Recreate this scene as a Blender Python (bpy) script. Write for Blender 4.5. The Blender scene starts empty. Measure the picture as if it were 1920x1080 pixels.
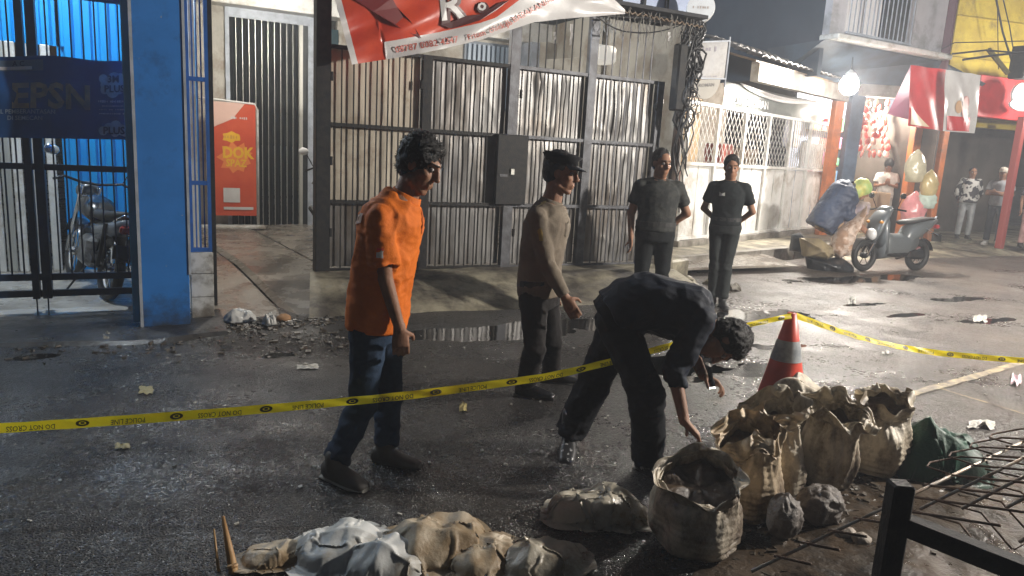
import bpy, bmesh, math, random
import numpy as np
from mathutils import Vector, Matrix, noise, Quaternion
random.seed(7)
SC = bpy.context.scene; COL = SC.collection
PI = math.pi
# ---------------------------------------------------------------- camera, world, lights, exposure
CZ = 1.6; FPX = 1360.0
AZ, PT, RL = math.radians(26.5), math.radians(10.7), math.radians(3.2)
FH = Vector((math.sin(AZ), math.cos(AZ), 0)); R0 = Vector((math.cos(AZ), -math.sin(AZ), 0)); UP = Vector((0, 0, 1))
FW = FH*math.cos(PT)-UP*math.sin(PT); U0 = FH*math.sin(PT)+UP*math.cos(PT)
XR = R0*math.cos(RL)+U0*math.sin(RL); YU = -R0*math.sin(RL)+U0*math.cos(RL)
CAMP = Vector((0, 0, CZ))
cd = bpy.data.cameras.new('camera'); cam = bpy.data.objects.new('camera', cd); COL.objects.link(cam)
rm = Matrix((XR, YU, -FW)).transposed().to_4x4(); cam.matrix_world = Matrix.Translation(CAMP) @ rm
cd.sensor_width = 36; cd.lens = 36*FPX/1920; cd.clip_start = .05; cd.clip_end = 600; SC.camera = cam
w = bpy.data.worlds.new('World'); SC.world = w; w.use_nodes = True
nt = w.node_tree; bg = nt.nodes['Background']; sky = nt.nodes.new('ShaderNodeTexSky'); sky.sky_type = 'NISHITA'
sky.sun_disc = False; sky.sun_elevation = math.radians(-1.0); sky.sun_rotation = math.radians(200)
tint = nt.nodes.new('ShaderNodeMix'); tint.data_type = 'RGBA'; tint.blend_type = 'MULTIPLY'; tint.inputs[0].default_value = 1; tint.inputs[7].default_value = (.72, .95, 1.25, 1)
nt.links.new(sky.outputs[0], tint.inputs[6]); nt.links.new(tint.outputs[2], bg.inputs[0]); bg.inputs[1].default_value = SKY_STRENGTH = 0.045
SC.view_settings.view_transform = 'Standard'; SC.view_settings.look = 'None'; SC.view_settings.gamma = 1
SC.view_settings.exposure = 0.2
SC.cycles.use_denoising = True; SC.cycles.max_bounces = 6; SC.cycles.volume_bounces = 1
SC.cycles.sample_clamp_indirect = 4; SC.cycles.caustics_reflective = False; SC.cycles.caustics_refractive = False

def rayv(px, py): return FW + XR*((px-960)/FPX) - YU*((py-540)/FPX)
def G(px, py, z=0.0):                                   # point of the level z under a sight line
    d = rayv(px, py); return CAMP + d*((z-CZ)/d.z)
def D(px, py, dist):                                    # point at a horizontal distance
    d = rayv(px, py); return CAMP + d*(dist/d.dot(FH))
def WY(px, py, Y):
    d = rayv(px, py); return CAMP + d*(Y/d.y)

def point_light(name, loc, power, color, radius=.08, spot=None, target=None, blend=.4):
    l = bpy.data.lights.new(name, 'SPOT' if spot else 'POINT'); l.energy = power; l.color = color; l.shadow_soft_size = radius
    o = bpy.data.objects.new(name, l); COL.objects.link(o); o.location = loc
    if spot:
        l.spot_size = math.radians(spot); l.spot_blend = blend
        o.rotation_euler = (Vector(target)-Vector(loc)).to_track_quat('-Z', 'Y').to_euler()
    return o
KIOSK_LAMP = D(1592, 160, 14.0)
STREET_LAMP = Vector((8.3, 1.1, 3.3))
point_light('kiosk_light', KIOSK_LAMP+Vector((-.3, -.4, -.02)), 1400, (1, .93, .84), .12, spot=165, target=(5, 3, 0), blend=.35)
point_light('street_light', STREET_LAMP, 2700, (1, .93, .84), .12)
point_light('garage_light', (1.75, 10.0, 3.35), 190, (1, .95, .85), .15)
point_light('garage_side_light', (5.0, 10.2, 3.3), 42, (1, .95, .88), .15)
point_light('blue_shop_light', (-.9, 7.5, 4.1), 330, (.85, .94, 1), .1)
FASCIA_LAMP = Vector((-1.3, 7.6, 5.2))
point_light('fascia_light', FASCIA_LAMP, 3000, (.74, .86, 1), .1)

# ---------------------------------------------------------------- materials
MATS = {}
def M(name, col=(.5, .5, .5), rough=.6, col2=None, scale=4., lo=.4, hi=.6, detail=6, metal=0., bump=0., bscale=40., stretch=(1, 1, 1),
      rough2=None, dirt=None, dirt_amt=.5, dscale=2., emit=0., alpha=1., trans=0., spec=.5, coat=0., sub=0., bstretch=None, world=False):
    if name in MATS: return MATS[name]
    m = bpy.data.materials.new(name); m.use_nodes = True; n = m.node_tree.nodes; L = m.node_tree.links
    b = n['Principled BSDF']; b.inputs['Roughness'].default_value = rough; b.inputs['Metallic'].default_value = metal
    b.inputs['Base Color'].default_value = (*col, 1); b.inputs['Specular IOR Level'].default_value = spec
    b.inputs['Coat Weight'].default_value = coat; b.inputs['Alpha'].default_value = alpha
    b.inputs['Transmission Weight'].default_value = trans
    if sub: b.inputs['Subsurface Weight'].default_value = sub; b.inputs['Subsurface Radius'].default_value = (.02, .008, .004); b.inputs['Subsurface Scale'].default_value = .5
    if emit: b.inputs['Emission Color'].default_value = (*col, 1); b.inputs['Emission Strength'].default_value = emit
    tc = n.new('ShaderNodeTexCoord'); mp = n.new('ShaderNodeMapping'); mp.inputs['Scale'].default_value = stretch
    L.new(tc.outputs['Object'], mp.inputs[0])
    if world: g = n.new('ShaderNodeNewGeometry'); L.new(g.outputs['Position'], mp.inputs[0])
    def nz(sc, det=6, vec=None, rgh=.6):
        t = n.new('ShaderNodeTexNoise'); t.inputs['Scale'].default_value = sc; t.inputs['Detail'].default_value = det; t.inputs['Roughness'].default_value = rgh
        L.new((vec or mp.outputs[0]), t.inputs['Vector']); return t.outputs['Fac']
    def rng(src, a, c, x=0., y=1.):
        r = n.new('ShaderNodeMapRange'); r.inputs[1].default_value = a; r.inputs[2].default_value = c; r.inputs[3].default_value = x; r.inputs[4].default_value = y
        L.new(src, r.inputs[0]); return r.outputs[0]
    def mix(f, A, B):
        x = n.new('ShaderNodeMix'); x.data_type = 'RGBA'; L.new(f, x.inputs[0])
        for i, v in ((6, A), (7, B)):
            if isinstance(v, tuple): x.inputs[i].default_value = (*v, 1)
            else: L.new(v, x.inputs[i])
        return x.outputs[2]
    if col2 or dirt:
        f = rng(nz(scale, detail), lo, hi); c = mix(f, col, col2 or col)
        if dirt:
            f2 = rng(nz(dscale, 8, rgh=.7), .62-dirt_amt*.4, .78-dirt_amt*.3); c = mix(f2, c, dirt)
        L.new(c, b.inputs['Base Color'])
    if rough2 is not None: L.new(rng(nz(scale*1.7, 5), .4, .6, rough, rough2), b.inputs['Roughness'])
    if bump:
        vec = None
        if bstretch:
            m2 = n.new('ShaderNodeMapping'); m2.inputs['Scale'].default_value = bstretch; L.new(tc.outputs['Object'], m2.inputs[0]); vec = m2.outputs[0]
        bp = n.new('ShaderNodeBump'); bp.inputs['Strength'].default_value = bump; bp.inputs['Distance'].default_value = .01
        L.new(nz(bscale, 5, vec), bp.inputs['Height']); L.new(bp.outputs[0], b.inputs['Normal'])
    m['b'] = 1; MATS[name] = m; return m

def asphalt():
    m = bpy.data.materials.new('wet asphalt'); m.use_nodes = True; n = m.node_tree.nodes; L = m.node_tree.links; b = n['Principled BSDF']
    g = n.new('ShaderNodeNewGeometry'); P = g.outputs['Position']
    def nz(sc, det, r=.6, off=0):
        t = n.new('ShaderNodeTexNoise'); t.inputs['Scale'].default_value = sc; t.inputs['Detail'].default_value = det; t.inputs['Roughness'].default_value = r
        mp = n.new('ShaderNodeMapping'); mp.inputs['Location'].default_value = (off, off*.7, 0); L.new(P, mp.inputs[0]); L.new(mp.outputs[0], t.inputs[0]); return t.outputs[0]
    def rng(s, a, c, x=0., y=1.):
        r = n.new('ShaderNodeMapRange'); [setattr(r.inputs[i], 'default_value', v) for i, v in ((1, a), (2, c), (3, x), (4, y))]; L.new(s, r.inputs[0]); return r.outputs[0]
    def mix(f, A, B):
        x = n.new('ShaderNodeMix'); x.data_type = 'RGBA'; L.new(f, x.inputs[0])
        for i, v in ((6, A), (7, B)):
            if isinstance(v, tuple): x.inputs[i].default_value = (*v, 1)
            else: L.new(v, x.inputs[i])
        return x.outputs[2]
    def mth(op, a, c):
        x = n.new('ShaderNodeMath'); x.operation = op
        for i, v in enumerate((a, c)):
            if isinstance(v, float): x.inputs[i].default_value = v
            else: L.new(v, x.inputs[i])
        return x.outputs[0]
    vo = n.new('ShaderNodeTexVoronoi'); vo.inputs['Scale'].default_value = 88; L.new(P, vo.inputs['Vector'])
    v2 = n.new('ShaderNodeTexVoronoi'); v2.inputs['Scale'].default_value = 150; L.new(P, v2.inputs['Vector'])
    sep = n.new('ShaderNodeSeparateColor'); L.new(vo.outputs['Color'], sep.inputs[0])
    c = mix(rng(nz(1.1, 5), .4, .65), (.013, .013, .014), (.034, .032, .03))
    c = mix(rng(sep.outputs[0], .75, 1.0), c, (.09, .085, .078))                # pale stones in the mix
    # dirt: more on the trodden, muddy right hand side of the street
    sx = n.new('ShaderNodeSeparateXYZ'); L.new(P, sx.inputs[0])
    mud = mth('MULTIPLY', rng(sx.outputs[0], 3.2, 7.5), rng(nz(.9, 7, .7, 5), .28, .62))
    c = mix(mud, c, (.11, .088, .07))
    c = mix(rng(nz(2.6, 8, .72, 11), .6, .72), c, (.06, .048, .036))
    L.new(c, b.inputs['Base Color'])
    wet = rng(nz(.8, 6, .65, 3), .42, .6)
    ro = mth('ADD', rng(wet, 0, 1, .3, .16), rng(nz(28, 3), .3, .7, 0, .12)); ro = mth('ADD', ro, rng(mud, 0, 1, 0, .12)); L.new(ro, b.inputs['Roughness'])
    h = mth('ADD', mth('MULTIPLY', rng(vo.outputs['Distance'], 0, .6, 1, 0), rng(sep.outputs[1], 0, 1, .3, 1)), mth('MULTIPLY', v2.outputs['Distance'], .3))
    h = mth('MULTIPLY', h, rng(nz(1.9, 4, .6, 8), .38, .6, .35, 1.0))
    bp = n.new('ShaderNodeBump'); bp.inputs['Strength'].default_value = 1.; bp.inputs['Distance'].default_value = .013; L.new(h, bp.inputs['Height'])
    b2 = n.new('ShaderNodeBump'); b2.inputs['Strength'].default_value = .5; b2.inputs['Distance'].default_value = .03; L.new(nz(7, 4), b2.inputs['Height']); L.new(b2.outputs[0], bp.inputs['Normal'])
    L.new(bp.outputs[0], b.inputs['Normal']); return m

ASPH = asphalt()
WATER = M('standing water', (.012, .011, .010), .03, spec=.6, bump=.12, bscale=9)
CONC = M('wet concrete', (.3, .27, .23), .42, (.2, .175, .15), 2.2, rough2=.14, bump=.5, bscale=30, dirt=(.09, .075, .06), dirt_amt=.35, dscale=1.4)
CONCD = M('rough stained concrete', (.33, .3, .22), .6, (.2, .18, .13), 3.2, bump=1., bscale=18, dirt=(.05, .042, .033), dirt_amt=.5, dscale=2.2)
KERB = M('kerb concrete', (.3, .28, .25), .6, (.17, .155, .13), 3, bump=.8, bscale=22, dirt=(.07, .06, .045), dirt_amt=.45)
SIDEW = M('dark damp pavement', (.07, .07, .07), .5, (.04, .042, .045), 2, rough2=.25, bump=.7, bscale=30, dirt=(.03, .026, .02), dirt_amt=.5)
FLOORL = M('pale shop floor', (.42, .4, .36), .45, (.3, .28, .25), 3, rough2=.25, bump=.2, bscale=20, dirt=(.12, .1, .08), dirt_amt=.3)  # pale concrete; lamplight inside the gate put into its colour
BLUEP = M('blue wall paint', (.028, .19, .57), .38, (.022, .165, .5), 3, bump=.15, bscale=12, dirt=(.015, .08, .26), dirt_amt=.15, dscale=2.5)
BLUEC = M('blue corrugated steel', (.0, .3, .72), .4, (.0, .26, .64), 2, bump=.05, bscale=20)
def grimed(m, zt=.55, col=(.03, .035, .04)):           # splash dirt at the foot and chipped spots
    n = m.node_tree.nodes; L = m.node_tree.links; b = n['Principled BSDF']; src = b.inputs['Base Color'].links[0].from_socket
    g = n.new('ShaderNodeNewGeometry'); sp = n.new('ShaderNodeSeparateXYZ'); L.new(g.outputs['Position'], sp.inputs[0]); t = n.new('ShaderNodeTexNoise'); t.inputs['Scale'].default_value = 5; t.inputs['Detail'].default_value = 8; t.inputs['Roughness'].default_value = .7; L.new(g.outputs['Position'], t.inputs[0])
    a = n.new('ShaderNodeMath'); a.operation = 'MULTIPLY_ADD'; L.new(t.outputs[0], a.inputs[0]); a.inputs[1].default_value = zt*1.6; L.new(sp.outputs[2], a.inputs[2])
    r = n.new('ShaderNodeMapRange'); r.inputs[1].default_value = zt*1.35; r.inputs[2].default_value = zt*.75; L.new(a.outputs[0], r.inputs[0]); x = n.new('ShaderNodeMix'); x.data_type = 'RGBA'; L.new(r.outputs[0], x.inputs[0]); L.new(src, x.inputs[6]); x.inputs[7].default_value = (*col, 1)
    t2 = n.new('ShaderNodeTexNoise'); t2.inputs['Scale'].default_value = 26; t2.inputs['Detail'].default_value = 3; L.new(g.outputs['Position'], t2.inputs[0]); r2 = n.new('ShaderNodeMapRange'); r2.inputs[1].default_value = .735; r2.inputs[2].default_value = .75; L.new(t2.outputs[0], r2.inputs[0])
    y = n.new('ShaderNodeMix'); y.data_type = 'RGBA'; L.new(r2.outputs[0], y.inputs[0]); L.new(x.outputs[2], y.inputs[6]); y.inputs[7].default_value = (.3, .33, .36, 1); L.new(y.outputs[2], b.inputs['Base Color'])
grimed(BLUEP)
LBLUE = M('light blue trim paint', (.06, .3, .62), .4, (.05, .25, .5), 3)  # lamplight on the side post put into its lighter blue
GREYTRIM = M('grey edge trim', (.42, .46, .52), .5, (.3, .33, .38), 6)
NAVYM = M('navy gate paint', (.008, .018, .045), .4, (.012, .03, .07), 9, bump=.2, bscale=60)
BLUEM = M('blue grille paint', (.02, .11, .36), .4, (.015, .08, .26), 9)
BLACKM = M('black gate paint', (.008, .009, .011), .55, (.02, .018, .016), 14, bump=.3, bscale=80, spec=.25)
GREYM = M('greyed steel post', (.10, .104, .115), .5, (.055, .055, .06), 9, metal=.4, bump=.3, bscale=50)
SHEET = M('grey sheet metal', (.215, .21, .205), .42, (.15, .147, .143), 2.5, metal=.6, bump=.25, bscale=7, dirt=(.1, .08, .062), dirt_amt=.42, dscale=1.5, stretch=(1, 1, .5))
SHEETB = M('beige sheet metal', (.42, .375, .3), .5, (.34, .3, .24), 1.5, metal=.3, bump=.2, bscale=6, dirt=(.2, .15, .1), dirt_amt=.25)  # beige sheet; light from behind put into its paler colour
WHITEP = M('white paint', (.7, .7, .68), .45, (.6, .6, .57), 4, dirt=(.35, .3, .24), dirt_amt=.3, bump=.1, bscale=30)
CREAM = M('cream wall plaster', (.46, .44, .39), .7, (.36, .34, .3), 2, bump=.3, bscale=25, dirt=(.25, .2, .15), dirt_amt=.35)
DARKW = M('dark wall', (.035, .035, .038), .8, (.02, .02, .022), 3, bump=.3, bscale=20)
TILE = M('white glazed tile', (.55, .54, .5), .25, (.45, .44, .4), 5, dirt=(.14, .12, .09), dirt_amt=.45, dscale=5)
ROOFT = M('weathered roof tile', (.2, .19, .18), .6, (.12, .11, .1), 6, bump=.6, bscale=30)
WOOD = M('old wood', (.22, .15, .09), .6, (.13, .09, .055), 6, bump=.5, bscale=20, stretch=(1, 1, 8))
SHUT_D = M('dark shutter slat', (.035, .04, .042), .35, (.05, .055, .055), 4, metal=.5)
SHUT_L = M('bright shutter edge', (.5, .5, .46), .35, metal=.4)
ORANGEP = M('orange post paint', (.55, .17, .05), .45, (.42, .13, .04), 5, dirt=(.2, .12, .08), dirt_amt=.3)
REDP = M('red shop paint', (.62, .035, .04), .4, (.5, .03, .03), 3)
YELLOWP = M('yellow wall paint', (.62, .48, .06), .6, (.5, .37, .05), 2.5, bump=.2, bscale=15, dirt=(.3, .22, .06), dirt_amt=.3)
REDV = M('red vinyl banner', (.62, .075, .03), .28, (.5, .05, .025), 3, bump=.15, bscale=9)
WHITEV = M('white vinyl print', (.66, .65, .64), .3, (.58, .56, .55), 3, bump=.15, bscale=9)
DARKV = M('dark print', (.08, .02, .02), .35)
NAVYV = M('navy banner vinyl', (.012, .07, .22), .35, (.015, .09, .28), 3, bump=.25, bscale=5)
PALEPR = M('pale banner print', (.4, .5, .62), .5, (.28, .36, .48), 14)
TANPR = M('tan banner print', (.42, .32, .22), .5, (.2, .19, .2), 10)
YELPR = M('yellow print', (.75, .42, .02), .4)
BLACK = M('black rubber', (.012, .012, .012), .6, (.02, .02, .019), 8, bump=.2, bscale=60)
BLACKG = M('glossy black plastic', (.012, .012, .014), .2, coat=.3)
grimed(TILE, .3, (.12, .1, .08))
CHROME = M('chrome', (.6, .6, .6), .12, metal=1.)
GREYPL = M('grey plastic fairing', (.10, .11, .115), .35, coat=.4)
WHITEPL = M('white plastic', (.7, .7, .7), .3)
MIRRORG = M('mirror glass', (.8, .85, .9), .03, metal=1.)
RUST = M('rusted iron', (.13, .07, .04), .75, (.07, .04, .025), 12, bump=.8, bscale=50)
CABLE = M('black cable sheath', (.015, .015, .016), .5)
LAMPW = M('lamp glow', (1, .95, .88), emit=60.)
LAMPS = M('ceiling tube glow', (1, .96, .88), emit=12.)

# ---------------------------------------------------------------- mesh helpers
class MB:
    def __init__(s): s.v = []; s.f = []
    def add(s, vs, fs):
        k = len(s.v); s.v += [tuple(p) for p in vs]; s.f += [tuple(i+k for i in f) for f in fs]; return s
    def box(s, c, size, rz=0., rot=None, bev=0.):
        c = Vector(c); hx, hy, hz = size[0]/2, size[1]/2, size[2]/2
        R = rot or Matrix.Rotation(rz, 3, 'Z')
        if bev and bev < min(hx, hy, hz):
            b = bev; vs = []; idx = {}
            for sx in (-1, 1):
                for sy in (-1, 1):
                    for sz in (-1, 1):
                        for k, p in enumerate(((sx*hx, sy*(hy-b), sz*(hz-b)), (sx*(hx-b), sy*hy, sz*(hz-b)), (sx*(hx-b), sy*(hy-b), sz*hz))):
                            idx[sx, sy, sz, k] = len(vs); vs.append(c+R@Vector(p))
            fs = []
            for a in (-1, 1):
                fs.append([idx[a, -1, -1, 0], idx[a, 1, -1, 0], idx[a, 1, 1, 0], idx[a, -1, 1, 0]])
                fs.append([idx[-1, a, -1, 1], idx[1, a, -1, 1], idx[1, a, 1, 1], idx[-1, a, 1, 1]])
                fs.append([idx[-1, -1, a, 2], idx[1, -1, a, 2], idx[1, 1, a, 2], idx[-1, 1, a, 2]])
                for q in (-1, 1):
                    fs.append([idx[a, q, -1, 0], idx[a, q, 1, 0], idx[a, q, 1, 1], idx[a, q, -1, 1]])
                    fs.append([idx[a, -1, q, 0], idx[a, 1, q, 0], idx[a, 1, q, 2], idx[a, -1, q, 2]])
                    fs.append([idx[-1, a, q, 1], idx[1, a, q, 1], idx[1, a, q, 2], idx[-1, a, q, 2]])
                    for t in (-1, 1): fs.append([idx[a, q, t, 0], idx[a, q, t, 1], idx[a, q, t, 2]])
            return s.add(vs, fs)
        vs = [c+R@Vector((x*hx, y*hy, z*hz)) for x in (-1, 1) for y in (-1, 1) for z in (-1, 1)]
        return s.add(vs, [(0, 1, 3, 2), (4, 6, 7, 5), (0, 4, 5, 1), (2, 3, 7, 6), (0, 2, 6, 4), (1, 5, 7, 3)])
    def span(s, lo, hi, bev=0.):
        return s.box([(a+b)/2 for a, b in zip(lo, hi)], [abs(b-a) for a, b in zip(lo, hi)], bev=bev)
    def bar(s, p, q, a=.02, b=None, up=(0, 0, 1)):                    # rectangular bar between two points
        p, q = Vector(p), Vector(q); d = (q-p); L = d.length; d = d/L
        x = d.cross(Vector(up)); x = x.normalized() if x.length > 1e-4 else Vector((1, 0, 0)); y = x.cross(d)
        return s.box((p+q)/2, (a, L, b or a), rot=Matrix((x, d, y)).transposed())
    def tube(s, pts, r, n=8, closed=False, cap=True):
        pts = [Vector(p) for p in pts]; N = len(pts); rr = r if isinstance(r, (list, tuple)) else [r]*N
        vs = []; prev = None
        for i, p in enumerate(pts):
            if closed: t = pts[(i+1) % N]-pts[i-1]
            else: t = pts[min(i+1, N-1)]-pts[max(i-1, 0)]
            t = t.normalized() if t.length > 1e-9 else Vector((0, 0, 1))
            if prev is None: x = t.orthogonal().normalized()
            else:
                x = prev-t*prev.dot(t); x = x.normalized() if x.length > 1e-6 else t.orthogonal().normalized()
            prev = x; y = t.cross(x)
            vs += [p+(x*math.cos(2*PI*k/n)+y*math.sin(2*PI*k/n))*rr[i] for k in range(n)]
        fs = []
        for i in range(N if closed else N-1):
            a = i*n; b = ((i+1) % N)*n
            fs += [(a+k, a+(k+1) % n, b+(k+1) % n, b+k) for k in range(n)]
        if cap and not closed: fs += [tuple(range(n-1, -1, -1)), tuple(range((N-1)*n, N*n))]
        return s.add(vs, fs)
    def lathe(s, c, prof, n=24, axis=(0, 0, 1), cap=True, sx=1., sy=1.):
        z = Vector(axis).normalized(); x = z.orthogonal().normalized() if abs(z.z) < .99 else Vector((1, 0, 0)); y = z.cross(x); c = Vector(c); vs = []
        for r, h in prof: vs += [c+z*h+(x*math.cos(2*PI*k/n)*sx+y*math.sin(2*PI*k/n)*sy)*r for k in range(n)]
        m = len(prof); fs = [(i*n+k, i*n+(k+1) % n, (i+1)*n+(k+1) % n, (i+1)*n+k) for i in range(m-1) for k in range(n)]
        if cap: fs += [tuple(range(n-1, -1, -1)), tuple(range((m-1)*n, m*n))]
        return s.add(vs, fs)
    def ell(s, c, r, R=None, nu=14, nv=9):
        c = Vector(c); R = R or Matrix.Identity(3); vs = []; fs = []
        for j in range(1, nv):
            th = PI*j/nv
            for i in range(nu):
                ph = 2*PI*i/nu; vs.append(c+R@Vector((r[0]*math.sin(th)*math.cos(ph), r[1]*math.sin(th)*math.sin(ph), r[2]*math.cos(th))))
        for j in range(nv-2): fs += [(j*nu+i, (j+1)*nu+i, (j+1)*nu+(i+1) % nu, j*nu+(i+1) % nu) for i in range(nu)]
        t = len(vs); vs += [c+R@Vector((0, 0, r[2])), c+R@Vector((0, 0, -r[2]))]
        fs += [(t, i, (i+1) % nu) for i in range(nu)]; k = (nv-2)*nu; fs += [(t+1, k+(i+1) % nu, k+i) for i in range(nu)]
        return s.add(vs, fs)
    def cap_(s, p, r, q, r2, n=12):                                   # tapered capsule
        p, q = Vector(p), Vector(q); d = q-p; L = d.length
        if L < 1e-6: return s.ell(p, (r, r, r))
        prof = [(r*math.sin(a), -r*math.cos(a)) for a in (.15, .5, .9, 1.3)]+[(r2*math.sin(a), L-r2*math.cos(a)) for a in (1.85, 2.25, 2.65, 3.0)]
        return s.lathe(p, prof, n, d)
    def loft(s, rings, n=20, e=2.3):                                  # rings: (centre, side half vector, front half vector)
        vs = []
        for c, a, b in rings:
            for k in range(n):
                t = 2*PI*k/n; ct, st = math.cos(t), math.sin(t)
                vs.append(Vector(c)+Vector(a)*math.copysign(abs(ct)**(2/e), ct)+Vector(b)*math.copysign(abs(st)**(2/e), st))
        m = len(rings); fs = [(i*n+k, i*n+(k+1) % n, (i+1)*n+(k+1) % n, (i+1)*n+k) for i in range(m-1) for k in range(n)]
        fs += [tuple(range(n-1, -1, -1)), tuple(range((m-1)*n, m*n))]
        return s.add(vs, fs)
    def prism(s, poly, n, t):                                         # planar polygon with thickness t along n
        n = Vector(n)*t; k = len(poly); a = [Vector(p) for p in poly]
        return s.add(a+[p+n for p in a], [tuple(range(k-1, -1, -1)), tuple(range(k, 2*k))]+[(i, (i+1) % k, k+(i+1) % k, k+i) for i in range(k)])
    def grid(s, fn, nu, nv, closeu=False):
        vs = [fn(i/(nu if closeu else nu-1), j/(nv-1)) for j in range(nv) for i in range(nu)]
        return s.add(vs, [(j*nu+i, j*nu+(i+1) % nu, (j+1)*nu+(i+1) % nu, (j+1)*nu+i) for j in range(nv-1) for i in range(nu if closeu else nu-1)])

XF = {}
def tag(o, label=None, cat=None, group=None, kind=None):
    if label: o['label'] = label
    if cat: o['category'] = cat
    if group: o['group'] = group
    if kind: o['kind'] = kind
    return o
def thing(name, label, cat, loc=(0, 0, 0), rz=0., group=None):
    o = bpy.data.objects.new(name, None); COL.objects.link(o); o.location = loc; o.rotation_euler = (0, 0, rz); o.empty_display_size = .1
    XF[o.name] = Matrix.Translation(Vector(loc)) @ Matrix.Rotation(rz, 4, 'Z'); return tag(o, label, cat, group)
def link(name, me, m, parent=None, loc=None, smooth=False):
    if m is not None and not me.materials: me.materials.append(m)
    if smooth: me.polygons.foreach_set('use_smooth', [True]*len(me.polygons))
    o = bpy.data.objects.new(name, me); COL.objects.link(o)
    if parent is not None:
        me.transform(XF[parent.name].inverted()); o.parent = parent; XF[o.name] = XF[parent.name]
    else:
        if loc is None and len(me.vertices):
            co = np.empty(len(me.vertices)*3, 'f'); me.vertices.foreach_get('co', co); co = co.reshape(-1, 3)
            loc = ((co[:, 0].min()+co[:, 0].max())/2, (co[:, 1].min()+co[:, 1].max())/2, co[:, 2].min())
        T = Matrix.Translation(Vector([float(q) for q in loc])); me.transform(T.inverted()); o.location = T.translation; XF[o.name] = T
    me.update(); return o
def build(mb, name, m, parent=None, loc=None, smooth=False):
    me = bpy.data.meshes.new(name); me.from_pydata(mb.v, [], mb.f)
    return link(name, me, m, parent, loc, smooth)
def one(name, mb, m, label, cat, group=None, smooth=False): return tag(build(mb, name, m, smooth=smooth), label, cat, group)
def struct(name, mb, m, smooth=False): return tag(build(mb, name, m, smooth=smooth), kind='structure')
def copy_thing(root, loc, rz=0., label=None, group=None):
    def cp(o, par):
        c = o.copy(); COL.objects.link(c); c.parent = par
        for ch in [x for x in bpy.data.objects if x.parent == o]: cp(ch, c)
        return c
    c = cp(root, None); c.location = loc; c.rotation_euler = (0, 0, rz)
    if label: c['label'] = label
    if group: c['group'] = group
    return c
# scratch scene: remesh and text are evaluated there
TS = bpy.data.scenes.new('scratch')
def evaluated(o):
    TS.collection.objects.link(o); vl = TS.view_layers[0]; vl.update()
    dg = vl.depsgraph; dg.update(); me = bpy.data.meshes.new_from_object(o.evaluated_get(dg), depsgraph=dg)
    data = o.data; TS.collection.objects.unlink(o); bpy.data.objects.remove(o)
    (bpy.data.curves if isinstance(data, bpy.types.Curve) else bpy.data.meshes).remove(data)
    return me
def remesh(mb, voxel, smooth=3, fac=.5, extra=None):
    me = bpy.data.meshes.new('t'); me.from_pydata(mb.v, [], mb.f); o = bpy.data.objects.new('t', me)
    bm = bmesh.new(); bm.from_mesh(me); bmesh.ops.recalc_face_normals(bm, faces=bm.faces); bm.to_mesh(me); bm.free()
    r = o.modifiers.new('r', 'REMESH'); r.mode = 'VOXEL'; r.voxel_size = voxel; r.use_smooth_shade = True
    if smooth: s = o.modifiers.new('s', 'SMOOTH'); s.factor = fac; s.iterations = smooth
    return evaluated(o)
def displace(me, fn):
    n = len(me.vertices); co = np.empty(n*3, 'f'); me.vertices.foreach_get('co', co)
    no = np.empty(n*3, 'f'); me.vertex_normals.foreach_get('vector', no) if hasattr(me, 'vertex_normals') else me.vertices.foreach_get('normal', no)
    co = co.reshape(-1, 3); no = no.reshape(-1, 3)
    d = np.array([fn(Vector(p), Vector(q)) for p, q in zip(co.tolist(), no.tolist())], 'f')
    co += no*d[:, None]; me.vertices.foreach_set('co', co.ravel()); me.update()
TXT = {}
def text_geo(s, bold=0.):
    k = (s, bold)
    if k not in TXT:
        c = bpy.data.curves.new('t', 'FONT'); c.body = s; c.size = 1; c.offset = bold; c.resolution_u = 2; c.fill_mode = 'FRONT'; c.align_x = 'CENTER'; c.align_y = 'CENTER'
        me = evaluated(bpy.data.objects.new('t', c))
        TXT[k] = ([tuple(v.co) for v in me.vertices], [tuple(p.vertices) for p in me.polygons]); bpy.data.meshes.remove(me)
    return TXT[k]
def put_text(mb, s, fn, size, cx=0., cy=0., bold=.0, flip=False, xs=1.):    # fn maps flat (x, y) onto the carrying surface
    vs, fs = text_geo(s, bold); k = -1 if flip else 1
    return mb.add([fn(cx+k*x*size*xs, cy+k*y*size) for x, y, z in vs], fs)
def plane_fn(o, x, y): o, x, y = Vector(o), Vector(x), Vector(y); return lambda a, b: o+x*a+y*b
def nz(p, s=1., o=0.): return noise.noise(Vector(p)*s+Vector((o, o*1.7, o*.3)))
def fbm(p, s=1., o=0., oct=4): return noise.fractal(Vector(p)*s+Vector((o, o*1.7, o*.3)), 1., 2., oct)
def ridge(p, s=1., o=0.): return 1-abs(nz(p, s, o))*2
def marks(mb, fn, cx, cy, wd, h, n, seed):               # rows of writing too faint to read: short uneven strokes
    r = random.Random(seed); x = cx-wd/2; st = wd/n
    for i in range(n):
        ww = st*r.uniform(.35, .8); hh = h*r.uniform(.6, 1)
        if r.random() > .12: mb.add([fn(x, cy-hh/2), fn(x+ww, cy-hh/2), fn(x+ww, cy+hh/2), fn(x, cy+hh/2)], [(0, 1, 2, 3)])
        x += st
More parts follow.
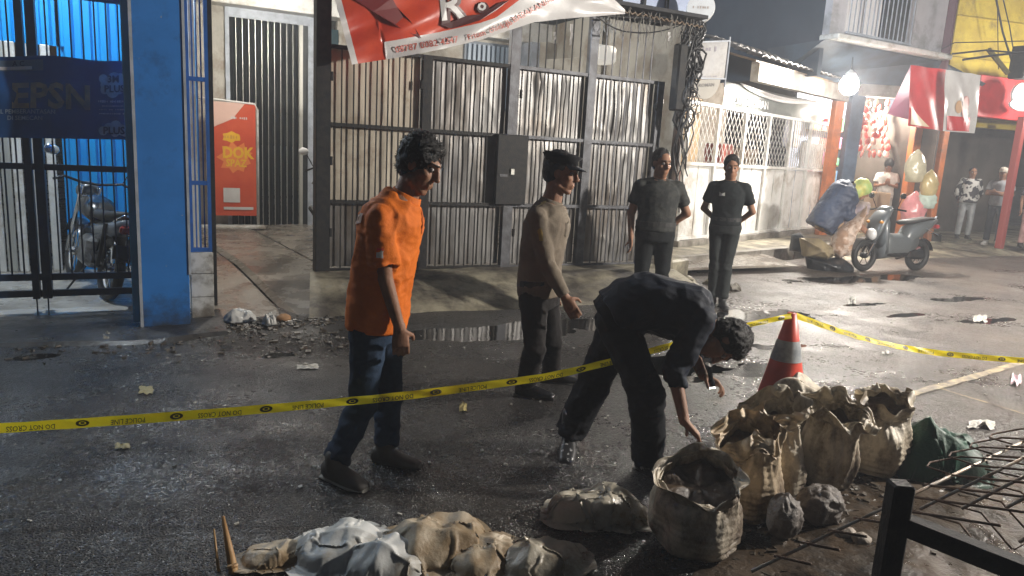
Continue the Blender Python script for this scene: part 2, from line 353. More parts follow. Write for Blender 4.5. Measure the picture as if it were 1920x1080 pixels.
# ================================================================ the ground
def dip(px, py, rx, ry, dep, rz=0.): g = G(px, py); return (g.x, g.y, rx, ry, dep, math.cos(rz), math.sin(rz))
DIPS = [dip(960, 618, 1.3, .26, .034), dip(1300, 672, .4, .22, .022, .3), dip(1440, 650, .55, .2, .016), dip(1425, 695, .4, .22, .024),
        dip(1400, 590, 1.0, .32, .022), dip(530, 664, .3, .1, .016), dip(1625, 569, .42, .12, .022), dip(1690, 723, .16, .07, .02), dip(1620, 722, .1, .05, .018),
        dip(1610, 522, 1.5, .28, .03), dip(1800, 560, .7, .16, .02), dip(1265, 690, .22, .3, .03), dip(60, 668, .5, .1, .015), dip(1850, 600, .5, .14, .018),
        dip(1700, 590, .5, .1, .02)]
def gh(x, y):
    p = Vector((x, y, 0)); h = fbm(p, .55, 3)*.006+nz(p, 2.1, 9)*.0025+nz(p, 6.5, 4)*.0013+.004
    for cx, cy, rx, ry, dp, c, s in DIPS:
        u, v = x-cx, y-cy; u, v = (u*c+v*s)/rx, (-u*s+v*c)/ry; q = u*u+v*v
        if q < 6: h -= dp*math.exp(-q*1.1)*(1+.9*nz(p, 3.3, 1)+.5*nz(p, 9, 6))
    return h
def axis(lo, hi, st, far):
    a = list(np.arange(lo, hi, st)); k = st
    while a[-1] < far: k *= 1.35; a.append(a[-1]+k)
    k = st
    while a[0] > -far: k *= 1.35; a.insert(0, a[0]-k)
    return a
xs = axis(-3.2, 13.5, .055, 140); ys = axis(1.0, 10.2, .05, 140)
g = MB(); g.v = [(x, y, gh(x, y) if (-4 < x < 15 and 0 < y < 11) else 0.) for y in ys for x in xs]
nx = len(xs); g.f = [(j*nx+i, j*nx+i+1, (j+1)*nx+i+1, (j+1)*nx+i) for j in range(len(ys)-1) for i in range(nx-1)]
struct('road', g, ASPH, True)
for k, (cx, cy, rx, ry, dp, c, s) in enumerate(DIPS):
    R = max(rx, ry)*1.5; m = MB(); Q = min(ry*2, R)
    pts = [(cx+(a*rx*1.6)*c-(b*ry*1.6)*s, cy+(a*rx*1.6)*s+(b*ry*1.6)*c, -.0075) for a, b in [(math.cos(t*PI/8), math.sin(t*PI/8)) for t in range(16)]]
    m.add(pts, [tuple(range(16))]); struct('puddle', m, WATER)

# painted road lines, worn
LINE = M('worn yellowish road paint', (.42, .34, .2), .5, (.2, .17, .13), 7, lo=.42, hi=.58, bump=.5, bscale=60, dirt=(.08, .07, .06), dirt_amt=.45, dscale=9)
def strip(name, p, q, wd, m, n=60, label=None):
    p, q = Vector(p), Vector(q); d = (q-p).normalized(); s = Vector((-d.y, d.x, 0)); b = MB()
    def f(u, v):
        c = p.lerp(q, u)+s*(v-.5)*(wd+nz((u*30, v, 0), 1, 5)*wd*.35); return (c.x, c.y, gh(c.x, c.y)+.005)
    b.grid(f, n, 5); return struct(name, b, m)
l0, l1 = G(1660, 755), G(1925, 678); strip('road_line', l0, l0.lerp(l1, 1.6), .075, LINE)
l2, l3 = G(1765, 731), G(1900, 772); strip('road_line', l2, l2.lerp(l3, 1.3), .03, LINE)
TARS = M('tar crack', (.012, .011, .01), .35)
ck = [G(1398, 540), G(1450, 553), G(1520, 563), G(1600, 580), G(1660, 596), G(1740, 608), G(1800, 618), G(1880, 640), G(1960, 652)]
c = MB(); vs = []
for i in range(len(ck)-1):
    for t in range(12):
        p = ck[i].lerp(ck[i+1], t/12); o = nz(p, 5)*.05; ww = .008+abs(nz(p, 9, 3))*.018; vs += [(p.x+o, p.y+o-ww, gh(p.x, p.y)+.006), (p.x+o, p.y+o+ww, gh(p.x, p.y)+.006)]
c.add(vs, [(2*i, 2*i+1, 2*i+3, 2*i+2) for i in range(len(vs)//2-1)]); struct('road_crack', c, TARS)

# left pavement and the blue shop's floor
def slab(name, x0, x1, y0, y1, z, m, nx=40, ny=16, amp=.006, front=.0, parent=None):
    b = MB()
    def f(u, v):
        x = x0+(x1-x0)*u; y = y0+(y1-y0)*v+(nz((x, 3, 0), 1.5)*front*(1-v)); e = min(1, v*ny/2.)
        return (x, y, -.03+(z+.03+nz((x, y, 0), 2.5)*amp+nz((x, y, 0), 8)*amp*.4)*min(1., e+.0 if v == 0 else 1.))
    b.grid(f, nx, ny); return struct(name, b, m, False) if parent is None else build(b, name, m, parent)
slab('pavement', -6, .5, 6.05, 7.05, .03, SIDEW, 60, 14, .012, .2)
slab('shop_floor', -6, .30, 6.95, 9.4, .06, FLOORL, 40, 14, .004)
# driveway: three cast slabs with open joints, ramping up from the street
def dz(y): return -.02+.2*min(1, max(0, (y-6.45)/2.3))+.03*min(1, max(0, (y-8.7)/4))
def jx1(y): return 1.33+(12.1-y)*.1175
def jx2(y): return .5+(10.9-y)*.137
dw = thing('driveway', None, None, (1, 8, 0)); dw['kind'] = 'structure'
for k, (fa, fb) in enumerate([(lambda y: .30, lambda y: jx2(y)-.012), (lambda y: jx2(y)+.012, lambda y: jx1(y)-.012), (lambda y: jx1(y)+.012, lambda y: 2.05 if y < 7.9 else 9.)]):
    b = MB()
    def f(u, v, fa=fa, fb=fb):
        y = 6.5+(12.4-6.5)*v; x = fa(y)+(fb(y)-fa(y))*u; e = 0 if 0 < u < 1 else -.03
        return (x, y, dz(y)+nz((x, y, 0), 1.7)*.006+e)
    b.grid(f, 14, 40); build(b, 'slab', CONC, dw)
# concrete apron below the fence
ap = MB()
def fa(u, v):
    x = 1.5+(5.9-1.5)*u; yb = 6.52-.12*u+nz((x, 0, 0), 1.3)*.08; y = yb+(7.95-yb)*v; x += (1-v)*-.28*(1-u)
    z = -.03+.26*(min(1, v*1.9)**.8)+nz((x, y, 0), 3)*.012+nz((x, y, 0), 9)*.006
    return (x, y, z)
ap.grid(fa, 90, 26); apo = struct('concrete_apron', ap, CONCD, True)
fs = MB(); fs.box((3.7, 7.83, .215), (4.2, .2, .05), bev=.008); tagst = struct('fence_sill', fs, KERB)

# ================================================================ blue shop, left
tp = thing('blue_pillar', 'broad blue painted square pillar with pale edge trim at the corner of the shop', 'pillar', (.06, 6.65, 0))
build(MB().span((-.115, 6.45, .0), (.235, 6.80, 4.6), bev=.004), 'shaft', BLUEP, tp)
build(MB().span((-.135, 6.44, .0), (-.113, 6.50, 4.6)), 'edge_trim', GREYTRIM, tp)
build(MB().span((.233, 6.44, .45), (.252, 6.50, 4.6)), 'edge_trim', GREYTRIM, tp)
build(MB().span((-.19, 6.52, .05), (-.137, 6.60, 4.6), bev=.003), 'side_post', LBLUE, tp)
bs = thing('blue_shop_wall', 'bright blue corrugated steel wall inside the blue shop behind the parked motorcycle', 'wall', (-1, 9.1, 0))
per = .165; x = -.86; rib = MB(); pr = []
while x < .3:
    pr += [(x, 9.12), (x+.055, 9.12), (x+.075, 9.06), (x+per-.02, 9.06), (x+per, 9.12)]; x += per
rib.add([(a, b, z) for z in (.05, 4.4) for a, b in pr], [(i, i+1, len(pr)+i+1, len(pr)+i) for i in range(len(pr)-1)])
build(rib, 'corrugated_sheet', BLUEC, bs)
x = -2.6; k = 0
while x < -.9:
    build(MB().span((x, 9.02, .06), (x+.085, 9.06, 2.4), bev=.01), 'pale_slat', WHITEP if k % 3 else SHUT_L, bs); x += .1; k += 1
pr2 = MB(); x = -3.2; q = []
while x < -.86: q += [(x, 9.12), (x+.055, 9.12), (x+.075, 9.07), (x+per-.02, 9.07)]; x += per
pr2.add([(a, b, z) for z in (2.4, 4.4) for a, b in q], [(i, i+1, len(q)+i+1, len(q)+i) for i in range(len(q)-1)]); build(pr2, 'corrugated_sheet', BLUEC, bs)
struct('shop_side_wall', MB().span((.30, 6.95, .0), (.345, 12.4, 3.9)), CREAM)
struct('shop_left_wall', MB().span((-3.3, 6.9, 0), (-3.2, 9.2, 4.4)), WHITEP)
struct('shop_roof', MB().span((-6, 6.75, 4.42), (.3, 9.3, 4.5)), DARKW)
cn = one('canopy', MB().span((-6, 6.0, 4.5), (.28, 6.78, 4.56)), DARKW, 'dark concrete canopy over the front of the blue shop', 'canopy')
# blue gate
gt = thing('shop_gate', 'navy barred sliding gate across the blue shop front with a banner tied on it', 'gate', (-1, 7.08, 0))
for z0, z1 in ((.18, .235), (.32, .375), (1.235, 1.285), (2.6, 2.65)):
    build(MB().span((-2.4, 7.06, z0), (-.2, 7.1, z1)), 'rail', NAVYM, gt)
for i in range(26):
    x = -2.35+i*.085
    if abs(x+.87) < .08: continue
    build(MB().bar((x, 7.08, .32), (x, 7.08, 2.6), .012, .012, (0, 1, 0)), 'bar', NAVYM, gt)
build(MB().span((-.935, 7.02, .17), (-.885, 7.12, 2.9)), 'stile', NAVYM, gt); build(MB().span((-.865, 7.03, .17), (-.80, 7.13, 2.9)), 'stile', NAVYM, gt)
build(MB().tube([(-.91, 7.03, .3), (-.91, 7.03, .03)], .006), 'drop_bolt', NAVYM, gt); build(MB().tube([(-.83, 7.03, .3), (-.83, 7.03, .03)], .006), 'drop_bolt', NAVYM, gt)
# banner on the gate
Yb = 7.0; bl, br_, tl, tr = WY(-60, 257, Yb), WY(240, 262, Yb), WY(-60, 101, Yb), WY(238, 113, Yb)
def ban(u, v, off=0.):
    a = bl.lerp(br_, u); b_ = tl.lerp(tr, u); p = a.lerp(b_, v); p.y += nz((u*3, v*2, 0), 1.5)*.025+math.sin(u*9+v*5)*.006-off; p.z -= .012*math.sin(u*PI*3)*v; return p
bn = thing('navy_banner', 'navy printed vinyl banner with pale lettering tied across the blue gate', 'banner', (bl+br_)/2)
build(MB().grid(lambda u, v: ban(u, v), 60, 24), 'vinyl_sheet', NAVYV, bn, smooth=True)
def bpx(px, py): return ((px+60)/300., (259-py)/154.)
def btext(s, px, py, hpx, m, bold=0., xs=1., name='lettering'):
    cu, cv = bpx(px, py); mb = MB(); put_text(mb, s, lambda a, b: ban(cu+a/300., cv+b/154., .006), hpx*1.35, 0, 0, bold, xs=xs); return build(mb, name, m, bn)
btext('EPSN', 92, 181, 48, TANPR, .03, 1.05); btext('KAL PEMBERANTASAN', 40, 209, 8.5, PALEPR, .01, 1.); btext('DI SEMECAN', 42, 221, 8.5, PALEPR, .01, 1.)
def cloud(px, py, blobs, nm='cloud_patch'):
    b = MB()
    for dx, dy, r in blobs:
        u0, v0 = bpx(px+dx, py+dy); k = len(b.v); b.add([ban(u0+r*math.cos(t*PI/8)/300, v0+r*math.sin(t*PI/8)/154, .003+.0003*len(b.v)/17) for t in range(16)], [tuple(range(16))])
    return build(b, nm, PALEPR, bn)
cloud(208, 150, [(-16, -10, 9), (-8, 2, 14), (6, -8, 15), (14, 6, 14), (2, 14, 13), (18, -12, 9), (-14, 12, 8)])
cloud(212, 240, [(-22, 2, 9), (-10, -4, 10), (4, -7, 12), (16, 0, 11), (2, 5, 9), (22, 5, 8)])
NAVT = M('navy lettering', (.01, .03, .1), .4)
def btext2(s, px, py, hpx, bold=0.03):
    cu, cv = bpx(px, py); mb = MB(); put_text(mb, s, lambda a, b: ban(cu+a/300., cv+b/154., .016), hpx*1.35, 0, 0, bold); return build(mb, 'lettering', NAVT, bn)
btext2('3M', 212, 141, 14); btext2('PLUS', 214, 160, 14); btext2('PLUS', 212, 242, 15)
mk = MB()
for yy, ww, hh in ((184, 62, 5), (193, 46, 3), (200, 58, 3), (208, 66, 3)):
    cu, cv_ = bpx(212, yy); marks(mk, lambda a, b, cu=cu, cv_=cv_: ban(min(1, cu+a/300.), cv_+b/154., .006), 0, 0, ww, hh, 18, yy)
build(mk, 'faded_marks', PALEPR, bn)
lb = MB(); a0 = bpx(-60, 132); a1 = bpx(76, 112)
lb.grid(lambda u, v: ban(a0[0]+(a1[0]-a0[0])*u, a0[1]+(a1[1]-a0[1])*v, .004), 12, 4); build(lb, 'label_strip', M('grey blue label', (.1, .15, .22), .5), bn)
btext('A C', 30, 119, 10, NAVT, .02)
lb = MB(); a0 = bpx(-60, 130); a1 = bpx(55, 124); lb.grid(lambda u, v: ban(a0[0]+(a1[0]-a0[0])*u, a0[1]+(a1[1]-a0[1])*v, .009), 12, 2); build(lb, 'white_bar', WHITEV, bn)
# blue window grille and tiled plinth right of the pillar
gr = thing('blue_grille', 'narrow blue barred window grille standing on the white tiled plinth', 'grille', (.35, 6.72, .6))
build(MB().span((.262, 6.70, .60), (.285, 6.76, 4.2)), 'stile', BLUEM, gr); build(MB().span((.405, 6.70, .60), (.432, 6.76, 4.2)), 'stile', BLUEM, gr)
for z in (.6, 1.17, 2.02, 2.9): build(MB().span((.285, 6.705, z), (.405, 6.75, z+.035)), 'rail', BLUEM, gr)
for x in (.312, .345, .378): build(MB().bar((x, 6.73, .6), (x, 6.73, 4.2), .012, .012, (0, 1, 0)), 'bar', BLUEM, gr)
pl = thing('tiled_plinth', 'low white tiled plinth between blue pillar and driveway', 'plinth', (.34, 6.8, 0))
build(MB().span((.262, 6.70, 0), (.435, 6.95, .585)), 'core', KERB, pl)
for z0, z1 in ((.01, .205), (.21, .41), (.415, .595)): build(MB().span((.258, 6.688, z0), (.438, 6.70, z1), bev=.003), 'tile', TILE, pl)
one('dark_gate_post', MB().span((.45, 7.1, .02), (.495, 7.18, 3.6), bev=.004), BLACKM, 'slim black gate post standing at the left edge of the driveway', 'post')

# ================================================================ garage building in the middle
gb = thing('garage_building', 'plastered garage building with a tall dark folding door and white beam', 'building', (4, 12.3, 0))
build(MB().span((.345, 12.35, .15), (1.04, 12.5, 3.5)), 'wall', CREAM, gb)
build(MB().span((.345, 12.0, 3.5), (6.7, 12.4, 3.85), bev=.01), 'beam', WHITEP, gb)
build(MB().span((.345, 7.9, 3.86), (6.1, 12.5, 3.95)), 'ceiling', DARKW, gb)
build(MB().span((2.75, 12.36, .15), (6.6, 12.5, 3.5)), 'wall', CREAM, gb)
build(MB().span((6.5, 8.2, 0), (6.6, 12.35, 3.84)), 'wall', CREAM, gb)
fd = build(MB().span((1.04, 12.3, 3.36), (2.42, 12.36, 3.5)), 'door_frame', GREYTRIM, gb)
build(MB().span((1.04, 12.3, .19), (1.10, 12.36, 3.36)), 'door_frame', GREYTRIM, gb)
for i in range(11):
    x = 1.10+i*.094; q = MB(); q.add([(x, 12.36, .2), (x+.045, 12.30, .2), (x+.088, 12.36, .2), (x, 12.36, 3.36), (x+.045, 12.30, 3.36), (x+.088, 12.36, 3.36)], [(0, 1, 4, 3), (1, 2, 5, 4)]); build(q, 'door_slat', SHUT_D, gb)
    build(MB().span((x+.088, 12.29, .2), (x+.096, 12.31, 3.36)), 'door_edge', SHUT_L, gb)
build(MB().span((2.14, 12.28, .2), (2.19, 12.34, 3.36)), 'door_edge', SHUT_L, gb)
build(MB().span((2.19, 12.31, .2), (2.27, 12.36, 3.36)), 'door_slat', SHUT_D, gb)
build(MB().span((2.27, 12.27, .2), (2.42, 12.36, 3.36)), 'door_frame', GREYTRIM, gb)
build(MB().span((2.42, 12.33, .2), (2.76, 12.36, 3.36)), 'glass_panel', M('dim teal glass', (.03, .06, .07), .12), gb)
build(MB().span((2.44, 12.30, 1.95), (2.74, 12.33, 2.02)), 'panel_rail', SHUT_L, gb)
# features above the sheet fence, seen between the bars
lv = build(MB().span((4.95, 12.30, 2.3), (6.0, 12.36, 3.45)), 'window_frame', M('steel blue frame', (.12, .15, .19), .4), gb)
for i in range(11): build(MB().span((5.0+i*.09, 12.24, 2.35), (5.05+i*.09, 12.30, 3.4)), 'window_slat', M('pale blue slat', (.25, .32, .4), .35), gb)
build(MB().span((6.05, 11.9, .2), (6.55, 12.3, 3.5)), 'column', GREYTRIM, gb)
build(MB().lathe((6.3, 10.2, .2), [(.07, 0), (.07, 3.6)], 14), 'pipe', WHITEP, gb)
sl = thing('box_lamp', 'white boxy lamp shade hanging under the garage ceiling behind the barred fence', 'lamp', (6.2, 9.0, 3.0))
cL = WY(1128, 103, 9.0); build(MB().box(cL, (.34, .3, .24), bev=.04), 'lamp_shade', M('lit shade', (1, .95, .85), emit=.45), sl); build(MB().tube([cL+Vector((0, 0, .1)), (cL.x, cL.y, 3.88)], .01), 'cord', CABLE, sl)
gl = thing('ceiling_lamp', 'white tube lamp fixed under the garage ceiling above the driveway', 'lamp', (1.75, 10, 3.7))
build(MB().box((1.75, 10, 3.78), (1.2, .1, .08), bev=.01), 'lamp_body', WHITEP, gl); build(MB().tube([(1.2, 10, 3.70), (2.3, 10, 3.70)], .02), 'tube', LAMPS, gl)
sb = thing('standing_banner', 'red standing banner with yellow burst lettering and white frame in the driveway', 'banner', (.8, 11.9, .2))
Yk = 11.9; k0_, k1_ = WY(404, 404, Yk), WY(478, 404, Yk); k2_, k3_ = WY(404, 190, Yk), WY(484, 192, Yk)
x0_, x1_, z0_, z1_ = k0_.x, k3_.x-.04, k0_.z, k2_.z
def sbf(u, v, off=0.): return Vector((x0_+(x1_-x0_)*u, Yk-off+.01*math.sin(u*4), z0_+(z1_-z0_)*v))
build(MB().grid(lambda u, v: sbf(u, v), 12, 24), 'printed_panel', M('orange red print', (.62, .1, .04), .35, (.55, .07, .03), 2), sb)
fr = [(x1_+.03, Yk, .22), (x1_+.03, Yk, z1_-.08), (x1_-.01, Yk, z1_), (x0_+.05, Yk, z1_+.03), (x0_-.2, Yk, z1_+.03)]
build(MB().tube(fr, .016, 8), 'frame_tube', WHITEP, sb, smooth=True); build(MB().span((x0_-.2, Yk-.12, .19), (x1_+.12, Yk+.12, .235), bev=.01), 'base_plate', WHITEP, sb)
q = MB(); q.add([sbf(-.0, 1, .004), sbf(.75, 1, .004), sbf(.45, .86, .004), sbf(0, .78, .004)], [(0, 1, 2, 3)]); build(q, 'pale_corner', M('pale rose print', (.75, .5, .42), .35), sb)
def star(cu, cv_, ru, rv, n, m, off, sd):
    r = random.Random(sd); q = MB(); q.add([sbf(cu+ru*(1 if i % 2 else .78)*math.cos(i*PI/n)*r.uniform(.9, 1.1), cv_+rv*(1 if i % 2 else .72)*math.sin(i*PI/n)*r.uniform(.9, 1.1), off) for i in range(2*n)], [tuple(range(2*n))]); build(q, 'burst_shape', m, sb)
star(.5, .52, .42, .15, 9, M('orange burst', (.75, .22, .06), .4), .004, 1); star(.42, .70, .24, .055, 6, YELPR, .004, 2)
q = MB(); put_text(q, 'DOK', lambda a, b: sbf(.56+a/(x1_-x0_), .56+b/(z1_-z0_), .008), .23, 0, 0, .04, xs=.85); put_text(q, 'SPAZ', lambda a, b: sbf(.52+a/(x1_-x0_), .47+b/(z1_-z0_), .008), .15, 0, 0, .03, xs=.85); build(q, 'lettering', YELPR, sb)
q = MB(); marks(q, lambda a, b: sbf(.42+a, .70+b, .008), 0, 0, .34, .035, 5, 4); build(q, 'faded_marks', M('ochre print', (.6, .3, .05), .5), sb)
q = MB(); marks(q, lambda a, b: sbf(.62+a, .87+b, .008), 0, 0, .4, .022, 8, 5); build(q, 'faded_marks', WHITEV, sb)
q = MB(); q.add([sbf(.2, .12, .008), sbf(.6, .12, .008), sbf(.6, .25, .008), sbf(.2, .25, .008)], [(0, 1, 2, 3)]); q.add([sbf(.2, .055, .008), sbf(.92, .055, .008), sbf(.92, .08, .008), sbf(.2, .08, .008)], [(0, 1, 2, 3)]); build(q, 'white_square', WHITEV, sb)
# gate post and fence
one('gate_post', MB().span((1.505, 7.70, .0), (1.655, 7.86, 4.0), bev=.006), BLACKM, 'thick black steel gate post between driveway and sheet metal fence', 'post')
fe = thing('sheet_fence', 'long barred steel fence backed with dented grey sheet metal panels', 'fence', (3.7, 7.8, .2))
for x0, x1, z1, m in ((2.64, 2.75, 2.56, BLACKM), (3.675, 3.80, 3.3, GREYM), (4.715, 4.83, 3.3, GREYM), (5.75, 5.85, 2.56, GREYM)):
    build(MB().span((x0, 7.72, .22), (x1, 7.80, z1), bev=.004), 'post', m, fe)
secs = [(1.655, 2.64), (2.75, 3.675), (3.80, 4.715), (4.83, 5.75)]
rows = [(.26, .955), (.985, 1.755), (1.785, 2.53)]
for k, (x0, x1) in enumerate(secs):
    top = 2.54
    for z in (.23, .965, 1.765, top):
        build(MB().span((x0, 7.73, z-.016), (x1, 7.775, z+.022)), 'rail', BLACKM if k < 2 else GREYM, fe)
    for j, (z0, z1) in enumerate(rows):
        b = MB(); amp = (.004, .008, .016, .02)[k]
        def f(u, v, x0=x0, x1=x1, z0=z0, z1=z1, amp=amp, k=k, j=j):
            x = x0+.004+(x1-x0-.008)*u; z = z0+(z1-z0)*v
            d = max(0, nz((x*5.5, 0, z*1.6), 1, k*7+j*3)-.05)*2.4+max(0, ridge((x*3, 1, z*1.1), 1, j*5+k)-.75)*1.5-math.cos(x*PI*2/.122)*.25
            return (x, 7.812-d*amp*min(1, 6*v)*min(1, 6*(1-v)), z)
        b.grid(f, 44, 26); build(b, 'sheet_panel', SHEETB if (k == 0 and j >= 1) else SHEET, fe, smooth=True)
    n = int(round((x1-x0)/.122)); zt = 2.54 if k < 2 else 3.25
    for i in range(1, n):
        x = x0+(x1-x0)*i/n+random.uniform(-.004, .004); build(MB().bar((x, 7.752, .23), (x+random.uniform(-.006, .006), 7.752, zt), .013, .013, (0, 1, 0)), 'bar', BLACKM if k < 3 else GREYM, fe)
build(MB().span((3.80, 7.735, 3.22), (5.75, 7.77, 3.25)), 'rail', GREYM, fe)
build(MB().span((3.54, 7.66, .98), (3.93, 7.725, 1.78), bev=.006), 'lock_cover', BLACKM, fe)
for z in (.6, 1.35, 2.2):
    for x in (1.66, 2.62, 3.82, 5.73): build(MB().lathe((x, 7.71, z), [(.018, 0), (.018, .09)], 10), 'hinge', BLACKM, fe)
build(MB().box((3.735, 7.65, 1.36), (.05, .02, .07), bev=.006), 'padlock', SHUT_L, fe); build(MB().span((3.58, 7.655, 1.30), (3.68, 7.662, 1.33)), 'bolt_plate', GREYM, fe)
# upper storey wall and eave over the right end of the fence
up = thing('upper_storey', 'pale blue upper storey wall with dark uprights above the fence', 'building', (5.2, 7.9, 3.4))
build(MB().span((4.35, 7.95, 3.42), (6.35, 8.1, 5.2)), 'wall', M('pale blue plaster', (.4, .47, .62), .6, (.34, .4, .55), 2), up)
for x in (4.5, 4.85, 5.2, 5.55, 5.9): build(MB().span((x, 7.9, 3.42), (x+.035, 7.94, 4.8)), 'upright', BLACKM, up)
def eave(name, P0, P1, depth, drop, amp, per, m, label, cat, back=(0, 1, 0), th=.012, n=None):
    P0, P1 = Vector(P0), Vector(P1); L = (P1-P0).length; n = n or int(L/per*8); b = MB()
    for s in (0, th):
        b.grid(lambda u, v: P0.lerp(P1, u)+Vector(back)*depth*v+Vector((0, 0, drop*v+s+amp*math.sin(u*L/per*2*PI)+nz((u*7, v, 0), 2)*.008)), n, 5)
    k = len(b.v)//2; b.f += [(i, i+1, k+i+1, k+i) for i in range(n-1)]
    return one(name, b, m, label, cat, smooth=False)
eave('corrugated_eave', WY(1125, 20, 7.35)-Vector((.3, 0, -.05)), WY(1318, 52, 7.35), .75, .16, .012, .076, WOOD, 'rust brown corrugated eave sheet above the fence end', 'roof')
one('dark_soffit', MB().span((4.2, 7.2, 3.27), (6.0, 7.9, 3.31)), DARKW, 'dark soffit boards under the brown eave', 'soffit')  # soffit boards in plain dark tones
# junk hanging under the eave: rags, wires, drips
jk = MB()
for i in range(46):
    x = random.uniform(4.6, 6.0); z = 3.27; p = [Vector((x, 7.25+random.random()*.3, z))]
    for t in range(5): p.append(p[-1]+Vector((random.uniform(-.03, .03), random.uniform(-.01, .01), -random.uniform(.02, .09))))
    jk.tube(p, .004, 5)
tag(build(jk, 'hanging_wires', M('pale twine', (.2, .19, .17), .6)), 'loose twine ends and wires hanging under the brown eave', 'wires', kind='stuff')
for (px, py, h, wd) in ((1072, 45, .22, .03), (1040, 60, .12, .02), (1255, 60, .1, .03)):
    p = WY(px, py, 7.1); b = MB(); b.grid(lambda u, v: p+Vector(((u-.5)*wd*(1-v*.5)+nz((0, v*3, 0))*.02, math.sin(u*5)*.006, -h*v)), 4, 8)
    one('torn_strip', b, WHITEV, {1072: 'longer torn white strip dangling from the banner by the third fence post', 1040: 'short torn white strip hanging below the banner edge', 1255: 'small torn white strip caught at the eave corner'}[px], 'strip')
# torn red banner overhead
ts = thing('torn_banner', 'torn red and white vinyl banner sagging across above the fence', 'banner', (3, 7.1, 2.4))
top = [(610, -70), (700, -75), (800, -80), (900, -85), (1000, -75), (1100, -50), (1172, 18)]
bot = [(660, 121), (745, 108), (830, 92), (900, 75), (1000, 42), (1060, 35), (1172, 26)]
def cv(L, u):
    t = u*(len(L)-1); i = min(int(t), len(L)-2); t -= i; return (L[i][0]*(1-t)+L[i+1][0]*t, L[i][1]*(1-t)+L[i+1][1]*t)
def tb(u, v, off=0.):
    a = cv(bot, u); b_ = cv(top, u); px, py = a[0]*(1-v)+b_[0]*v, a[1]*(1-v)+b_[1]*v
    fold = math.sin((px*.9+py*1.6)/21.)*.018+math.sin((px*.35+py*1.1)/9.)*.008+nz((u*6, v*3, 0), 1.)*.03
    return WY(px, py, 7.15+fold-off)
band = lambda u: .33 if u < .2 else (.33-.05*(u-.2)*2 if u < .62 else .30+(u-.62)*3.2)
def bandv(u):                                                      # the white strip along the lower edge widens to the right
    px, py = cv(bot, u); b_ = cv(top, u); th = 32 if u > .13 else 0
    if u > .55: th = 32+(u-.55)*260
    return min(1., th/max(1, (py-b_[1])))
build(MB().grid(lambda u, v: tb(u, bandv(u)+(1-bandv(u))*v), 120, 36), 'red_sheet', REDV, ts, smooth=True)
build(MB().grid(lambda u, v: tb(.125+.875*u, bandv(.125+.875*u)*v), 120, 12), 'white_border', WHITEV, ts, smooth=True)
build(MB().grid(lambda u, v: tb(.0+.022*u, v, .003), 5, 30), 'hem', WHITEV, ts, smooth=True)
def tbf(px, py, ang=0., s=1.):
    c, sn = math.cos(ang), math.sin(ang)
    return lambda a, b: WY(px+(a*c-b*sn)*s, py-(a*sn+b*c)*s, 7.128+math.sin(((px+a*s)*.9+(py-b*s)*1.6)/21.)*.018+math.sin(((px+a*s)*.35+(py-b*s)*1.1)/9.)*.008-.002)
m_ = MB(); put_text(m_, 'R', tbf(848, 14, .1), 88, bold=.05); put_text(m_, 'o', tbf(905, 12, .2), 36, bold=.08); build(m_, 'lettering_shadow', DARKV, ts)
def tb2(px, py, ang=0.):
    f0 = tbf(px, py, ang); return lambda a, b: f0(a, b)+Vector((0, -.004, 0))
m_ = MB(); put_text(m_, 'R', tb2(845, 12, .1), 80, bold=.015); put_text(m_, 'o', tb2(903, 10, .2), 30, bold=.03); build(m_, 'lettering', WHITEV, ts)
REDT = M('red small print', (.5, .12, .09), .4)
m_ = MB()
for s_, px, py, a, h in (('08787 0082 4247', 800, 84, .17, 17), ('Friten', 893, 66, .3, 15), ('chicken', 938, 50, .36, 15), ('JL.BABAKAN', 985, 26, .5, 15), ('* SALE', 1028, 2, .5, 13)): put_text(m_, s_, tb2(px, py, a), h, bold=.01)
build(m_, 'lettering', REDT, ts)
m_ = MB(); dkp = [(640, 0), (690, 20), (760, 60), (800, 78), (830, 84), (800, 60), (760, 22), (730, -10), (640, -20)]
DKR = M('dark maroon print', (.17, .02, .02), .3)
def poly_on(pts, m, off=.0035, nm='print_shape'):
    b = MB(); b.add([WY(x, y, 7.128+math.sin((x*.9+y*1.6)/21.)*.018+math.sin((x*.35+y*1.1)/9.)*.008-off) for x, y in pts], [tuple(range(len(pts)))]); return build(b, nm, m, ts)
poly_on([(660, -4), (700, 22), (745, 50), (790, 72), (770, 40), (745, 14), (735, -4)], DKR)
poly_on([(826, 46), (850, 40), (872, 30), (905, 26), (935, 6), (955, 0), (930, 20), (900, 38), (868, 48), (846, 54)], DARKV, .006)
# ================================================================ round sign, box sign, pole with cables
rs = thing('round_sign', 'round white drum sign on a short white stem above the box sign', 'sign', D(1315, 70, 9.5))
c0 = D(1312, 18, 9.5); n0 = Vector((-.55, -.83, 0)).normalized()
build(MB().lathe(c0, [(.005, 0), (.165, 0), (.17, .01), (.17, .13), (.165, .14), (.005, .14)], 32, n0), 'drum', M('silvery white enamel', (.5, .49, .47), .35, (.42, .4, .38), 3), rs, smooth=False)
fnr = plane_fn(c0+n0*.143, n0.cross(UP)*-1, UP); m_ = MB(); marks(m_, fnr, 0, 0, .2, .03, 7, 3); build(m_, 'faded_marks', M('faint brown print', (.3, .24, .2), .5), rs)
build(MB().tube([c0-UP*.16, c0-UP*.45], .022), 'stem', WHITEP, rs)
xs_ = thing('box_sign', 'grey square box sign with faded writing and a rounded tab below', 'sign', D(1325, 150, 9.5))
q = [D(1284, 80, 9.35), D(1368, 77, 9.5), D(1360, 148, 9.5), D(1283, 146, 9.35)]
nn = (q[1]-q[0]).cross(q[3]-q[0]).normalized(); nn = nn if nn.dot(FH) > 0 else -nn
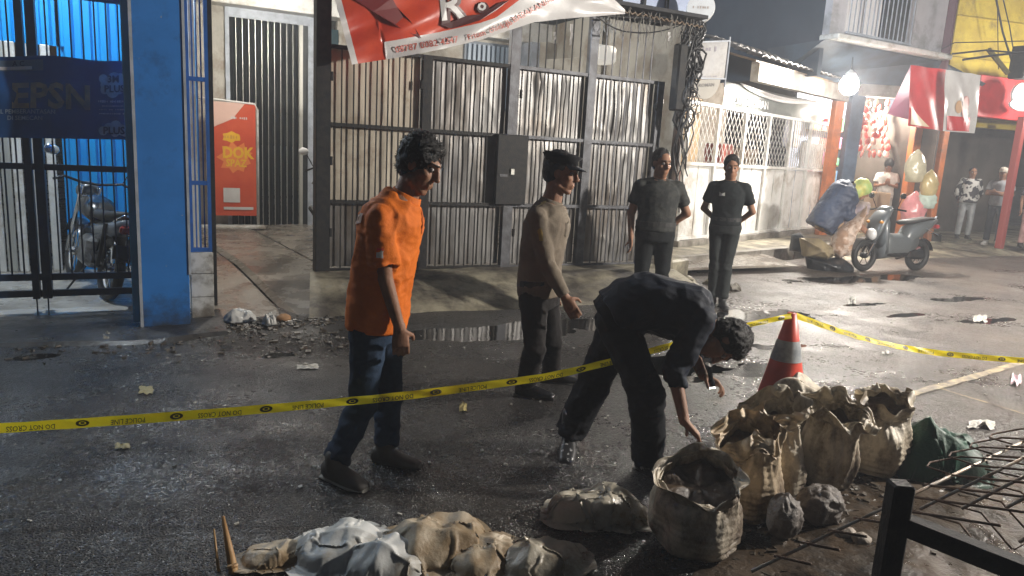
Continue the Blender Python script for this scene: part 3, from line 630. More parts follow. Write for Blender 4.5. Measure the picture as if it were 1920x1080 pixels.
build(MB().prism(q, nn, .1), 'panel', M('faded grey sign face', (.24, .24, .25), .45, (.3, .29, .28), 3, dirt=(.16, .14, .12), dirt_amt=.4), xs_)
for a, b in ((q[0], q[1]), (q[1], q[2]), (q[2], q[3]), (q[3], q[0])): build(MB().bar(a-nn*.006, b-nn*.006, .018), 'frame', GREYTRIM, xs_)
ex = (q[1]-q[0]).normalized(); cq = (q[0]+q[1]+q[2]+q[3])/4
fq = plane_fn(cq-nn*.004, ex, UP); m_ = MB(); marks(m_, fq, 0, .13, .36, .06, 9, 1); marks(m_, fq, .02, -.2, .3, .02, 12, 2); build(m_, 'faded_marks', M('faded purple print', (.17, .15, .19), .5), xs_)
cb = q[3].lerp(q[2], .55)-UP*.012; b = MB(); b.prism([cb+ex*(.19*math.cos(t*PI/14))-UP*(.24*math.sin(t*PI/14)) for t in range(15)], nn, .02)
build(b, 'tab', M('beige tab', (.36, .33, .28), .5, (.3, .28, .24), 3), xs_); m_ = MB(); put_text(m_, 'ROMAN', plane_fn(cb-nn*.006-UP*.07, ex, UP), .06, bold=.01); build(m_, 'lettering', M('dark faded print', (.12, .11, .11), .5), xs_)
build(MB().tube([q[1]+Vector((0, 0, .05)), q[2]-UP*.1], .012), 'bracket', GREYTRIM, xs_)
up_ = thing('utility_pole', 'old dark wooden pole wrapped in tangled black cables at the fence end', 'pole', (6.05, 7.55, 0))
b = MB(); b.lathe((6.02, 7.6, 0), [(.085-.008*k, k*.5) for k in range(8)], 12); mt = M('tarred pole wood', (.1, .06, .04), .75, (.04, .03, .025), 7, bump=.8, bscale=30, stretch=(1, 1, .2)); build(b, 'shaft', mt, up_, smooth=True)
for k in range(16):
    r_ = random.Random(k); p = []; zz = 3.4
    x0 = 6.0+r_.uniform(-.1, .1); sg = r_.choice((-1, 1))
    L = r_.uniform(.7, 3.0)
    for t in range(13): p.append((x0+.06*math.sin(t*.9+k)+.03*r_.uniform(-1, 1), 7.45+.04*math.cos(t+k), 3.3-L*t/12))
    build(MB().tube(p, r_.choice((.008, .012, .017)), 6), 'cable', CABLE, up_, smooth=True)
b = MB(); rr = random.Random(3)
for k in range(30):
    c = Vector((6.0+rr.uniform(-.11, .11), 7.45+rr.uniform(-.07, .07), rr.uniform(2.0, 3.3))); R_ = rr.uniform(.04, .12)
    b.tube([c+Vector((R_*math.cos(t*.7)*rr.uniform(.8, 1.2), rr.uniform(-.03, .03), R_*1.3*math.sin(t*.7))) for t in range(9)], rr.choice((.006, .01, .014)), 6, closed=True)
build(b, 'cable_tangle', CABLE, up_, smooth=True)
build(MB().span((5.8, 7.42, 2.2), (5.94, 7.56, 3.0), bev=.02), 'junction_box', BLACKM, up_)
def wire(name, pts, r, label, n=24, sag=0., m=CABLE):
    P = [Vector(p) for p in pts]; out = []
    for i in range(len(P)-1):
        for t in range(n): s = t/n; out.append(P[i].lerp(P[i+1], s)-UP*sag*4*s*(1-s))
    out.append(P[-1]); return one(name, MB().tube(out, r, 6), m, label, 'cable', smooth=True)
wire('overhead_cable', [(5.95, 7.5, 3.35), WY(1120, 28, 7.3), WY(1060, -30, 7.3)], .012, 'black cable running left from the cable tangle along the brown eave', sag=.03)
wire('overhead_cable', [(6.0, 7.5, 3.3), WY(1180, 60, 7.3), WY(1100, 10, 7.2)], .008, 'thin black cable drooping from the cable tangle under the eave', sag=.06)
# ================================================================ white fenced house, right of the pole
A_ = G(1268, 457, .25); B_ = G(1530, 432, .25); wd_ = (B_-A_).normalized(); LW = (B_-A_).length; wb_ = Vector((-wd_.y, wd_.x, 0))
def wf(s, t, z): return Vector((A_.x, A_.y, 0))+wd_*s+wb_*t+UP*z
WR = Matrix((wd_, wb_, UP)).transposed()
def wbox(b, s0, s1, t0, t1, z0, z1, bev=0.): return b.box(wf((s0+s1)/2, (t0+t1)/2, (z0+z1)/2), (abs(s1-s0), abs(t1-t0), abs(z1-z0)), rot=WR, bev=bev)
# raised kerb platform
kp = thing('kerb', None, None, wf(2, -.8, 0)); kp['kind'] = 'structure'
K0 = G(1290, 481, .22); K1 = G(1500, 463, .22); kd = (K1-K0).normalized(); K0 = K0-kd*.25; K2 = K0+kd*7.8
s_ = 0
for i in range(7):
    a = K0.lerp(K2, i/7+.001); b_ = K0.lerp(K2, (i+1)/7-.001); n_ = Vector((-kd.y, kd.x, 0)); q = MB()
    q.prism([a.xy.to_3d()-UP*.05, b_.xy.to_3d()-UP*.05, b_.xy.to_3d()+n_*.14-UP*.05, a.xy.to_3d()+n_*.14-UP*.05], UP, .27); build(q, 'kerb_stone', KERB, kp)
n_ = Vector((-kd.y, kd.x, 0)); pf = MB()
def fpf(u, v):
    a = K0.lerp(K2, u)+n_*.14; b_ = wf(u*9.6-.8, .3, 0); p = a.lerp(b_, v); return Vector((p.x, p.y, .2+nz((p.x, p.y, 0), 2)*.012))
pf.grid(fpf, 50, 16); struct('footway', pf, CONCD, True)
ft = MB(); ft.prism([(K2.x-.3, K2.y-.1, 0), (30, 10.2, 0), (30, 14, 0), (K2.x-.4, 12.6, 0)], UP, .16)
struct('shop_pavement', ft, CONCD)
rp = MB(); rp.grid(lambda u, v: Vector((10.9+u*12, 8.6+v*1.75+u*.3, -.03+.19*v+nz((u*12, v*2, 0), 2)*.014)), 60, 14); struct('pavement_slope', rp, CONCD, True)
wfz = thing('white_fence', 'long white steel fence with diamond lattice above plain white panels', 'fence', wf(2.5, 0, .2))
b = MB(); wbox(b, -.05, LW+.1, -.07, .09, .2, .3); build(b, 'sill', KERB, wfz)
nb = 6; wbs = [LW*i/nb for i in range(nb+1)]
for i, s in enumerate(wbs): build(wbox(MB(), s-.03, s+.03, -.03, .03, .3, 2.52), 'post', WHITEP, wfz)
for z in (.31, 1.53, 2.49): build(wbox(MB(), .03, LW-.03, -.026, .026, z, z+.05), 'rail', WHITEP, wfz)
for i in range(nb):
    s0, s1 = wbs[i]+.035, wbs[i+1]-.035
    for j in range(2):
        a, c = s0+(s1-s0)*j/2+.012, s0+(s1-s0)*(j+1)/2-.012
        q = MB(); q.grid(lambda u, v: wf(a+(c-a)*u, .012+nz((a+u, 0, v*1.5), 1.6)*.012, .365+1.16*v), 8, 12); build(q, 'white_panel', WHITEP, wfz, smooth=True)
    q = MB(); n = 7; z0, z1 = 1.58, 2.49; Wd = s1-s0; st = .135
    k = -int((z1-z0)/st)-1
    while k*st < Wd:                                               # crossing flat strips
        for sg in (1, -1):
            x0 = k*st; pa = []
            lo = max(0, -x0); hi = min((z1-z0)*.62, Wd-x0)
            if hi > lo:
                f0 = lambda t: wf(s0+(x0+t if sg > 0 else Wd-(x0+t)), sg*.006, z0+t/.62)
                q.bar(f0(lo), f0(hi), .006, .009)
        k += 1
    if i not in (4, 5): build(q, 'lattice', WHITEP, wfz)
    else:
        for t in range(9): build(wbox(MB(), s0+Wd*(t+.5)/9-.006, s0+Wd*(t+.5)/9+.006, -.008, .008, 1.58, 2.49), 'bar', WHITEP, wfz)
build(wbox(MB(), LW*.79, LW-.06, .03, .05, 1.55, 2.1), 'white_sheet', M('pale plastic sheet', (.6, .6, .6), .35, (.7, .7, .7), 3, bump=.5, bscale=6), wfz)
# house behind: wall, openings, roof
wh = thing('white_house', 'cream plastered house with weathered tile roof behind the white fence', 'building', wf(2.6, 2.6, .2))
build(wbox(MB(), -.6, LW+.3, 2.6, 2.75, .2, 3.5), 'wall', CREAM, wh)
build(wbox(MB(), -.62, -.5, .2, 2.6, .2, 3.2), 'side_wall', CREAM, wh)
build(wbox(MB(), .25, 1.15, 2.50, 2.58, .3, 2.6), 'door', WOOD, wh)
build(wbox(MB(), 1.6, 2.6, 2.50, 2.58, 1.1, 2.4), 'window', M('dim window', (.06, .07, .07), .2), wh)
build(wbox(MB(), 3.0, 4.3, 2.40, 2.58, .3, 2.3), 'shutter', M('rust red shutter', (.3, .1, .06), .6, (.2, .09, .06), 5), wh)
build(wbox(MB(), 1.5, LW+.2, -.35, -.2, 2.98, 3.30), 'fascia', CREAM, wh)
build(wbox(MB(), LW-.05, LW+.2, -.42, -.36, 2.55, 2.60), 'bracket', BLACKM, wh)
rt = []
row_h = .24
tile = MB(); n = 7
tile.grid(lambda u, v: Vector((.26*(u-.5), .30*v, .035*math.sin(u*PI*1.0)+.02*(1-v))), n, 3)
k_ = len(tile.v); tile.grid(lambda u, v: Vector((.26*(u-.5), .30*v, .035*math.sin(u*PI*1.0)+.02*(1-v)-.014)), n, 3)
tile.f += [(i, i+1, k_+i+1, k_+i) for i in range(n-1)]
tme = bpy.data.meshes.new('tile'); tme.from_pydata(tile.v, [], tile.f); tme.materials.append(ROOFT)
ro = thing('tile_roof', 'weathered grey clay tile roof edge sloping over the white fence', 'roof', wf(3, .5, 3.3))
pitch = math.radians(17); Rt = Matrix((wd_, (wb_*math.cos(pitch)+UP*math.sin(pitch)), (UP*math.cos(pitch)-wb_*math.sin(pitch)))).transposed()
rr = random.Random(5)
for r_ in range(5):
    for c_ in range(22):
        o = bpy.data.objects.new('tile', tme); COL.objects.link(o); o.parent = ro
        p = wf(1.35+c_*.225+(r_ % 2)*.0, -.52, 3.32)+(wb_*math.cos(pitch)+UP*math.sin(pitch))*(r_*.25)+UP*(.016*r_+rr.uniform(-.006, .006))
        o.matrix_local = XF[ro.name].inverted() @ (Matrix.Translation(p) @ Rt.to_4x4() @ Matrix.Rotation(rr.uniform(-.03, .03), 4, 'Z'))
rs_ = MB(); P = [wf(1.25, -.4, 3.29), wf(LW+.5, -.4, 3.29), wf(LW+.5, 2.7, 4.2), wf(1.25, 2.7, 4.2)]; rs_.prism(P, UP, -.03); build(rs_, 'roof_board', WOOD, wh)
# banner on the white fence
wbn = thing('white_banner', 'white and grey vinyl banner with pale lettering hung above the white fence', 'banner', wf(3, .1, 2.5))
GREYV = M('grey green banner print', (.075, .085, .075), .5, (.11, .12, .105), 3)
def wbf(u, v, off=0.): s = 1.2+u*(LW-1.45); return wf(s, .1-off+nz((u*5, v*2, 1), 1.2)*.05, 2.54+.42*v-.02*math.sin(u*PI))
build(MB().grid(lambda u, v: wbf(u, v), 50, 12), 'vinyl_sheet', GREYV, wbn, smooth=True)
build(MB().grid(lambda u, v: wbf(.12+u*.85, 1.06-.16*math.sin(u*PI)-(.30-.1*u)*v*math.sin(min(1, u*1.0)*PI)**.5, .02+.02*math.sin(v*9)), 50, 8), 'white_fold', WHITEV, wbn, smooth=True)
m_ = MB(); put_text(m_, 'AAN ECERAN', lambda a, b: wbf(.24+a/(LW-1.45), .36+b/.42, .035), .2, 0, 0, .02); build(m_, 'lettering', WHITEV, wbn)
for s0 in (4.6, 5.1): one('hanging_cloth', wbox(MB(), s0, s0+.28, .5, .53, 2.0, 2.6, .01), M('cloth %g' % s0, (.25, .26, .3) if s0 < 5 else (.5, .5, .5), .9), {4.6: 'grey cloth hanging behind the right end of the white fence', 5.1: 'white cloth hanging by the orange post behind the fence'}[s0], 'cloth')
one('plywood_sheet', wbox(MB(), .05, .9, .3, .33, 1.5, 2.95, .01), M('plywood', (.42, .28, .13), .6, (.34, .22, .11), 3), 'brown plywood sheet standing behind the first lattice bay of the white fence', 'board')
one('red_cooler', wbox(MB(), 2.3, 2.75, .6, 1.0, .3, 1.95, .03), M('dull red plastic', (.4, .09, .06), .5), 'dull red cooler cabinet behind the middle of the white fence', 'cabinet')
one('wood_rack', wbox(MB(), 2.95, 3.75, .6, 1.0, .3, 1.9, .02), WOOD, 'brown wooden rack behind the fourth lattice bay of the white fence', 'rack')
# concrete paste-up, rubble by the pole
rb = random.Random(11); P0 = G(1262, 540)
for i in range(26):
    p = P0+Vector((rb.gauss(0, .34), rb.gauss(.1, .22), 0)); s = rb.uniform(.04, .13)
    b = MB(); b.ell((p.x, p.y, s*.3), (s, s*rb.uniform(.6, 1), s*rb.uniform(.4, .7)), Matrix.Rotation(rb.random()*6, 3, 'Z') @ Matrix.Rotation(rb.random(), 3, 'X'), 7, 5)
    for k in range(len(b.v)): v = Vector(b.v[k]); b.v[k] = tuple(v+Vector((nz(v*14), nz(v*14, 1, 5), nz(v*14, 1, 9)))*s*.5)
    one('rubble', b, CONCD if i % 3 else KERB, 'broken concrete lump in the rubble heap beside the dark pole', 'rubble', 'rubble heaped beside the dark pole')
one('broken_kerb_block', MB().box(G(1245, 508, .1)+Vector((.15, .05, 0)), (.5, .3, .34), .4, bev=.03), CONCD, 'grey broken concrete block at the foot of the dark pole', 'block')

# ================================================================ balcony house, kiosk and red shop
bh = thing('balcony_house', 'pale grey upper storey with barred curtained window and projecting white slab', 'building', (13, 10.4, 3.9))
E0, E1 = D(1572, 72, 13.4), D(1786, 112, 15.1); ed = (E1-E0); ed.z = 0; ed.normalize(); en = Vector((-ed.y, ed.x, 0)); zb = (E0.z+E1.z)/2; LE = (E1-E0).xy.length
def bf(s, t, z): return Vector((E0.x, E0.y, 0))+ed*s+en*t+UP*z
BR = Matrix((ed, en, UP)).transposed()
def bbox(b, s0, s1, t0, t1, z0, z1, bev=0.): return b.box(bf((s0+s1)/2, (t0+t1)/2, (z0+z1)/2), (abs(s1-s0), abs(t1-t0), abs(z1-z0)), rot=BR, bev=bev)
GREYW = M('pale grey plaster', (.5, .5, .53), .6, (.42, .42, .45), 2, dirt=(.25, .25, .25), dirt_amt=.25)
build(bbox(MB(), 0, LE, 0, .42, zb, zb+.1, .02), 'floor_slab', WHITEP, bh)
build(bbox(MB(), .05, .45, .25, .4, zb+.1, zb+3), 'wall', GREYW, bh); build(bbox(MB(), 2.45, LE-.02, .25, .4, zb+.1, zb+3), 'wall', GREYW, bh)
build(bbox(MB(), .45, 2.45, .25, .4, zb+.1, zb+.2), 'wall', GREYW, bh); build(bbox(MB(), .05, .15, .4, 3.4, zb-.6, zb+3), 'side_wall', M('dark slate wall', (.035, .05, .068), .8, (.028, .04, .055), 1.5), bh)  # side wall's darkness at night put into its colour, front stays pale
build(bbox(MB(), .45, 2.45, .9, .95, zb+.1, zb+2.5), 'back_panel', M('navy night room', (.02, .03, .05), .5), bh)
cu = MB(); cu.grid(lambda u, v: bf(.5+1.25*u, .55+math.sin(u*42)*.05+nz((u*9, v*2, 0))*.03, zb+.2+2*v), 90, 8); build(cu, 'curtain', M('white curtain', (.72, .72, .74), .7), bh, smooth=True)
wg = build(bbox(MB(), .45, 2.35, .19, .22, zb+.16, zb+.20), 'window_grille', GREYTRIM, bh)
for i in range(15): s = .5+i*.13; build(bbox(MB(), s-.008, s+.008, .197, .213, zb+.2, zb+1.6), 'bar', GREYTRIM, bh)
build(bbox(MB(), LE-.01, LE+.05, .1, .25, zb-.2, zb+3), 'drain_pipe', M('maroon pipe', (.12, .06, .07), .5), bh)
cn2 = thing('dark_canopy', 'dark blue grey canopy sloping down beneath the white balcony slab', 'canopy', bf(1.5, .4, 3.4))
q = MB(); q.add([bf(-.1, .2, zb-.01), bf(LE+.0, .2, zb-.01), bf(LE+1.2, -.05, zb-.35), bf(LE+1.2, .1, zb-.48), bf(-.1, 1.3, zb-.62), bf(-.1, 1.5, zb-.05), bf(LE+1.2, 1.4, zb-.05)],
               [(0, 1, 2, 3, 4), (0, 4, 5), (0, 5, 6, 1), (1, 6, 2), (2, 6, 3), (3, 6, 5, 4)])
build(q, 'sheet', M('dark slate sheet', (.06, .085, .11), .6, (.04, .05, .06), 2), cn2)
yh = thing('yellow_house', 'mustard yellow painted house wall above the red shop sign', 'building', (17.5, 11.2, 3))
Y0 = D(1790, 60, 16.6); yw = Vector((1, -.18, 0)).normalized(); yn = Vector((-yw.y, yw.x, 0)); YR = Matrix((yw, yn, UP)).transposed()
build(MB().box(Vector((Y0.x, Y0.y, 5.2))+yw*3.6+yn*.1, (7.2, .2, 5), rot=YR), 'wall', YELLOWP, yh)
for k in range(5): build(MB().box(Vector((Y0.x, Y0.y, 3.3+k*.85))+yw*3.6-yn*.012, (7.2, .03, .012), rot=YR), 'groove', M('ochre groove', (.4, .3, .04), .7), yh)
wire('overhead_cable', [D(1860, -40, 15.5), D(1880, 60, 15.5), D(1905, 140, 15.5)], .02, 'thick cable bundle hanging down against the yellow wall')
wire('overhead_cable', [D(1872, -40, 15.4), D(1893, 50, 15.4), D(1901, 100, 15.4)], .012, 'thinner cable beside the thick bundle on the yellow wall')
wire('overhead_cable', [D(1766, 92, 14.8), D(1790, 80, 14.8), D(1960, 76, 14.8)], .01, 'upper black cable running right from the balcony house')
wire('overhead_cable', [D(1785, 101, 14.8), D(1850, 94, 14.8), D(1960, 104, 14.8)], .018, 'middle black cable crossing in front of the yellow wall')
wire('overhead_cable', [D(1805, 112, 14.8), D(1862, 104, 14.8), D(1960, 94, 14.8)], .022, 'lowest thick cable crossing in front of the yellow wall')
wire('overhead_cable', [D(1870, 0, 14.8), D(1872, 130, 15.0)], .008, 'thin vertical wire in front of the yellow wall')
one('roof_strut', MB().bar(D(1853, 92, 14.9), D(1890, 138, 14.9), .07), M('olive brown strut', (.12, .1, .03), .6), 'dark slanting strut in front of the yellow wall', 'strut')
one('black_box', MB().box(D(1917, 118, 15), (.35, .3, .62), bev=.02), BLACKM, 'black junction box at the right end of the cables', 'box')
ORD = ['', 'first', 'second', 'third', 'fourth', 'fifth', 'sixth', 'seventh', 'eighth', 'ninth', 'tenth']+['eleventh', 'twelfth', 'thirteenth', 'fourteenth', 'fifteenth', 'sixteenth', 'seventeenth', 'eighteenth', 'nineteenth', 'twentieth']
# kiosk
kb = thing('kiosk', 'lit snack kiosk with orange posts and a cream beam', 'kiosk', (14.6, 11.4, .2))
op = G(1541, 432, .25)
def vpost(px, dist, wpx, m, parent, z1, nm='post', z0=.16, dpt=.15, dy=0.):
    g0 = D(px, 430, dist); wdt = wpx*dist/1376*.92; return build(MB().box((g0.x, g0.y+dy, (z0+z1)/2), (wdt, dpt, z1-z0), -.1, bev=.01), nm, m, parent), g0
_, gk0 = vpost(1540, 15.6, 21, ORANGEP, kb, 3.35); _, gk1 = vpost(1690, 15.9, 20, ORANGEP, kb, 3.3); _, gk2 = vpost(1741, 15.9, 15, ORANGEP, kb, 3.3)
vpost(1572, 15.7, 34, M('grey blue column', (.1, .15, .22), .6, (.07, .1, .15), 3), kb, 3.2, 'column')
k0, k1 = gk0+Vector((.2, .0, 0)), gk1
kdv = (k1-k0); kdv.z = 0; KL = kdv.length; kdv.normalize(); kn = Vector((-kdv.y, kdv.x, 0)); KR = Matrix((kdv, kn, UP)).transposed()
def kf(s, t, z): return Vector((k0.x, k0.y, 0))+kdv*s+kn*t+UP*z
def kbox(b, s0, s1, t0, t1, z0, z1, bev=0.): return b.box(kf((s0+s1)/2, (t0+t1)/2, (z0+z1)/2), (abs(s1-s0), abs(t1-t0), abs(z1-z0)), rot=KR, bev=bev)
build(kbox(MB(), -.1, KL+1.4, -.1, .1, 3.12, 3.38, .01), 'beam', CREAM, kb)
build(kbox(MB(), -.1, KL+1.2, 1.9, 2.0, .16, 3.3), 'back_wall', M('kiosk back wall', (.35, .4, .5), .6, (.25, .3, .4), 2), kb)
build(kbox(MB(), -.1, KL+1.2, -.1, 2.0, 3.38, 3.44), 'roof', WOOD, kb)
build(kbox(MB(), KL*.72, KL-.15, .3, .8, .16, 1.15, .02), 'counter', M('counter board', (.45, .33, .22), .5, (.38, .28, .2), 3), kb)
for z in (1.25, 1.65, 2.05, 2.45): build(kbox(MB(), .2, KL+.9, 1.6, 1.9, z, z+.03), 'shelf', WOOD, kb)
rg = random.Random(21); pcs = [(.6, .1, .08), (.15, .3, .55), (.65, .6, .5), (.6, .45, .08), (.12, .4, .2), (.5, .15, .3), (.65, .65, .68)]
PM = [M('packet colour %d' % i, c, .4) for i, c in enumerate(pcs)]
for z in (1.28, 1.68, 2.08, 2.48):
    s = .25; kq = 0; SH = {1.28: 'lowest', 1.68: 'second', 2.08: 'third', 2.48: 'top'}[z]
    while s < KL+.8:
        ww = rg.uniform(.1, .2); h = rg.uniform(.16, .3); ci = rg.randrange(7); kq += 1
        one('grocery_box', kbox(MB(), s, s+ww, 1.62, 1.8, z, z+h, .008), PM[ci], '%s grocery pack, %s from the left on the %s kiosk shelf' % (('red', 'blue', 'cream', 'yellow', 'green', 'pink', 'white')[ci], ORD[kq], SH), 'grocery pack', 'grocery packs on the kiosk shelves'); s += ww+.015
point_light('kiosk_inner_light', kf(KL*.5, .5, 2.95), 520, (1, .9, .78), .15)
# hanging red packets
pk = MB(); pk.ell((0, 0, -.08), (.065, .03, .085), None, 8, 6); pk.box((0, 0, .01), (.06, .008, .02))
pkm = bpy.data.meshes.new('snack_packet'); pkm.from_pydata(pk.v, [], pk.f)
PKM = [M('red foil packet', (.6, .05, .05), .22, (.75, .3, .25), 9, spec=.8), M('pale pink foil packet', (.7, .35, .32), .22, (.7, .6, .5), 9), M('white foil packet', (.7, .66, .62), .25)]
for m in PKM:
    mm = pkm.copy(); mm.materials.append(m); m['me'] = 1; PKM[PKM.index(m)] = mm
for r_ in range(9):
    for c_ in range(5):
        p = D(1617+c_*12+rg.uniform(-3, 3)-(r_ > 6)*0, 186+r_*12, gk0.dot(FH)+.35+c_*.12); p.y += rg.uniform(-.04, .1)
        ci = 0 if rg.random() < .68 else rg.choice((1, 2)); o = bpy.data.objects.new('snack_packet', PKM[ci]); COL.objects.link(o); o.location = p; o.rotation_euler = (rg.uniform(-.3, .3), rg.uniform(-.3, .3), rg.uniform(-1, 1))
        tag(o, '%s foil packet, %s from the left in the %s row of the hanging cluster' % (('red', 'pale pink', 'white')[ci], ORD[c_+1], ORD[r_+1]), 'snack packet', 'red snack packets hanging in the kiosk')
# kiosk lamp
kl = thing('flood_lamp', 'glaring white bulb lamp hanging on the orange kiosk post', 'lamp', KIOSK_LAMP)
build(MB().ell(KIOSK_LAMP, (.17, .17, .18), None, 20, 12), 'bulb', LAMPW, kl, smooth=True)
build(MB().lathe(KIOSK_LAMP+UP*.13, [(.12, .03), (.1, .08), (.05, .12), (.02, .15)], 20), 'lamp_hood', WHITEPL, kl); build(MB().tube([KIOSK_LAMP+UP*.25, KIOSK_LAMP+UP*.5], .01), 'cord', CABLE, kl)  # hood added over the bulb to cut its upward glare
stp = thing('street_lamp', 'street lamp on a slim pole at the right of the street', 'street lamp', (STREET_LAMP.x+.6, STREET_LAMP.y+.3, 0))
build(MB().tube([(STREET_LAMP.x+.6, STREET_LAMP.y+.3, 0), (STREET_LAMP.x+.6, STREET_LAMP.y+.3, 4.4), (STREET_LAMP.x, STREET_LAMP.y, 4.5)], .045, 10), 'pole', GREYM, stp)
build(MB().lathe(STREET_LAMP+UP*.16, [(.13, 0), (.12, .05), (.03, .1)], 16), 'lamp_hood', GREYM, stp)
# red and white banner over the kiosk front
kbn = thing('kiosk_banner', 'folded red and white vinyl banner hanging at the kiosk front', 'banner', D(1765, 180, 13.6))
def q4(a, b, c, d, dist, n=24, amp=.04, seed=0): # TL TR BR BL
    P = [D(*a, dist), D(*b, dist+.5), D(*c, dist+.5), D(*d, dist)]
    return lambda u, v, off=0.: P[3].lerp(P[2], u).lerp(P[0].lerp(P[1], u), v)+Vector((-.45, -.9, 0))*(off+amp*nz((u*3, v*3, seed), 1)+.02*math.sin(u*12+v*6))
f1 = q4((1708, 122), (1785, 132), (1772, 246), (1702, 236), 13.4, seed=1); f2 = q4((1772, 131), (1838, 141), (1826, 250), (1766, 246), 13.45, amp=.02, seed=2)
build(MB().grid(lambda u, v: f1(u, v), 24, 20), 'red_sheet', REDP, kbn, smooth=True)
build(MB().grid(lambda u, v: f2(u, v, .03), 20, 20), 'white_sheet', WHITEV, kbn, smooth=True)
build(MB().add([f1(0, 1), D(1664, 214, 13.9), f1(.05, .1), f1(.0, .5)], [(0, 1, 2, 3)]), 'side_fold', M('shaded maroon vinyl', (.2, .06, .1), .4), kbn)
build(MB().grid(lambda u, v: f2(.08+u*.72, .02+.24*v+.0*u, .05), 10, 6), 'red_panel', REDP, kbn)
build(MB().grid(lambda u, v: f1(.05+.5*u*(1-v), .03+.3*v, .02), 10, 6), 'cream_flare', M('cream print', (.75, .62, .45), .4), kbn)
for (a, b_, r_, m) in ((.4, .42, .09, M('faded orange print', (.6, .38, .22), .5)), (.62, .5, .1, M('faded rose print', (.6, .3, .27), .5)), (.6, .36, .12, M('faded rose print', (.6, .3, .27), .5))):
    q = MB(); q.add([f2(a+r_*math.cos(t*PI/8), b_+r_*1.2*math.sin(t*PI/8), .045+len(m.name)*.0006+a*.01) for t in range(16)], [tuple(range(16))]); build(q, 'print_shape', m, kbn)
# plastic bags stacked before the orange post
TB = lambda n, c: M(n, c, .25, tuple(min(1, x*1.25) for x in c), 6, bump=.6, bscale=14, sub=.0)
def bag(name, c, r, m, label, seed=0, knot=True, cat='plastic bag', vox=.03, amp=.35, group=None):
    b = MB(); b.ell(c, r, None, 26, 18)
    for k in range(len(b.v)):
        v = Vector(b.v[k]); d = (v-Vector(c)); h = d.z/r[2]; s = 1+amp*(ridge(v, 2.2/max(r), seed)-.5)*.5+nz(v, 4/max(r), seed)*.12*amp/.35
        if knot and h > .55: s *= 1-.75*(h-.55)/.45*.8; d.z *= 1.25
        if h < -.6: d.z = -r[2]*.72+(h+.6)*.05
        b.v[k] = tuple(Vector(c)+Vector((d.x*s, d.y*s, d.z)))
    return one(name, b, m, label, cat, group, True)
for px, py, rx, rz, m, lb in ((1716, 318, .2, .3, TB('yellowish film', (.5, .46, .33)), 'upper yellowish clear bag of snacks at the orange kiosk post'),
                              (1742, 348, .17, .24, TB('amber film', (.5, .4, .2)), 'amber bag of crackers right of the yellowish bag'),
                              (1737, 375, .2, .2, TB('mint film', (.48, .58, .52)), 'pale green plastic bag bulging out beside the pink bag'),
                              (1712, 395, .24, .3, TB('pink film', (.62, .25, .26)), 'translucent pink bag lowest of the bags at the orange post')):
    bag('plastic_bag', D(px, py, 13.6+(py-318)*.002), (rx, rx*.8, rz), m, lb, px)
# red shop
rd = thing('red_shop', 'dark open shop front under a bright red fascia with a white bubble logo', 'shop', (17.5, 11, .2))
S0 = D(1831, 218, 15.7); sw = Vector((1, -.06, 0)).normalized(); sn = Vector((-sw.y, sw.x, 0)); SR = Matrix((sw, sn, UP)).transposed()
def sf(s, t, z): return Vector((S0.x, S0.y, 0))+sw*s+sn*t+UP*z
def sbox(b, s0, s1, t0, t1, z0, z1, bev=0.): return b.box(sf((s0+s1)/2, (t0+t1)/2, (z0+z1)/2), (abs(s1-s0), abs(t1-t0), abs(z1-z0)), rot=SR, bev=bev)
ztop = D(1831, 139, 15.7).z; zbt = S0.z
build(sbox(MB(), -.05, 5, 0, .25, zbt, ztop, .015), 'fascia', REDP, rd)
build(sbox(MB(), -.75, 5, 2.3, 2.4, .16, 3.6), 'back_wall', M('dim brown wall', (.1, .085, .07), .7, (.07, .06, .05), 2), rd)
build(sbox(MB(), -.75, 5, .25, 2.4, zbt+.05, zbt+.12), 'ceiling', DARKW, rd)
build(sbox(MB(), -.8, -.75, .2, 2.4, .16, zbt+.05), 'side_wall', M('dim brown wall', (.1, .085, .07)), rd)
for i in range(14): build(sbox(MB(), -.7+i*.15, -.66+i*.15, 2.2, 2.28, .2, 2.4), 'slat', M('dim metal slat', (.16, .14, .12), .4), rd)
build(sbox(MB(), -.3, 1.8, 2.12, 2.19, .2, .75), 'low_panel', M('dim yellow panel', (.35, .28, .06), .6), rd)
p = D(1903, 300, 15.2); pb = Vector((p.x, p.y, .16)); build(MB().box((pb.x, pb.y, 1.5), (.13, .13, 2.7), bev=.01), 'post', M('dull red post', (.35, .06, .05), .5), rd)
lc = D(1912, 178, 15.62)
def disc(c, r, rz_, m, nm, t=.05):
    b = MB(); b.prism([c+sw*r*math.cos(k*PI/12)+UP*rz_*math.sin(k*PI/12)-sn*0 for k in range(24)], -sn, t); return build(b, nm, m, rd)
disc(lc, .3, .24, WHITEV, 'logo_bubble', .06); disc(lc+sw*.05-UP*.2, .36, .12, WHITEV, 'logo_bubble', .05); 
m_ = MB(); put_text(m_, 'Gr M', plane_fn(lc-sn*.075+UP*.04+sw*.03, sw, UP), .17, bold=.02); build(m_, 'lettering', M('red lettering', (.55, .04, .04), .4), rd); m_ = MB(); put_text(m_, 'MART', plane_fn(lc-sn*.07-UP*.09+sw*.04, sw, UP), .08, bold=.02); put_text(m_, 'MINI MART', plane_fn(lc-sn*.07-UP*.2+sw*.07, sw, UP), .07, bold=.01)
build(m_, 'lettering', M('red lettering', (.55, .04, .04), .4), rd)
point_light('red_shop_light', sf(1.3, -1.2, 3.3), 260, (1, .93, .85), .2)
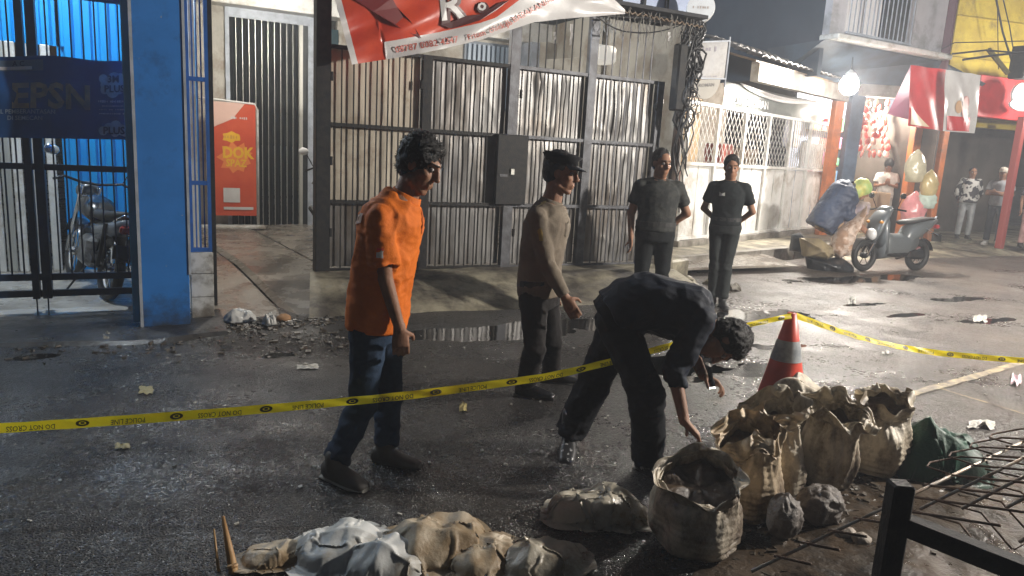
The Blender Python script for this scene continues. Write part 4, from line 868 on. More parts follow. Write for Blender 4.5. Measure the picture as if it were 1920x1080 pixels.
# ================================================================ motorcycles
def frame_of(loc, rz, lean=0.):
    X = Matrix.Translation(Vector(loc)) @ Matrix.Rotation(rz, 4, 'Z') @ Matrix.Rotation(lean, 4, 'X'); return lambda x, y, z: X @ Vector((x, y, z)), X.to_3x3()
def wheel(T, R, c, r, tw, par, m_rim=CHROME, spokes=10):
    ax = R @ Vector((0, 1, 0)); w_ = wt = build(MB().tube([T(c[0]+r*math.cos(k*PI/14), c[1], c[2]+r*math.sin(k*PI/14)) for k in range(28)], tw, 10, closed=True), 'wheel', BLACK, par, smooth=True)
    b = MB().tube([T(c[0]+(r-tw*1.1)*math.cos(k*PI/12), c[1], c[2]+(r-tw*1.1)*math.sin(k*PI/12)) for k in range(24)], tw*.35, 6, closed=True)
    for k in range(spokes): a = 2*PI*k/spokes; b.tube([T(c[0], c[1], c[2]), T(c[0]+(r-tw)*math.cos(a), c[1], c[2]+(r-tw)*math.sin(a))], .006, 5)
    b.lathe(T(c[0], c[1]-.05, c[2]), [(.04, 0), (.05, .03), (.05, .07), (.04, .1)], 12, ax); build(b, 'rim', m_rim, wt)
def motorbike(loc, rz, lean, label, name='motorcycle', body=None):
    body = body or BLACKG; t = thing(name, label, 'motorcycle', loc); T, R = frame_of(loc, rz, lean)
    wheel(T, R, (0, 0, .29), .25, .045, t); wheel(T, R, (1.22, 0, .29), .26, .038, t)
    for c, a0, a1, nm in (((0, 0, .29), 20, 165, 'rear_fender'), ((1.22, 0, .29), 30, 150, 'front_fender')):
        b = MB(); b.grid(lambda u, v: T(c[0]+.33*math.cos(math.radians(a0+(a1-a0)*u)), (v-.5)*.12, c[2]+.33*math.sin(math.radians(a0+(a1-a0)*u))+.02*math.sin(v*PI)), 14, 5); build(b, nm, body, t, smooth=True)
    build(MB().loft([(T(-.28, 0, .80), R@Vector((0, .05, 0)), R@Vector((0, 0, .035))), (T(-.05, 0, .78), R@Vector((0, .11, 0)), R@Vector((0, 0, .04))), (T(.25, 0, .74), R@Vector((0, .13, 0)), R@Vector((0, 0, .045))), (T(.5, 0, .74), R@Vector((0, .09, 0)), R@Vector((0, 0, .05)))]), 'seat', BLACK, t, smooth=True)
    build(MB().loft([(T(.42, 0, .70), R@Vector((0, .1, 0)), R@Vector((0, 0, .07))), (T(.62, 0, .78), R@Vector((0, .15, 0)), R@Vector((0, 0, .12))), (T(.82, 0, .80), R@Vector((0, .14, 0)), R@Vector((0, 0, .12))), (T(.95, 0, .78), R@Vector((0, .07, 0)), R@Vector((0, 0, .07)))]), 'tank', body, t, smooth=True)
    build(MB().loft([(T(-.34, 0, .72), R@Vector((0, .06, 0)), R@Vector((0, 0, .05))), (T(-.1, 0, .66), R@Vector((0, .11, 0)), R@Vector((0, 0, .08))), (T(.3, 0, .6), R@Vector((0, .12, 0)), R@Vector((0, 0, .1)))]), 'tail_cowl', M('dark grey cowl', (.12, .14, .17), .25, coat=.4), t, smooth=True)
    build(MB().box(T(.55, 0, .38), (.34, .24, .3), rot=R, bev=.05), 'engine', M('engine alloy', (.3, .3, .3), .35, (.15, .15, .15), 14, metal=.8), t)
    build(MB().tube([T(-.32, .12, .74), T(-.38, .06, .8), T(-.38, -.06, .8), T(-.32, -.12, .74), T(.0, -.15, .76)], .012, 7), 'grab_rail', CHROME, t, smooth=True)
    build(MB().box(T(-.37, 0, .68), (.05, .16, .07), rot=R, bev=.015), 'tail_lamp', M('tail lens', (.35, .02, .02), .2), t)
    build(MB().box(T(-.33, 0, .48), (.01, .2, .12), rot=R), 'number_plate', M('plate', (.03, .03, .03), .4), t)
    b = MB()
    for s in (-1, 1): b.tube([T(1.22, s*.08, .29), T(1.02, s*.08, .82), T(.97, s*.08, .97)], .02, 8)
    build(b, 'fork', CHROME, t, smooth=True)
    build(MB().tube([T(.82, .36, 1.0), T(.9, .26, 1.04), T(.97, .08, 1.0), T(.97, -.08, 1.0), T(.9, -.26, 1.04), T(.82, -.36, 1.0)], .013, 8), 'handlebar', BLACKG, t, smooth=True)
    for s in (-1, 1):
        build(MB().tube([T(.9, s*.26, 1.04), T(.93, s*.34, 1.22)], .006, 6), 'mirror_stem', BLACKG, t)
        build(MB().ell(T(.94, s*.38, 1.27), (.018, .07, .05), R, 14, 8), 'mirror', MIRRORG if s > 0 else WHITEPL, t, smooth=True)
    build(MB().ell(T(1.06, 0, .92), (.09, .11, .1), R, 16, 10), 'headlight', GREYPL, t, smooth=True)
    build(MB().tube([T(.6, -.12, .3), T(.35, -.15, .24), T(.1, -.16, .27), T(-.3, -.17, .36)], [.02, .02, .045, .05], 12), 'exhaust', CHROME, t, smooth=True)
    b = MB(); b.tube([T(.05, .1, .3), T(-.1, .12, .7)], .018, 8); b.tube([T(.05, -.1, .3), T(-.1, -.12, .7)], .018, 8); b.tube([T(0, .07, .29), T(.4, .07, .38)], .02, 6); b.tube([T(.4, 0, .5), T(.95, 0, .9)], .025, 6); build(b, 'chassis', BLACKM, t, smooth=True)
    build(MB().tube([T(.35, .12, .25), T(.25, .28, .02)], .01, 6), 'kick_stand', BLACKM, t)
    return t
p0, p1 = Vector((-.42, 7.42, .06)), Vector((-.80, 8.62, .06))
motorbike(p0, math.atan2(p1.y-p0.y, p1.x-p0.x), .16, 'black motorcycle with white mirror parked behind the navy gate of the blue shop')
motorbike(Vector((2.38, 11.2, .21)), math.radians(268), .1, 'dark motorcycle half hidden behind the thick black gate post')

def scooter(loc, rz, label):
    t = thing('scooter', label, 'scooter', loc); T, R = frame_of(loc, rz, .05); V = lambda y, z: R@Vector((0, y, 0)) if z is None else R@Vector((0, 0, z))
    wheel(T, R, (0, 0, .26), .215, .05, t, BLACKM, 6); wheel(T, R, (1.2, 0, .26), .215, .045, t, BLACKM, 6)
    def L(rings, nm, m): return build(MB().loft([(T(x, 0, z), R@Vector((sx, a, 0)), R@Vector((bx, 0, b))) for x, z, a, b, bx, sx in rings]), nm, m, t, smooth=True)
    L([(-.36, .84, .04, .03, 0, 0), (-.15, .78, .12, .09, 0, 0), (.1, .68, .15, .14, 0, 0), (.32, .58, .14, .18, 0, 0), (.45, .45, .1, .15, 0, 0)], 'rear_body', GREYPL)
    L([(-.3, .875, .05, .02, 0, 0), (-.05, .865, .13, .035, 0, 0), (.25, .82, .14, .04, 0, 0), (.46, .8, .09, .04, 0, 0)], 'seat', BLACK)
    L([(.35, .3, .13, .07, 0, 0), (.6, .28, .15, .05, 0, 0), (.85, .3, .14, .06, 0, 0)], 'floorboard', BLACKM)
    build(MB().loft([(T(.88, 0, .3), R@Vector((0, .17, 0)), R@Vector((.05, 0, 0))), (T(.93, 0, .55), R@Vector((0, .2, 0)), R@Vector((.07, 0, 0))), (T(.92, 0, .8), R@Vector((0, .17, 0)), R@Vector((.09, 0, 0))), (T(.88, 0, .93), R@Vector((0, .1, 0)), R@Vector((.06, 0, 0)))]), 'leg_shield', GREYPL, t, smooth=True)
    build(MB().loft([(T(.84, 0, .92), R@Vector((0, .1, 0)), R@Vector((.05, 0, 0))), (T(.84, 0, 1.0), R@Vector((0, .15, 0)), R@Vector((.09, 0, 0))), (T(.82, 0, 1.06), R@Vector((0, .09, 0)), R@Vector((.05, 0, 0)))]), 'handlebar_cowl', GREYPL, t, smooth=True)
    L([(.95, .45, .17, .26, 0, 0), (.7, .42, .16, .2, 0, 0), (.4, .42, .15, .2, 0, 0), (.15, .5, .13, .16, 0, 0)], 'side_fairing', GREYPL)
    L([(1.1, .55, .1, .12, 0, 0), (1.02, .75, .17, .16, 0, 0), (.9, .9, .16, .12, 0, 0), (.8, 1.0, .12, .06, 0, 0)], 'front_cowl', GREYPL)
    build(MB().ell(T(1.13, .03, .6), (.07, .1, .1), R, 14, 8), 'headlight', WHITEPL, t, smooth=True)
    build(MB().tube([T(.78, .34, .99), T(.82, .1, 1.02), T(.82, -.1, 1.02), T(.78, -.34, .99)], .015, 8), 'handlebar', BLACKG, t, smooth=True)
    for s in (-1, 1):
        build(MB().tube([T(.81, s*.2, 1.02), T(.83, s*.27, 1.18)], .006, 6), 'mirror_stem', BLACKG, t); build(MB().ell(T(.83, s*.3, 1.22), (.015, .06, .045), R, 12, 8), 'mirror', BLACKG, t, smooth=True)
    b = MB(); b.grid(lambda u, v: T(1.2+.3*math.cos(math.radians(20+150*u)), (v-.5)*.13, .26+.29*math.sin(math.radians(20+150*u))), 14, 5); build(b, 'front_fender', GREYPL, t, smooth=True)
    b = MB(); b.grid(lambda u, v: T(.29*math.cos(math.radians(40+125*u)), (v-.5)*.14, .26+.29*math.sin(math.radians(40+125*u))), 14, 5); build(b, 'rear_fender', BLACKG, t, smooth=True)
    build(MB().box(T(-.34, 0, .74), (.08, .16, .07), rot=R, bev=.02), 'tail_lamp', M('tail lens', (.35, .02, .02), .2), t)
    build(MB().tube([T(.3, -.14, .2), T(.05, -.17, .26), T(-.3, -.18, .34)], [.03, .05, .055], 12), 'exhaust', BLACKG, t, smooth=True)
    build(MB().box(T(.18, .09, .28), (.4, .1, .16), rot=R, bev=.04), 'engine_cover', BLACKM, t)
    build(MB().bar(T(-.2, .1, .88), T(-.36, .0, .9), .02), 'grab_rail', GREYTRIM, t)
    for s in (-1, 1): build(MB().tube([T(1.2, s*.07, .26), T(1.0, s*.07, .6)], .018, 8), 'fork', CHROME, t)
    build(MB().box(T(-.42, 0, .55), (.01, .18, .12), rot=R), 'number_plate', BLACK, t); build(MB().box(T(-.4, 0, .62), (.12, .1, .02), rot=R), 'plate_bracket', BLACK, t)
    for s in (-1, 1): build(MB().ell(T(1.04, s*.13, .8), (.03, .035, .025), R, 10, 6), 'indicator', M('amber lens', (.6, .25, .03), .2), t, smooth=True)
    build(MB().loft([(T(-.1, .152, .66), R@Vector((.16, 0, .06)), R@Vector((0, .012, 0))), (T(-.1, .16, .66), R@Vector((.14, 0, .05)), R@Vector((0, .004, 0)))]), 'blue_side_panel', M('pale blue plastic', (.3, .42, .6), .3, coat=.4), t)
    return t
sr, sfr = G(1716, 507), G(1592, 509); scooter(sr, math.atan2(sfr.y-sr.y, sfr.x-sr.x), 'grey scooter parked at the road edge in front of the kiosk')

# load of bundles left of the scooter
def lump(name, c, r, m, label, seed, cat, amp=.3, rot=0., sharp=1., flat=True, nu=44, nv=30, group=None, fr=2.2, parent=None, part=None, fine=0.):
    b = MB(); b.ell((0, 0, 0), (1, 1, 1), None, nu, nv); Rz = Matrix.Rotation(rot, 3, 'Z'); c = Vector(c)
    for k in range(len(b.v)):
        d = Vector(b.v[k]); s = 1+amp*(ridge(d, fr*.5, seed)-.45)*.7*sharp+amp*.5*(ridge(d, fr, seed+3)-.5)+amp*.22*nz(d, fr*2.3, seed+7)
        if fine: s += fine*(ridge(d, fr*3.1, seed+13)-.5)+fine*.5*nz(d, fr*7, seed+17)
        v = Vector((d.x*r[0]*s, d.y*r[1]*s, d.z*r[2]*s))
        if flat and v.z < -r[2]*.72: v.z = -r[2]*.72+(v.z+r[2]*.72)*.08
        b.v[k] = tuple(c+Rz@v)
    if parent is not None: return build(b, part, m, parent, smooth=True)
    return one(name, b, m, label, cat, group, True)
TARPD = M('dark blue tarpaulin', (.04, .055, .09), .6, (.06, .07, .09), 3, bump=.4, bscale=12)
DL = 12.0
def drape(name, outline, dist, thick, m, label, cat, seed, n=34):
    """bulging cloth shape: outline points around a centre, given depth in front and behind"""
    C_ = [D(x, y, dist) for x, y in outline]; cc = sum(C_, Vector())/len(C_); K = len(C_); b = MB()
    def f(u, v, sg):
        t = u*K; i = int(t) % K; fr_ = t-int(t); p = C_[i].lerp(C_[(i+1) % K], fr_*fr_*(3-2*fr_)); q = cc.lerp(p, v); h = math.sqrt(max(0, 1-v*v))
        return q-FH*sg*thick*(h+(.25*(ridge(q, 4.5, seed)-.5)+.12*(ridge(q, 10, seed+3)-.5))*h**.5)
    b.grid(lambda u, v: f(u, v*.999+.001, 1), n*2, n//2, closeu=True); b.grid(lambda u, v: f(1-u, v*.999+.001, -1), n*2, n//2, closeu=True)
    return one(name, b, m, label, cat, smooth=True)
drape('cloth_bundle', [(1565, 410), (1590, 384), (1612, 376), (1630, 380), (1626, 400), (1600, 415), (1580, 430)], DL-.15, .22, M('mauve cloth', (.33, .27, .29), .7, (.42, .33, .27), 4), 'mauve grey cloth bundle under the yellow sheet beside the scooter', 'bundle', 12)
drape('cream_sack', [(1553, 470), (1566, 436), (1600, 408), (1625, 384), (1618, 410), (1600, 440), (1590, 478), (1570, 486)], DL-.35, .2, M('cream patterned cloth', (.62, .5, .42), .6, (.4, .26, .18), 9, lo=.45, hi=.55, bump=.5, bscale=18), 'crumpled cream patterned cloth hanging diagonally down the load', 'cloth', 15)
drape('brown_sack', [(1500, 446), (1535, 447), (1558, 462), (1562, 478), (1545, 488), (1505, 480)], 11.6, .25, M('brown sacking', (.3, .24, .14), .7, (.2, .16, .1), 4, bump=.5, bscale=18), 'brown sack lying at the left foot of the load', 'sack', 19)
drape('black_bag', [(1510, 482), (1545, 484), (1580, 484), (1600, 500), (1595, 512), (1515, 512)], 11.6, .28, M('black bag film', (.02, .022, .025), .3, bump=.6, bscale=10), 'black plastic bag under the load by the scooter', 'bag', 23)
drape('black_bag', [(1480, 470), (1484, 440), (1500, 436), (1508, 446), (1508, 476)], 11.8, .12, M('black bag film', (.02, .022, .025), .3), 'small black bag standing on the kerb left of the brown sack', 'bag', 29)
# ================================================================ cone and police tape
YT = M('yellow tape', (.9, .74, .012), .35)
_n = YT.node_tree.nodes; _l = YT.node_tree.links; _t = _n.new('ShaderNodeBsdfTranslucent'); _t.inputs[0].default_value = (.9, .74, .02, 1); _m = _n.new('ShaderNodeMixShader'); _m.inputs[0].default_value = .45
_l.new(_n['Principled BSDF'].outputs[0], _m.inputs[1]); _l.new(_t.outputs[0], _m.inputs[2]); _l.new(_m.outputs[0], _n['Material Output'].inputs[0]); TK = M('tape black print', (.02, .018, .01), .4)
cone_p = Vector(D(1483, 800, 4.46)[:2]+(0,)) if False else D(1483, 700, 4.46); cone_p.z = 0
cone_p = Vector((D(1489, 590, 4.46).x-.02, D(1489, 590, 4.46).y, .0)); ctop = .70
cn_ = thing('traffic_cone', 'red traffic cone with a grey band holding up the yellow police tape', 'traffic cone', cone_p)
CONER = M('red cone plastic', (.62, .07, .04), .42, (.5, .05, .03), 5, dirt=(.2, .05, .04), dirt_amt=.2); rc = lambda z: .175-(z-.03)/(ctop-.03)*.147
build(MB().span((cone_p.x-.19, cone_p.y-.19, .002), (cone_p.x+.19, cone_p.y+.19, .035), bev=.012), 'base', M('dark cone base', (.05, .03, .03), .6), cn_)
b = MB(); b.lathe(cone_p, [(rc(.035), .035), (rc(.2), .2), (rc(.36), .36), (rc(.50), .50), (rc(ctop), ctop), (.018, ctop+.004), (.012, ctop-.05)], 32); build(b, 'cone_body', CONER, cn_, smooth=True)
b = MB(); b.lathe(cone_p, [(rc(.40)+.003, .40), (rc(.47)+.003, .47), (rc(.53)+.003, .53)], 32, cap=False); build(b, 'reflective_band', M('worn grey band', (.22, .24, .26), .3, (.4, .42, .44), 9), cn_, smooth=True)
def ribbon(pts, wd, tilt, name, label, text=True, tx0=0., twist=0.):
    P = [Vector(p) for p in pts]; S = [0]
    # smooth the path
    Q = []
    for i in range(len(P)-1):
        p0 = P[max(i-1, 0)]; p1 = P[i]; p2 = P[i+1]; p3 = P[min(i+2, len(P)-1)]
        for t in range(24):
            s = t/24; Q.append(.5*((2*p1)+(p2-p0)*s+(2*p0-5*p1+4*p2-p3)*s*s+(3*p1-p0-3*p2+p3)*s**3))
    Q.append(P[-1])
    for i in range(1, len(Q)): S.append(S[-1]+(Q[i]-Q[i-1]).length)
    def at_(s):
        s = min(max(s, 0), S[-1]-1e-5); lo, hi = 0, len(S)-1
        while hi-lo > 1:
            m = (lo+hi)//2
            if S[m] <= s: lo = m
            else: hi = m
        f = (s-S[lo])/(S[hi]-S[lo]); p = Q[lo].lerp(Q[hi], f); d = (Q[hi]-Q[lo]).normalized(); h = Vector((-d.y, d.x, 0)).normalized()
        if h.dot(FH) > 0: h = -h
        a = tilt+twist*math.sin(s*2.3)+.25*nz((s*1.5, 0, 0), 1, 3); n = h*math.cos(a)+UP*math.sin(a); up_ = UP*math.cos(a)-h*math.sin(a); return p, up_, n
    W_ = lambda s: wd(s/S[-1]) if callable(wd) else wd
    def fn(s, y, off=0.): p, u_, n = at_(s); return p+u_*(y*W_(s))+n*(off+.003*math.sin(y*5+s*30))
    t = thing(name, label, 'tape', P[len(P)//2])
    b = MB(); n = int(S[-1]/.02); b.grid(lambda u, v: fn(u*S[-1], v-.5), n, 5); build(b, 'strip', YT, t, smooth=True)
    if text:
        b = MB(); s = tx0; k = 0; per_ = .77
        while s < S[-1]-.1:
            for txt, off_, xs_ in (('DO NOT CROSS', .0, .68), ('POLICE LINE', .385, .68)):
                c0 = s+off_
                if .1 < c0 < S[-1]-.1:
                    vs, fs = text_geo(txt, .012); b.add([fn(c0-x*.034*xs_*1.1, -y*.72-.1, .004) for x, y, z in vs], fs)   # printed upside down as the tape hangs
                c1 = c0+.2
                if c1 < S[-1]-.05:
                    b.add([fn(c1+.028*math.cos(q*PI/8), .34*math.sin(q*PI/8), .004) for q in range(16)]+[fn(c1+.015*math.cos(q*PI/8), .17*math.sin(q*PI/8), .004) for q in range(16)], [(q, (q+1) % 16, 16+(q+1) % 16, 16+q) for q in range(16)])
                    b.add([fn(c1-.008, -.1, .004), fn(c1+.008, -.1, .004), fn(c1+.008, .12, .004), fn(c1-.008, .12, .004)], [(0, 1, 2, 3)])
            s += per_
        build(b, 'printed_lettering', TK, t)['kind'] = 'stuff'
    return t
tp_ = [D(-160, 814, 2.75), D(0, 803, 2.9), D(200, 790, 3.0), D(400, 775, 3.08), D(560, 761, 3.14), D(740, 744, 3.2), D(900, 724, 3.35), D(1040, 703, 3.5), D(1188, 667, 3.72), D(1300, 636, 4.0), D(1400, 610, 4.25), D(1484, 592, 4.42)]
ribbon(tp_, lambda t: .044-.012*t, .15, 'police_tape', 'yellow police tape with upside down black lettering sagging across the wet street', tx0=-.37)
tp2 = [D(1494, 592, 4.5), D(1560, 616, 4.7), D(1640, 640, 4.9), D(1720, 656, 5.05), D(1800, 666, 5.1), D(1960, 677, 5.1), D(2150, 668, 5.0)]
ribbon(tp2, .042, .35, 'police_tape', 'yellow police tape running right from the cone towards the road edge', tx0=.2, twist=.3)

# ================================================================ sacks
def sackmat(n, c=(.68, .61, .49), c2=(.54, .46, .34), d=(.08, .055, .035), amt=.5): return M(n, c, .5, c2, 5, bump=.35, bscale=150, dirt=d, dirt_amt=amt, dscale=5, stretch=(1, 1, .6))
SK = [sackmat('sack weave'), sackmat('sack weave pale', (.66, .59, .47), (.5, .42, .31)), sackmat('sack weave brown', (.58, .46, .31), (.44, .33, .21)), sackmat('muddy sack weave', (.64, .57, .46), (.46, .39, .29), amt=.55)]
MUDM = M('wet mud fill', (.1, .07, .045), .35, (.05, .035, .025), 9, rough2=.6, bump=1., bscale=30)
# ---------------------------------------------------------------- small cloth solver for sack mouths and draped sheets
def grid_sets(V, U, wrap):
    I = np.arange(V*U).reshape(V, U); S = []
    def add(a, b, k): S.append((a.ravel(), b.ravel(), k))
    R = np.roll(I, -1, 1) if wrap else None
    for p in (0, 1):
        if wrap: add(I[:, p::2], R[:, p::2], 1.)
        else: a = I[:, p:U-1:2]; add(a, a+1, 1.)
        a = I[p:V-1:2]; add(a, a+U, 1.)
        if wrap: add(I[p:V-1:2], np.roll(I, -1, 1)[p+1:V:2], .5); add(I[p:V-1:2], np.roll(I, 1, 1)[p+1:V:2], .5)
        else: add(I[p:V-1:2, :U-1], I[p+1:V:2, 1:], .5); add(I[p:V-1:2, 1:], I[p+1:V:2, :U-1], .5)
    for q in (0, 2):
        m = [u for u in range(U) if u % 4 in (q, q+1) and (wrap or u+2 < U)]; add(I[:, m], I[:, [(u+2) % U for u in m]], 'b')
        m = [v for v in range(V) if v % 4 in (q, q+1) and v+2 < V]; add(I[m], I[[v+2 for v in m]], 'b')
    return S
def pbd(P, W, wrap, rest, collide, steps=80, iters=9, bend=.12, g=9.8, dt=1/50., damp=.985):
    V, U = P.shape[:2]; S = grid_sets(V, U, wrap); P = P.reshape(-1, 3).copy(); Q = P.copy(); W = W.ravel(); rf = rest.reshape(-1, 3)
    C = []
    for a, b, k in S: L = np.linalg.norm(rf[a]-rf[b], axis=1); wa, wb = W[a], W[b]; ws = np.maximum(wa+wb, 1e-9); C.append((a, b, L, bend if k == 'b' else k, (wa/ws)[:, None], (wb/ws)[:, None]))
    for s in range(steps):
        vel = (P-Q)*damp; Q = P.copy(); vel[:, 2] -= g*dt*dt; np.clip(vel, -.03, .03, out=vel); P = P+vel*(W > 0)[:, None]
        for it in range(iters):
            for a, b, L, k, wa, wb in C:
                d = P[a]-P[b]; l = np.maximum(np.linalg.norm(d, axis=1), 1e-9); c = d*((l-L)/l*k)[:, None]; P[a] -= c*wa; P[b] += c*wb
            if it % 3 == 2: collide(P, Q)
        collide(P, Q)
    return P.reshape(V, U, 3)
def sheet_over(name, c, size, lumps, m, label, seed, cat='sack', n=64, excess=.8, rz=0., group=None, drop=.03, round_=.35, bend=.035, steps=70):
    """a sheet dropped over hidden lumps (x, y, rx, ry, h) and left to fold; local metres around c"""
    r = np.random.RandomState(seed); u = np.linspace(-1, 1, n); X, Y = np.meshgrid(u, u); X2, Y2 = X*np.sqrt(1-round_*Y*Y), Y*np.sqrt(1-round_*X*X)
    rest = np.stack([X2*size[0]/excess, Y2*size[1]/excess, 0*X], -1); P = rest.copy()*[excess, excess, 1]
    ph = r.rand(8)*6.28
    P[..., 2] = max([l[4] for l in lumps]+[0])+drop+.022*(np.sin(X*5+ph[0]+Y*2)+np.sin(Y*6+ph[1]-X*3)+np.sin(X*11+Y*7+ph[2])*.6+np.sin(Y*13-X*6+ph[3])*.5)+.004*r.randn(n, n)
    def H(x, y):
        h = np.zeros_like(x)
        for lx, ly, rx, ry, hh in lumps: q = 1-np.abs((x-lx)/rx)**2.4-np.abs((y-ly)/ry)**2.4; k1, k2 = 5./rx, 3.1/rx; h = np.maximum(h, hh*np.maximum(q, 0)**.45*(1-.22*np.abs(np.sin(x*k1*.5+ph[4]+.8*np.sin(y*k2*.6+ph[5])))-.16*np.abs(np.sin((y+x*.6)*k1*.7+ph[6]))+.05*np.sin((x-y)*k1*1.7+ph[7])))
        return h
    def col(P, Q):
        h = H(P[:, 0], P[:, 1])+.004; t = P[:, 2] < h; P[t, 2] = h[t]; P[t, :2] = Q[t, :2]+(P[t, :2]-Q[t, :2])*.35
    P = pbd(P, np.ones((n, n)), False, rest, col, steps=steps, bend=bend)
    c = Vector(c); cr, sr_ = math.cos(rz), math.sin(rz); co = P.reshape(-1, 3); b = MB()
    b.add([(c.x+x*cr-y*sr_, c.y+x*sr_+y*cr, c.z+z+.002) for x, y, z in co], [(j*n+i, j*n+i+1, (j+1)*n+i+1, (j+1)*n+i) for j in range(n-1) for i in range(n-1)])
    return one(name, b, m, label, cat, group, True)
def sack(px, py, dist, r, hb, label, seed, m, collar=.12, lean=(0, 0), squeeze=0., open_=.0, ell=(1, 1), ca=.3, steps=5, dome=.0, grav=5., th0=0., tha=1.8, rimn=.25, tb_=.06):
    """filled woven bag: pleated lower body, free collar left to slump by the cloth solver"""
    base = D(px, py, dist); base.z = gh(base.x, base.y)-.006; t = thing('open_sack', label, 'sack', base, group='open woven sacks in a row at the kerb')
    U, VB, VC = 112, 44, 22
    prof = [(.5, .0), (.8, .0), (.93, .05), (1.02, .14), (1.07, .26), (1.08, .4), (1.05, .54), (1.02, .68), (.99, .82), (.97, .92), (.95, 1.0)]
    def pr(v):
        x = v*(len(prof)-1); i = min(int(x), len(prof)-2); f = x-i; return prof[i][0]*(1-f)+prof[i+1][0]*f, prof[i][1]*(1-f)+prof[i+1][1]*f
    def body(a, v):
        q, z = pr(v); dx, dy = math.cos(a), math.sin(a); pl = .5+.5*nz((dx*1.2, dy*1.2, z*1.5), 1, seed+2); fade = min(1, v*5)*min(1, (1-v)*5+.15)
        g2 = ridge((dx*2.2, dy*2.2, z*1.0), 1.4, seed+40)**3
        w_ = (.012*math.sin(z*hb/.0048+4*nz((dx*2, dy*2, z*3), 1, seed)+a*3)*max(0, pl*1.5-.35)**1.5*(1.2-z)+.012*(ridge((dx*1.6, dy*1.6, z*1.6), 1.1, seed)-.5)-.012*g2*z)*fade
        rr = r*q*(1+.22*nz((dx*.9, dy*.9, z*1.3), 1, seed+50)+.07*nz((dx*2, dy*2, z*3), 1, seed+55))+w_; mt_ = max(0, (z-.6)/.4)**1.5; rr *= 1+mt_*(rimn*(1.3*nz((dx*1.5, dy*1.5, 7), 1, seed+71)+.6*nz((dx*3.6, dy*3.6, 7), 1, seed+73))-rimn*.35); x, y = rr*dx*ell[0], rr*dy*ell[1]
        return (x+lean[0]*z*hb, y+lean[1]*z*hb, z*hb*(1+.06*dx*math.cos(ca))+mt_*hb*(.16*nz((dx*1.4, dy*1.4, 9), 1, seed+75)+.07*nz((dx*3.4, dy*3.4, 9), 1, seed+77)+tb_*(dx*FH.x+dy*FH.y))+.003)
    B = np.array([[body(2*PI*i/U, j/(VB-1)) for i in range(U)] for j in range(VB)]); top = B[-1]; cx, cy = top[:, 0].mean(), top[:, 1].mean(); zt = top[:, 2]
    rs = np.random.RandomState(seed); ang = np.arange(U)*2*PI/U; vs = np.linspace(0, 1, VC)[:, None]; R0_ = np.hypot(top[:, 0]-cx, top[:, 1]-cy)[None]
    nzv = np.array([nz((math.cos(a)*1.3, math.sin(a)*1.3, 0), 1, seed+9) for a in ang])[None]; nz2 = np.array([nz((math.cos(a)*3.2, math.sin(a)*3.2, 0), 1, seed+19) for a in ang])[None]
    Lc = collar*(1+.55*nz2+.3*nzv); rest = np.zeros((VC, U, 3)); rad = R0_*(1+0*vs); rest[..., 0] = cx+rad*np.cos(ang); rest[..., 1] = cy+rad*np.sin(ang); rest[..., 2] = zt[None]+vs*Lc
    thn = np.array([nz((math.cos(a)*1.3, math.sin(a)*1.3, 4.), 1, seed+61)*1.5+1.*nz((math.cos(a)*3.1, math.sin(a)*3.1, 2.), 1, seed+67)+.4*nz((math.cos(a)*7, math.sin(a)*7, 2.), 1, seed+69) for a in ang])[None]
    th = np.clip((th0+.72*tha*thn)*np.clip(vs*2.2, 0, 1)*(.75+.6*vs), -1.75, 2.7); dl = Lc/(VC-1); ro = np.cumsum(np.sin(th)*dl, 0)-np.sin(th[:1])*dl; zo = np.cumsum(np.cos(th)*dl, 0)-np.cos(th[:1])*dl
    P = rest.copy(); rad = np.maximum(R0_+ro+.006*vs, .02); P[..., 0] = cx+rad*np.cos(ang)+.003*rs.randn(VC, U)*vs; P[..., 1] = cy+rad*np.sin(ang)+.003*rs.randn(VC, U)*vs; P[..., 2] = zt[None]+zo
    W = np.ones((VC, U)); W[0] = 0; W[1] = .05
    def col(P, Q):
        dx, dy = P[:, 0]-cx, P[:, 1]-cy; rr = np.hypot(dx, dy)+1e-9; ai = ((np.arctan2(dy, dx) % (2*PI))/(2*PI)*U).astype(int) % U; Rb = np.hypot(top[ai, 0]-cx, top[ai, 1]-cy)+.004+np.clip((zt[ai]-P[:, 2])*.25, 0, .02)
        mud = zt[ai]-.03+dome*(1-(rr/Rb)**2)
        ins = (rr < Rb) & (P[:, 2] < mud); up_ = mud-P[:, 2]; side = Rb-rr; su = ins & ((up_ < side) | (rr < Rb*.9)); so = ins & ~su
        P[su, 2] = mud[su]; P[su, :2] = Q[su, :2]+(P[su, :2]-Q[su, :2])*.5
        P[so, 0] = cx+dx[so]/rr[so]*Rb[so]; P[so, 1] = cy+dy[so]/rr[so]*Rb[so]
    P[0] = top; P = pbd(P, W, True, rest, col, steps=steps, iters=5, bend=.3, g=grav); P[0] = top
    A = np.concatenate([B, P[1:]], 0); N = A.shape[0]; co = A.reshape(-1, 3); b = MB()
    b.add([(base.x+x, base.y+y, base.z+z) for x, y, z in co], [(j*U+i, j*U+(i+1) % U, (j+1)*U+(i+1) % U, (j+1)*U+i) for j in range(N-1) for i in range(U)])
    build(b, 'woven_bag', m, t, smooth=True)
    b = MB()
    def g_(u, v):
        i = int(u*U) % U; x, y = cx+(top[i, 0]-cx)*v*.985, cy+(top[i, 1]-cy)*v*.985; z = zt[i]*v+zt.mean()*(1-v)-.036+dome*(1-v*v)*.8; q = base+Vector((x, y, z)); q.z += (nz(q, 13, seed)*.016+nz(q, 32, seed)*.009)*(1-v**4); return q
    b.grid(g_, 56, 16, closeu=True); build(b, 'mud_fill', MUDM, t, smooth=True); return t
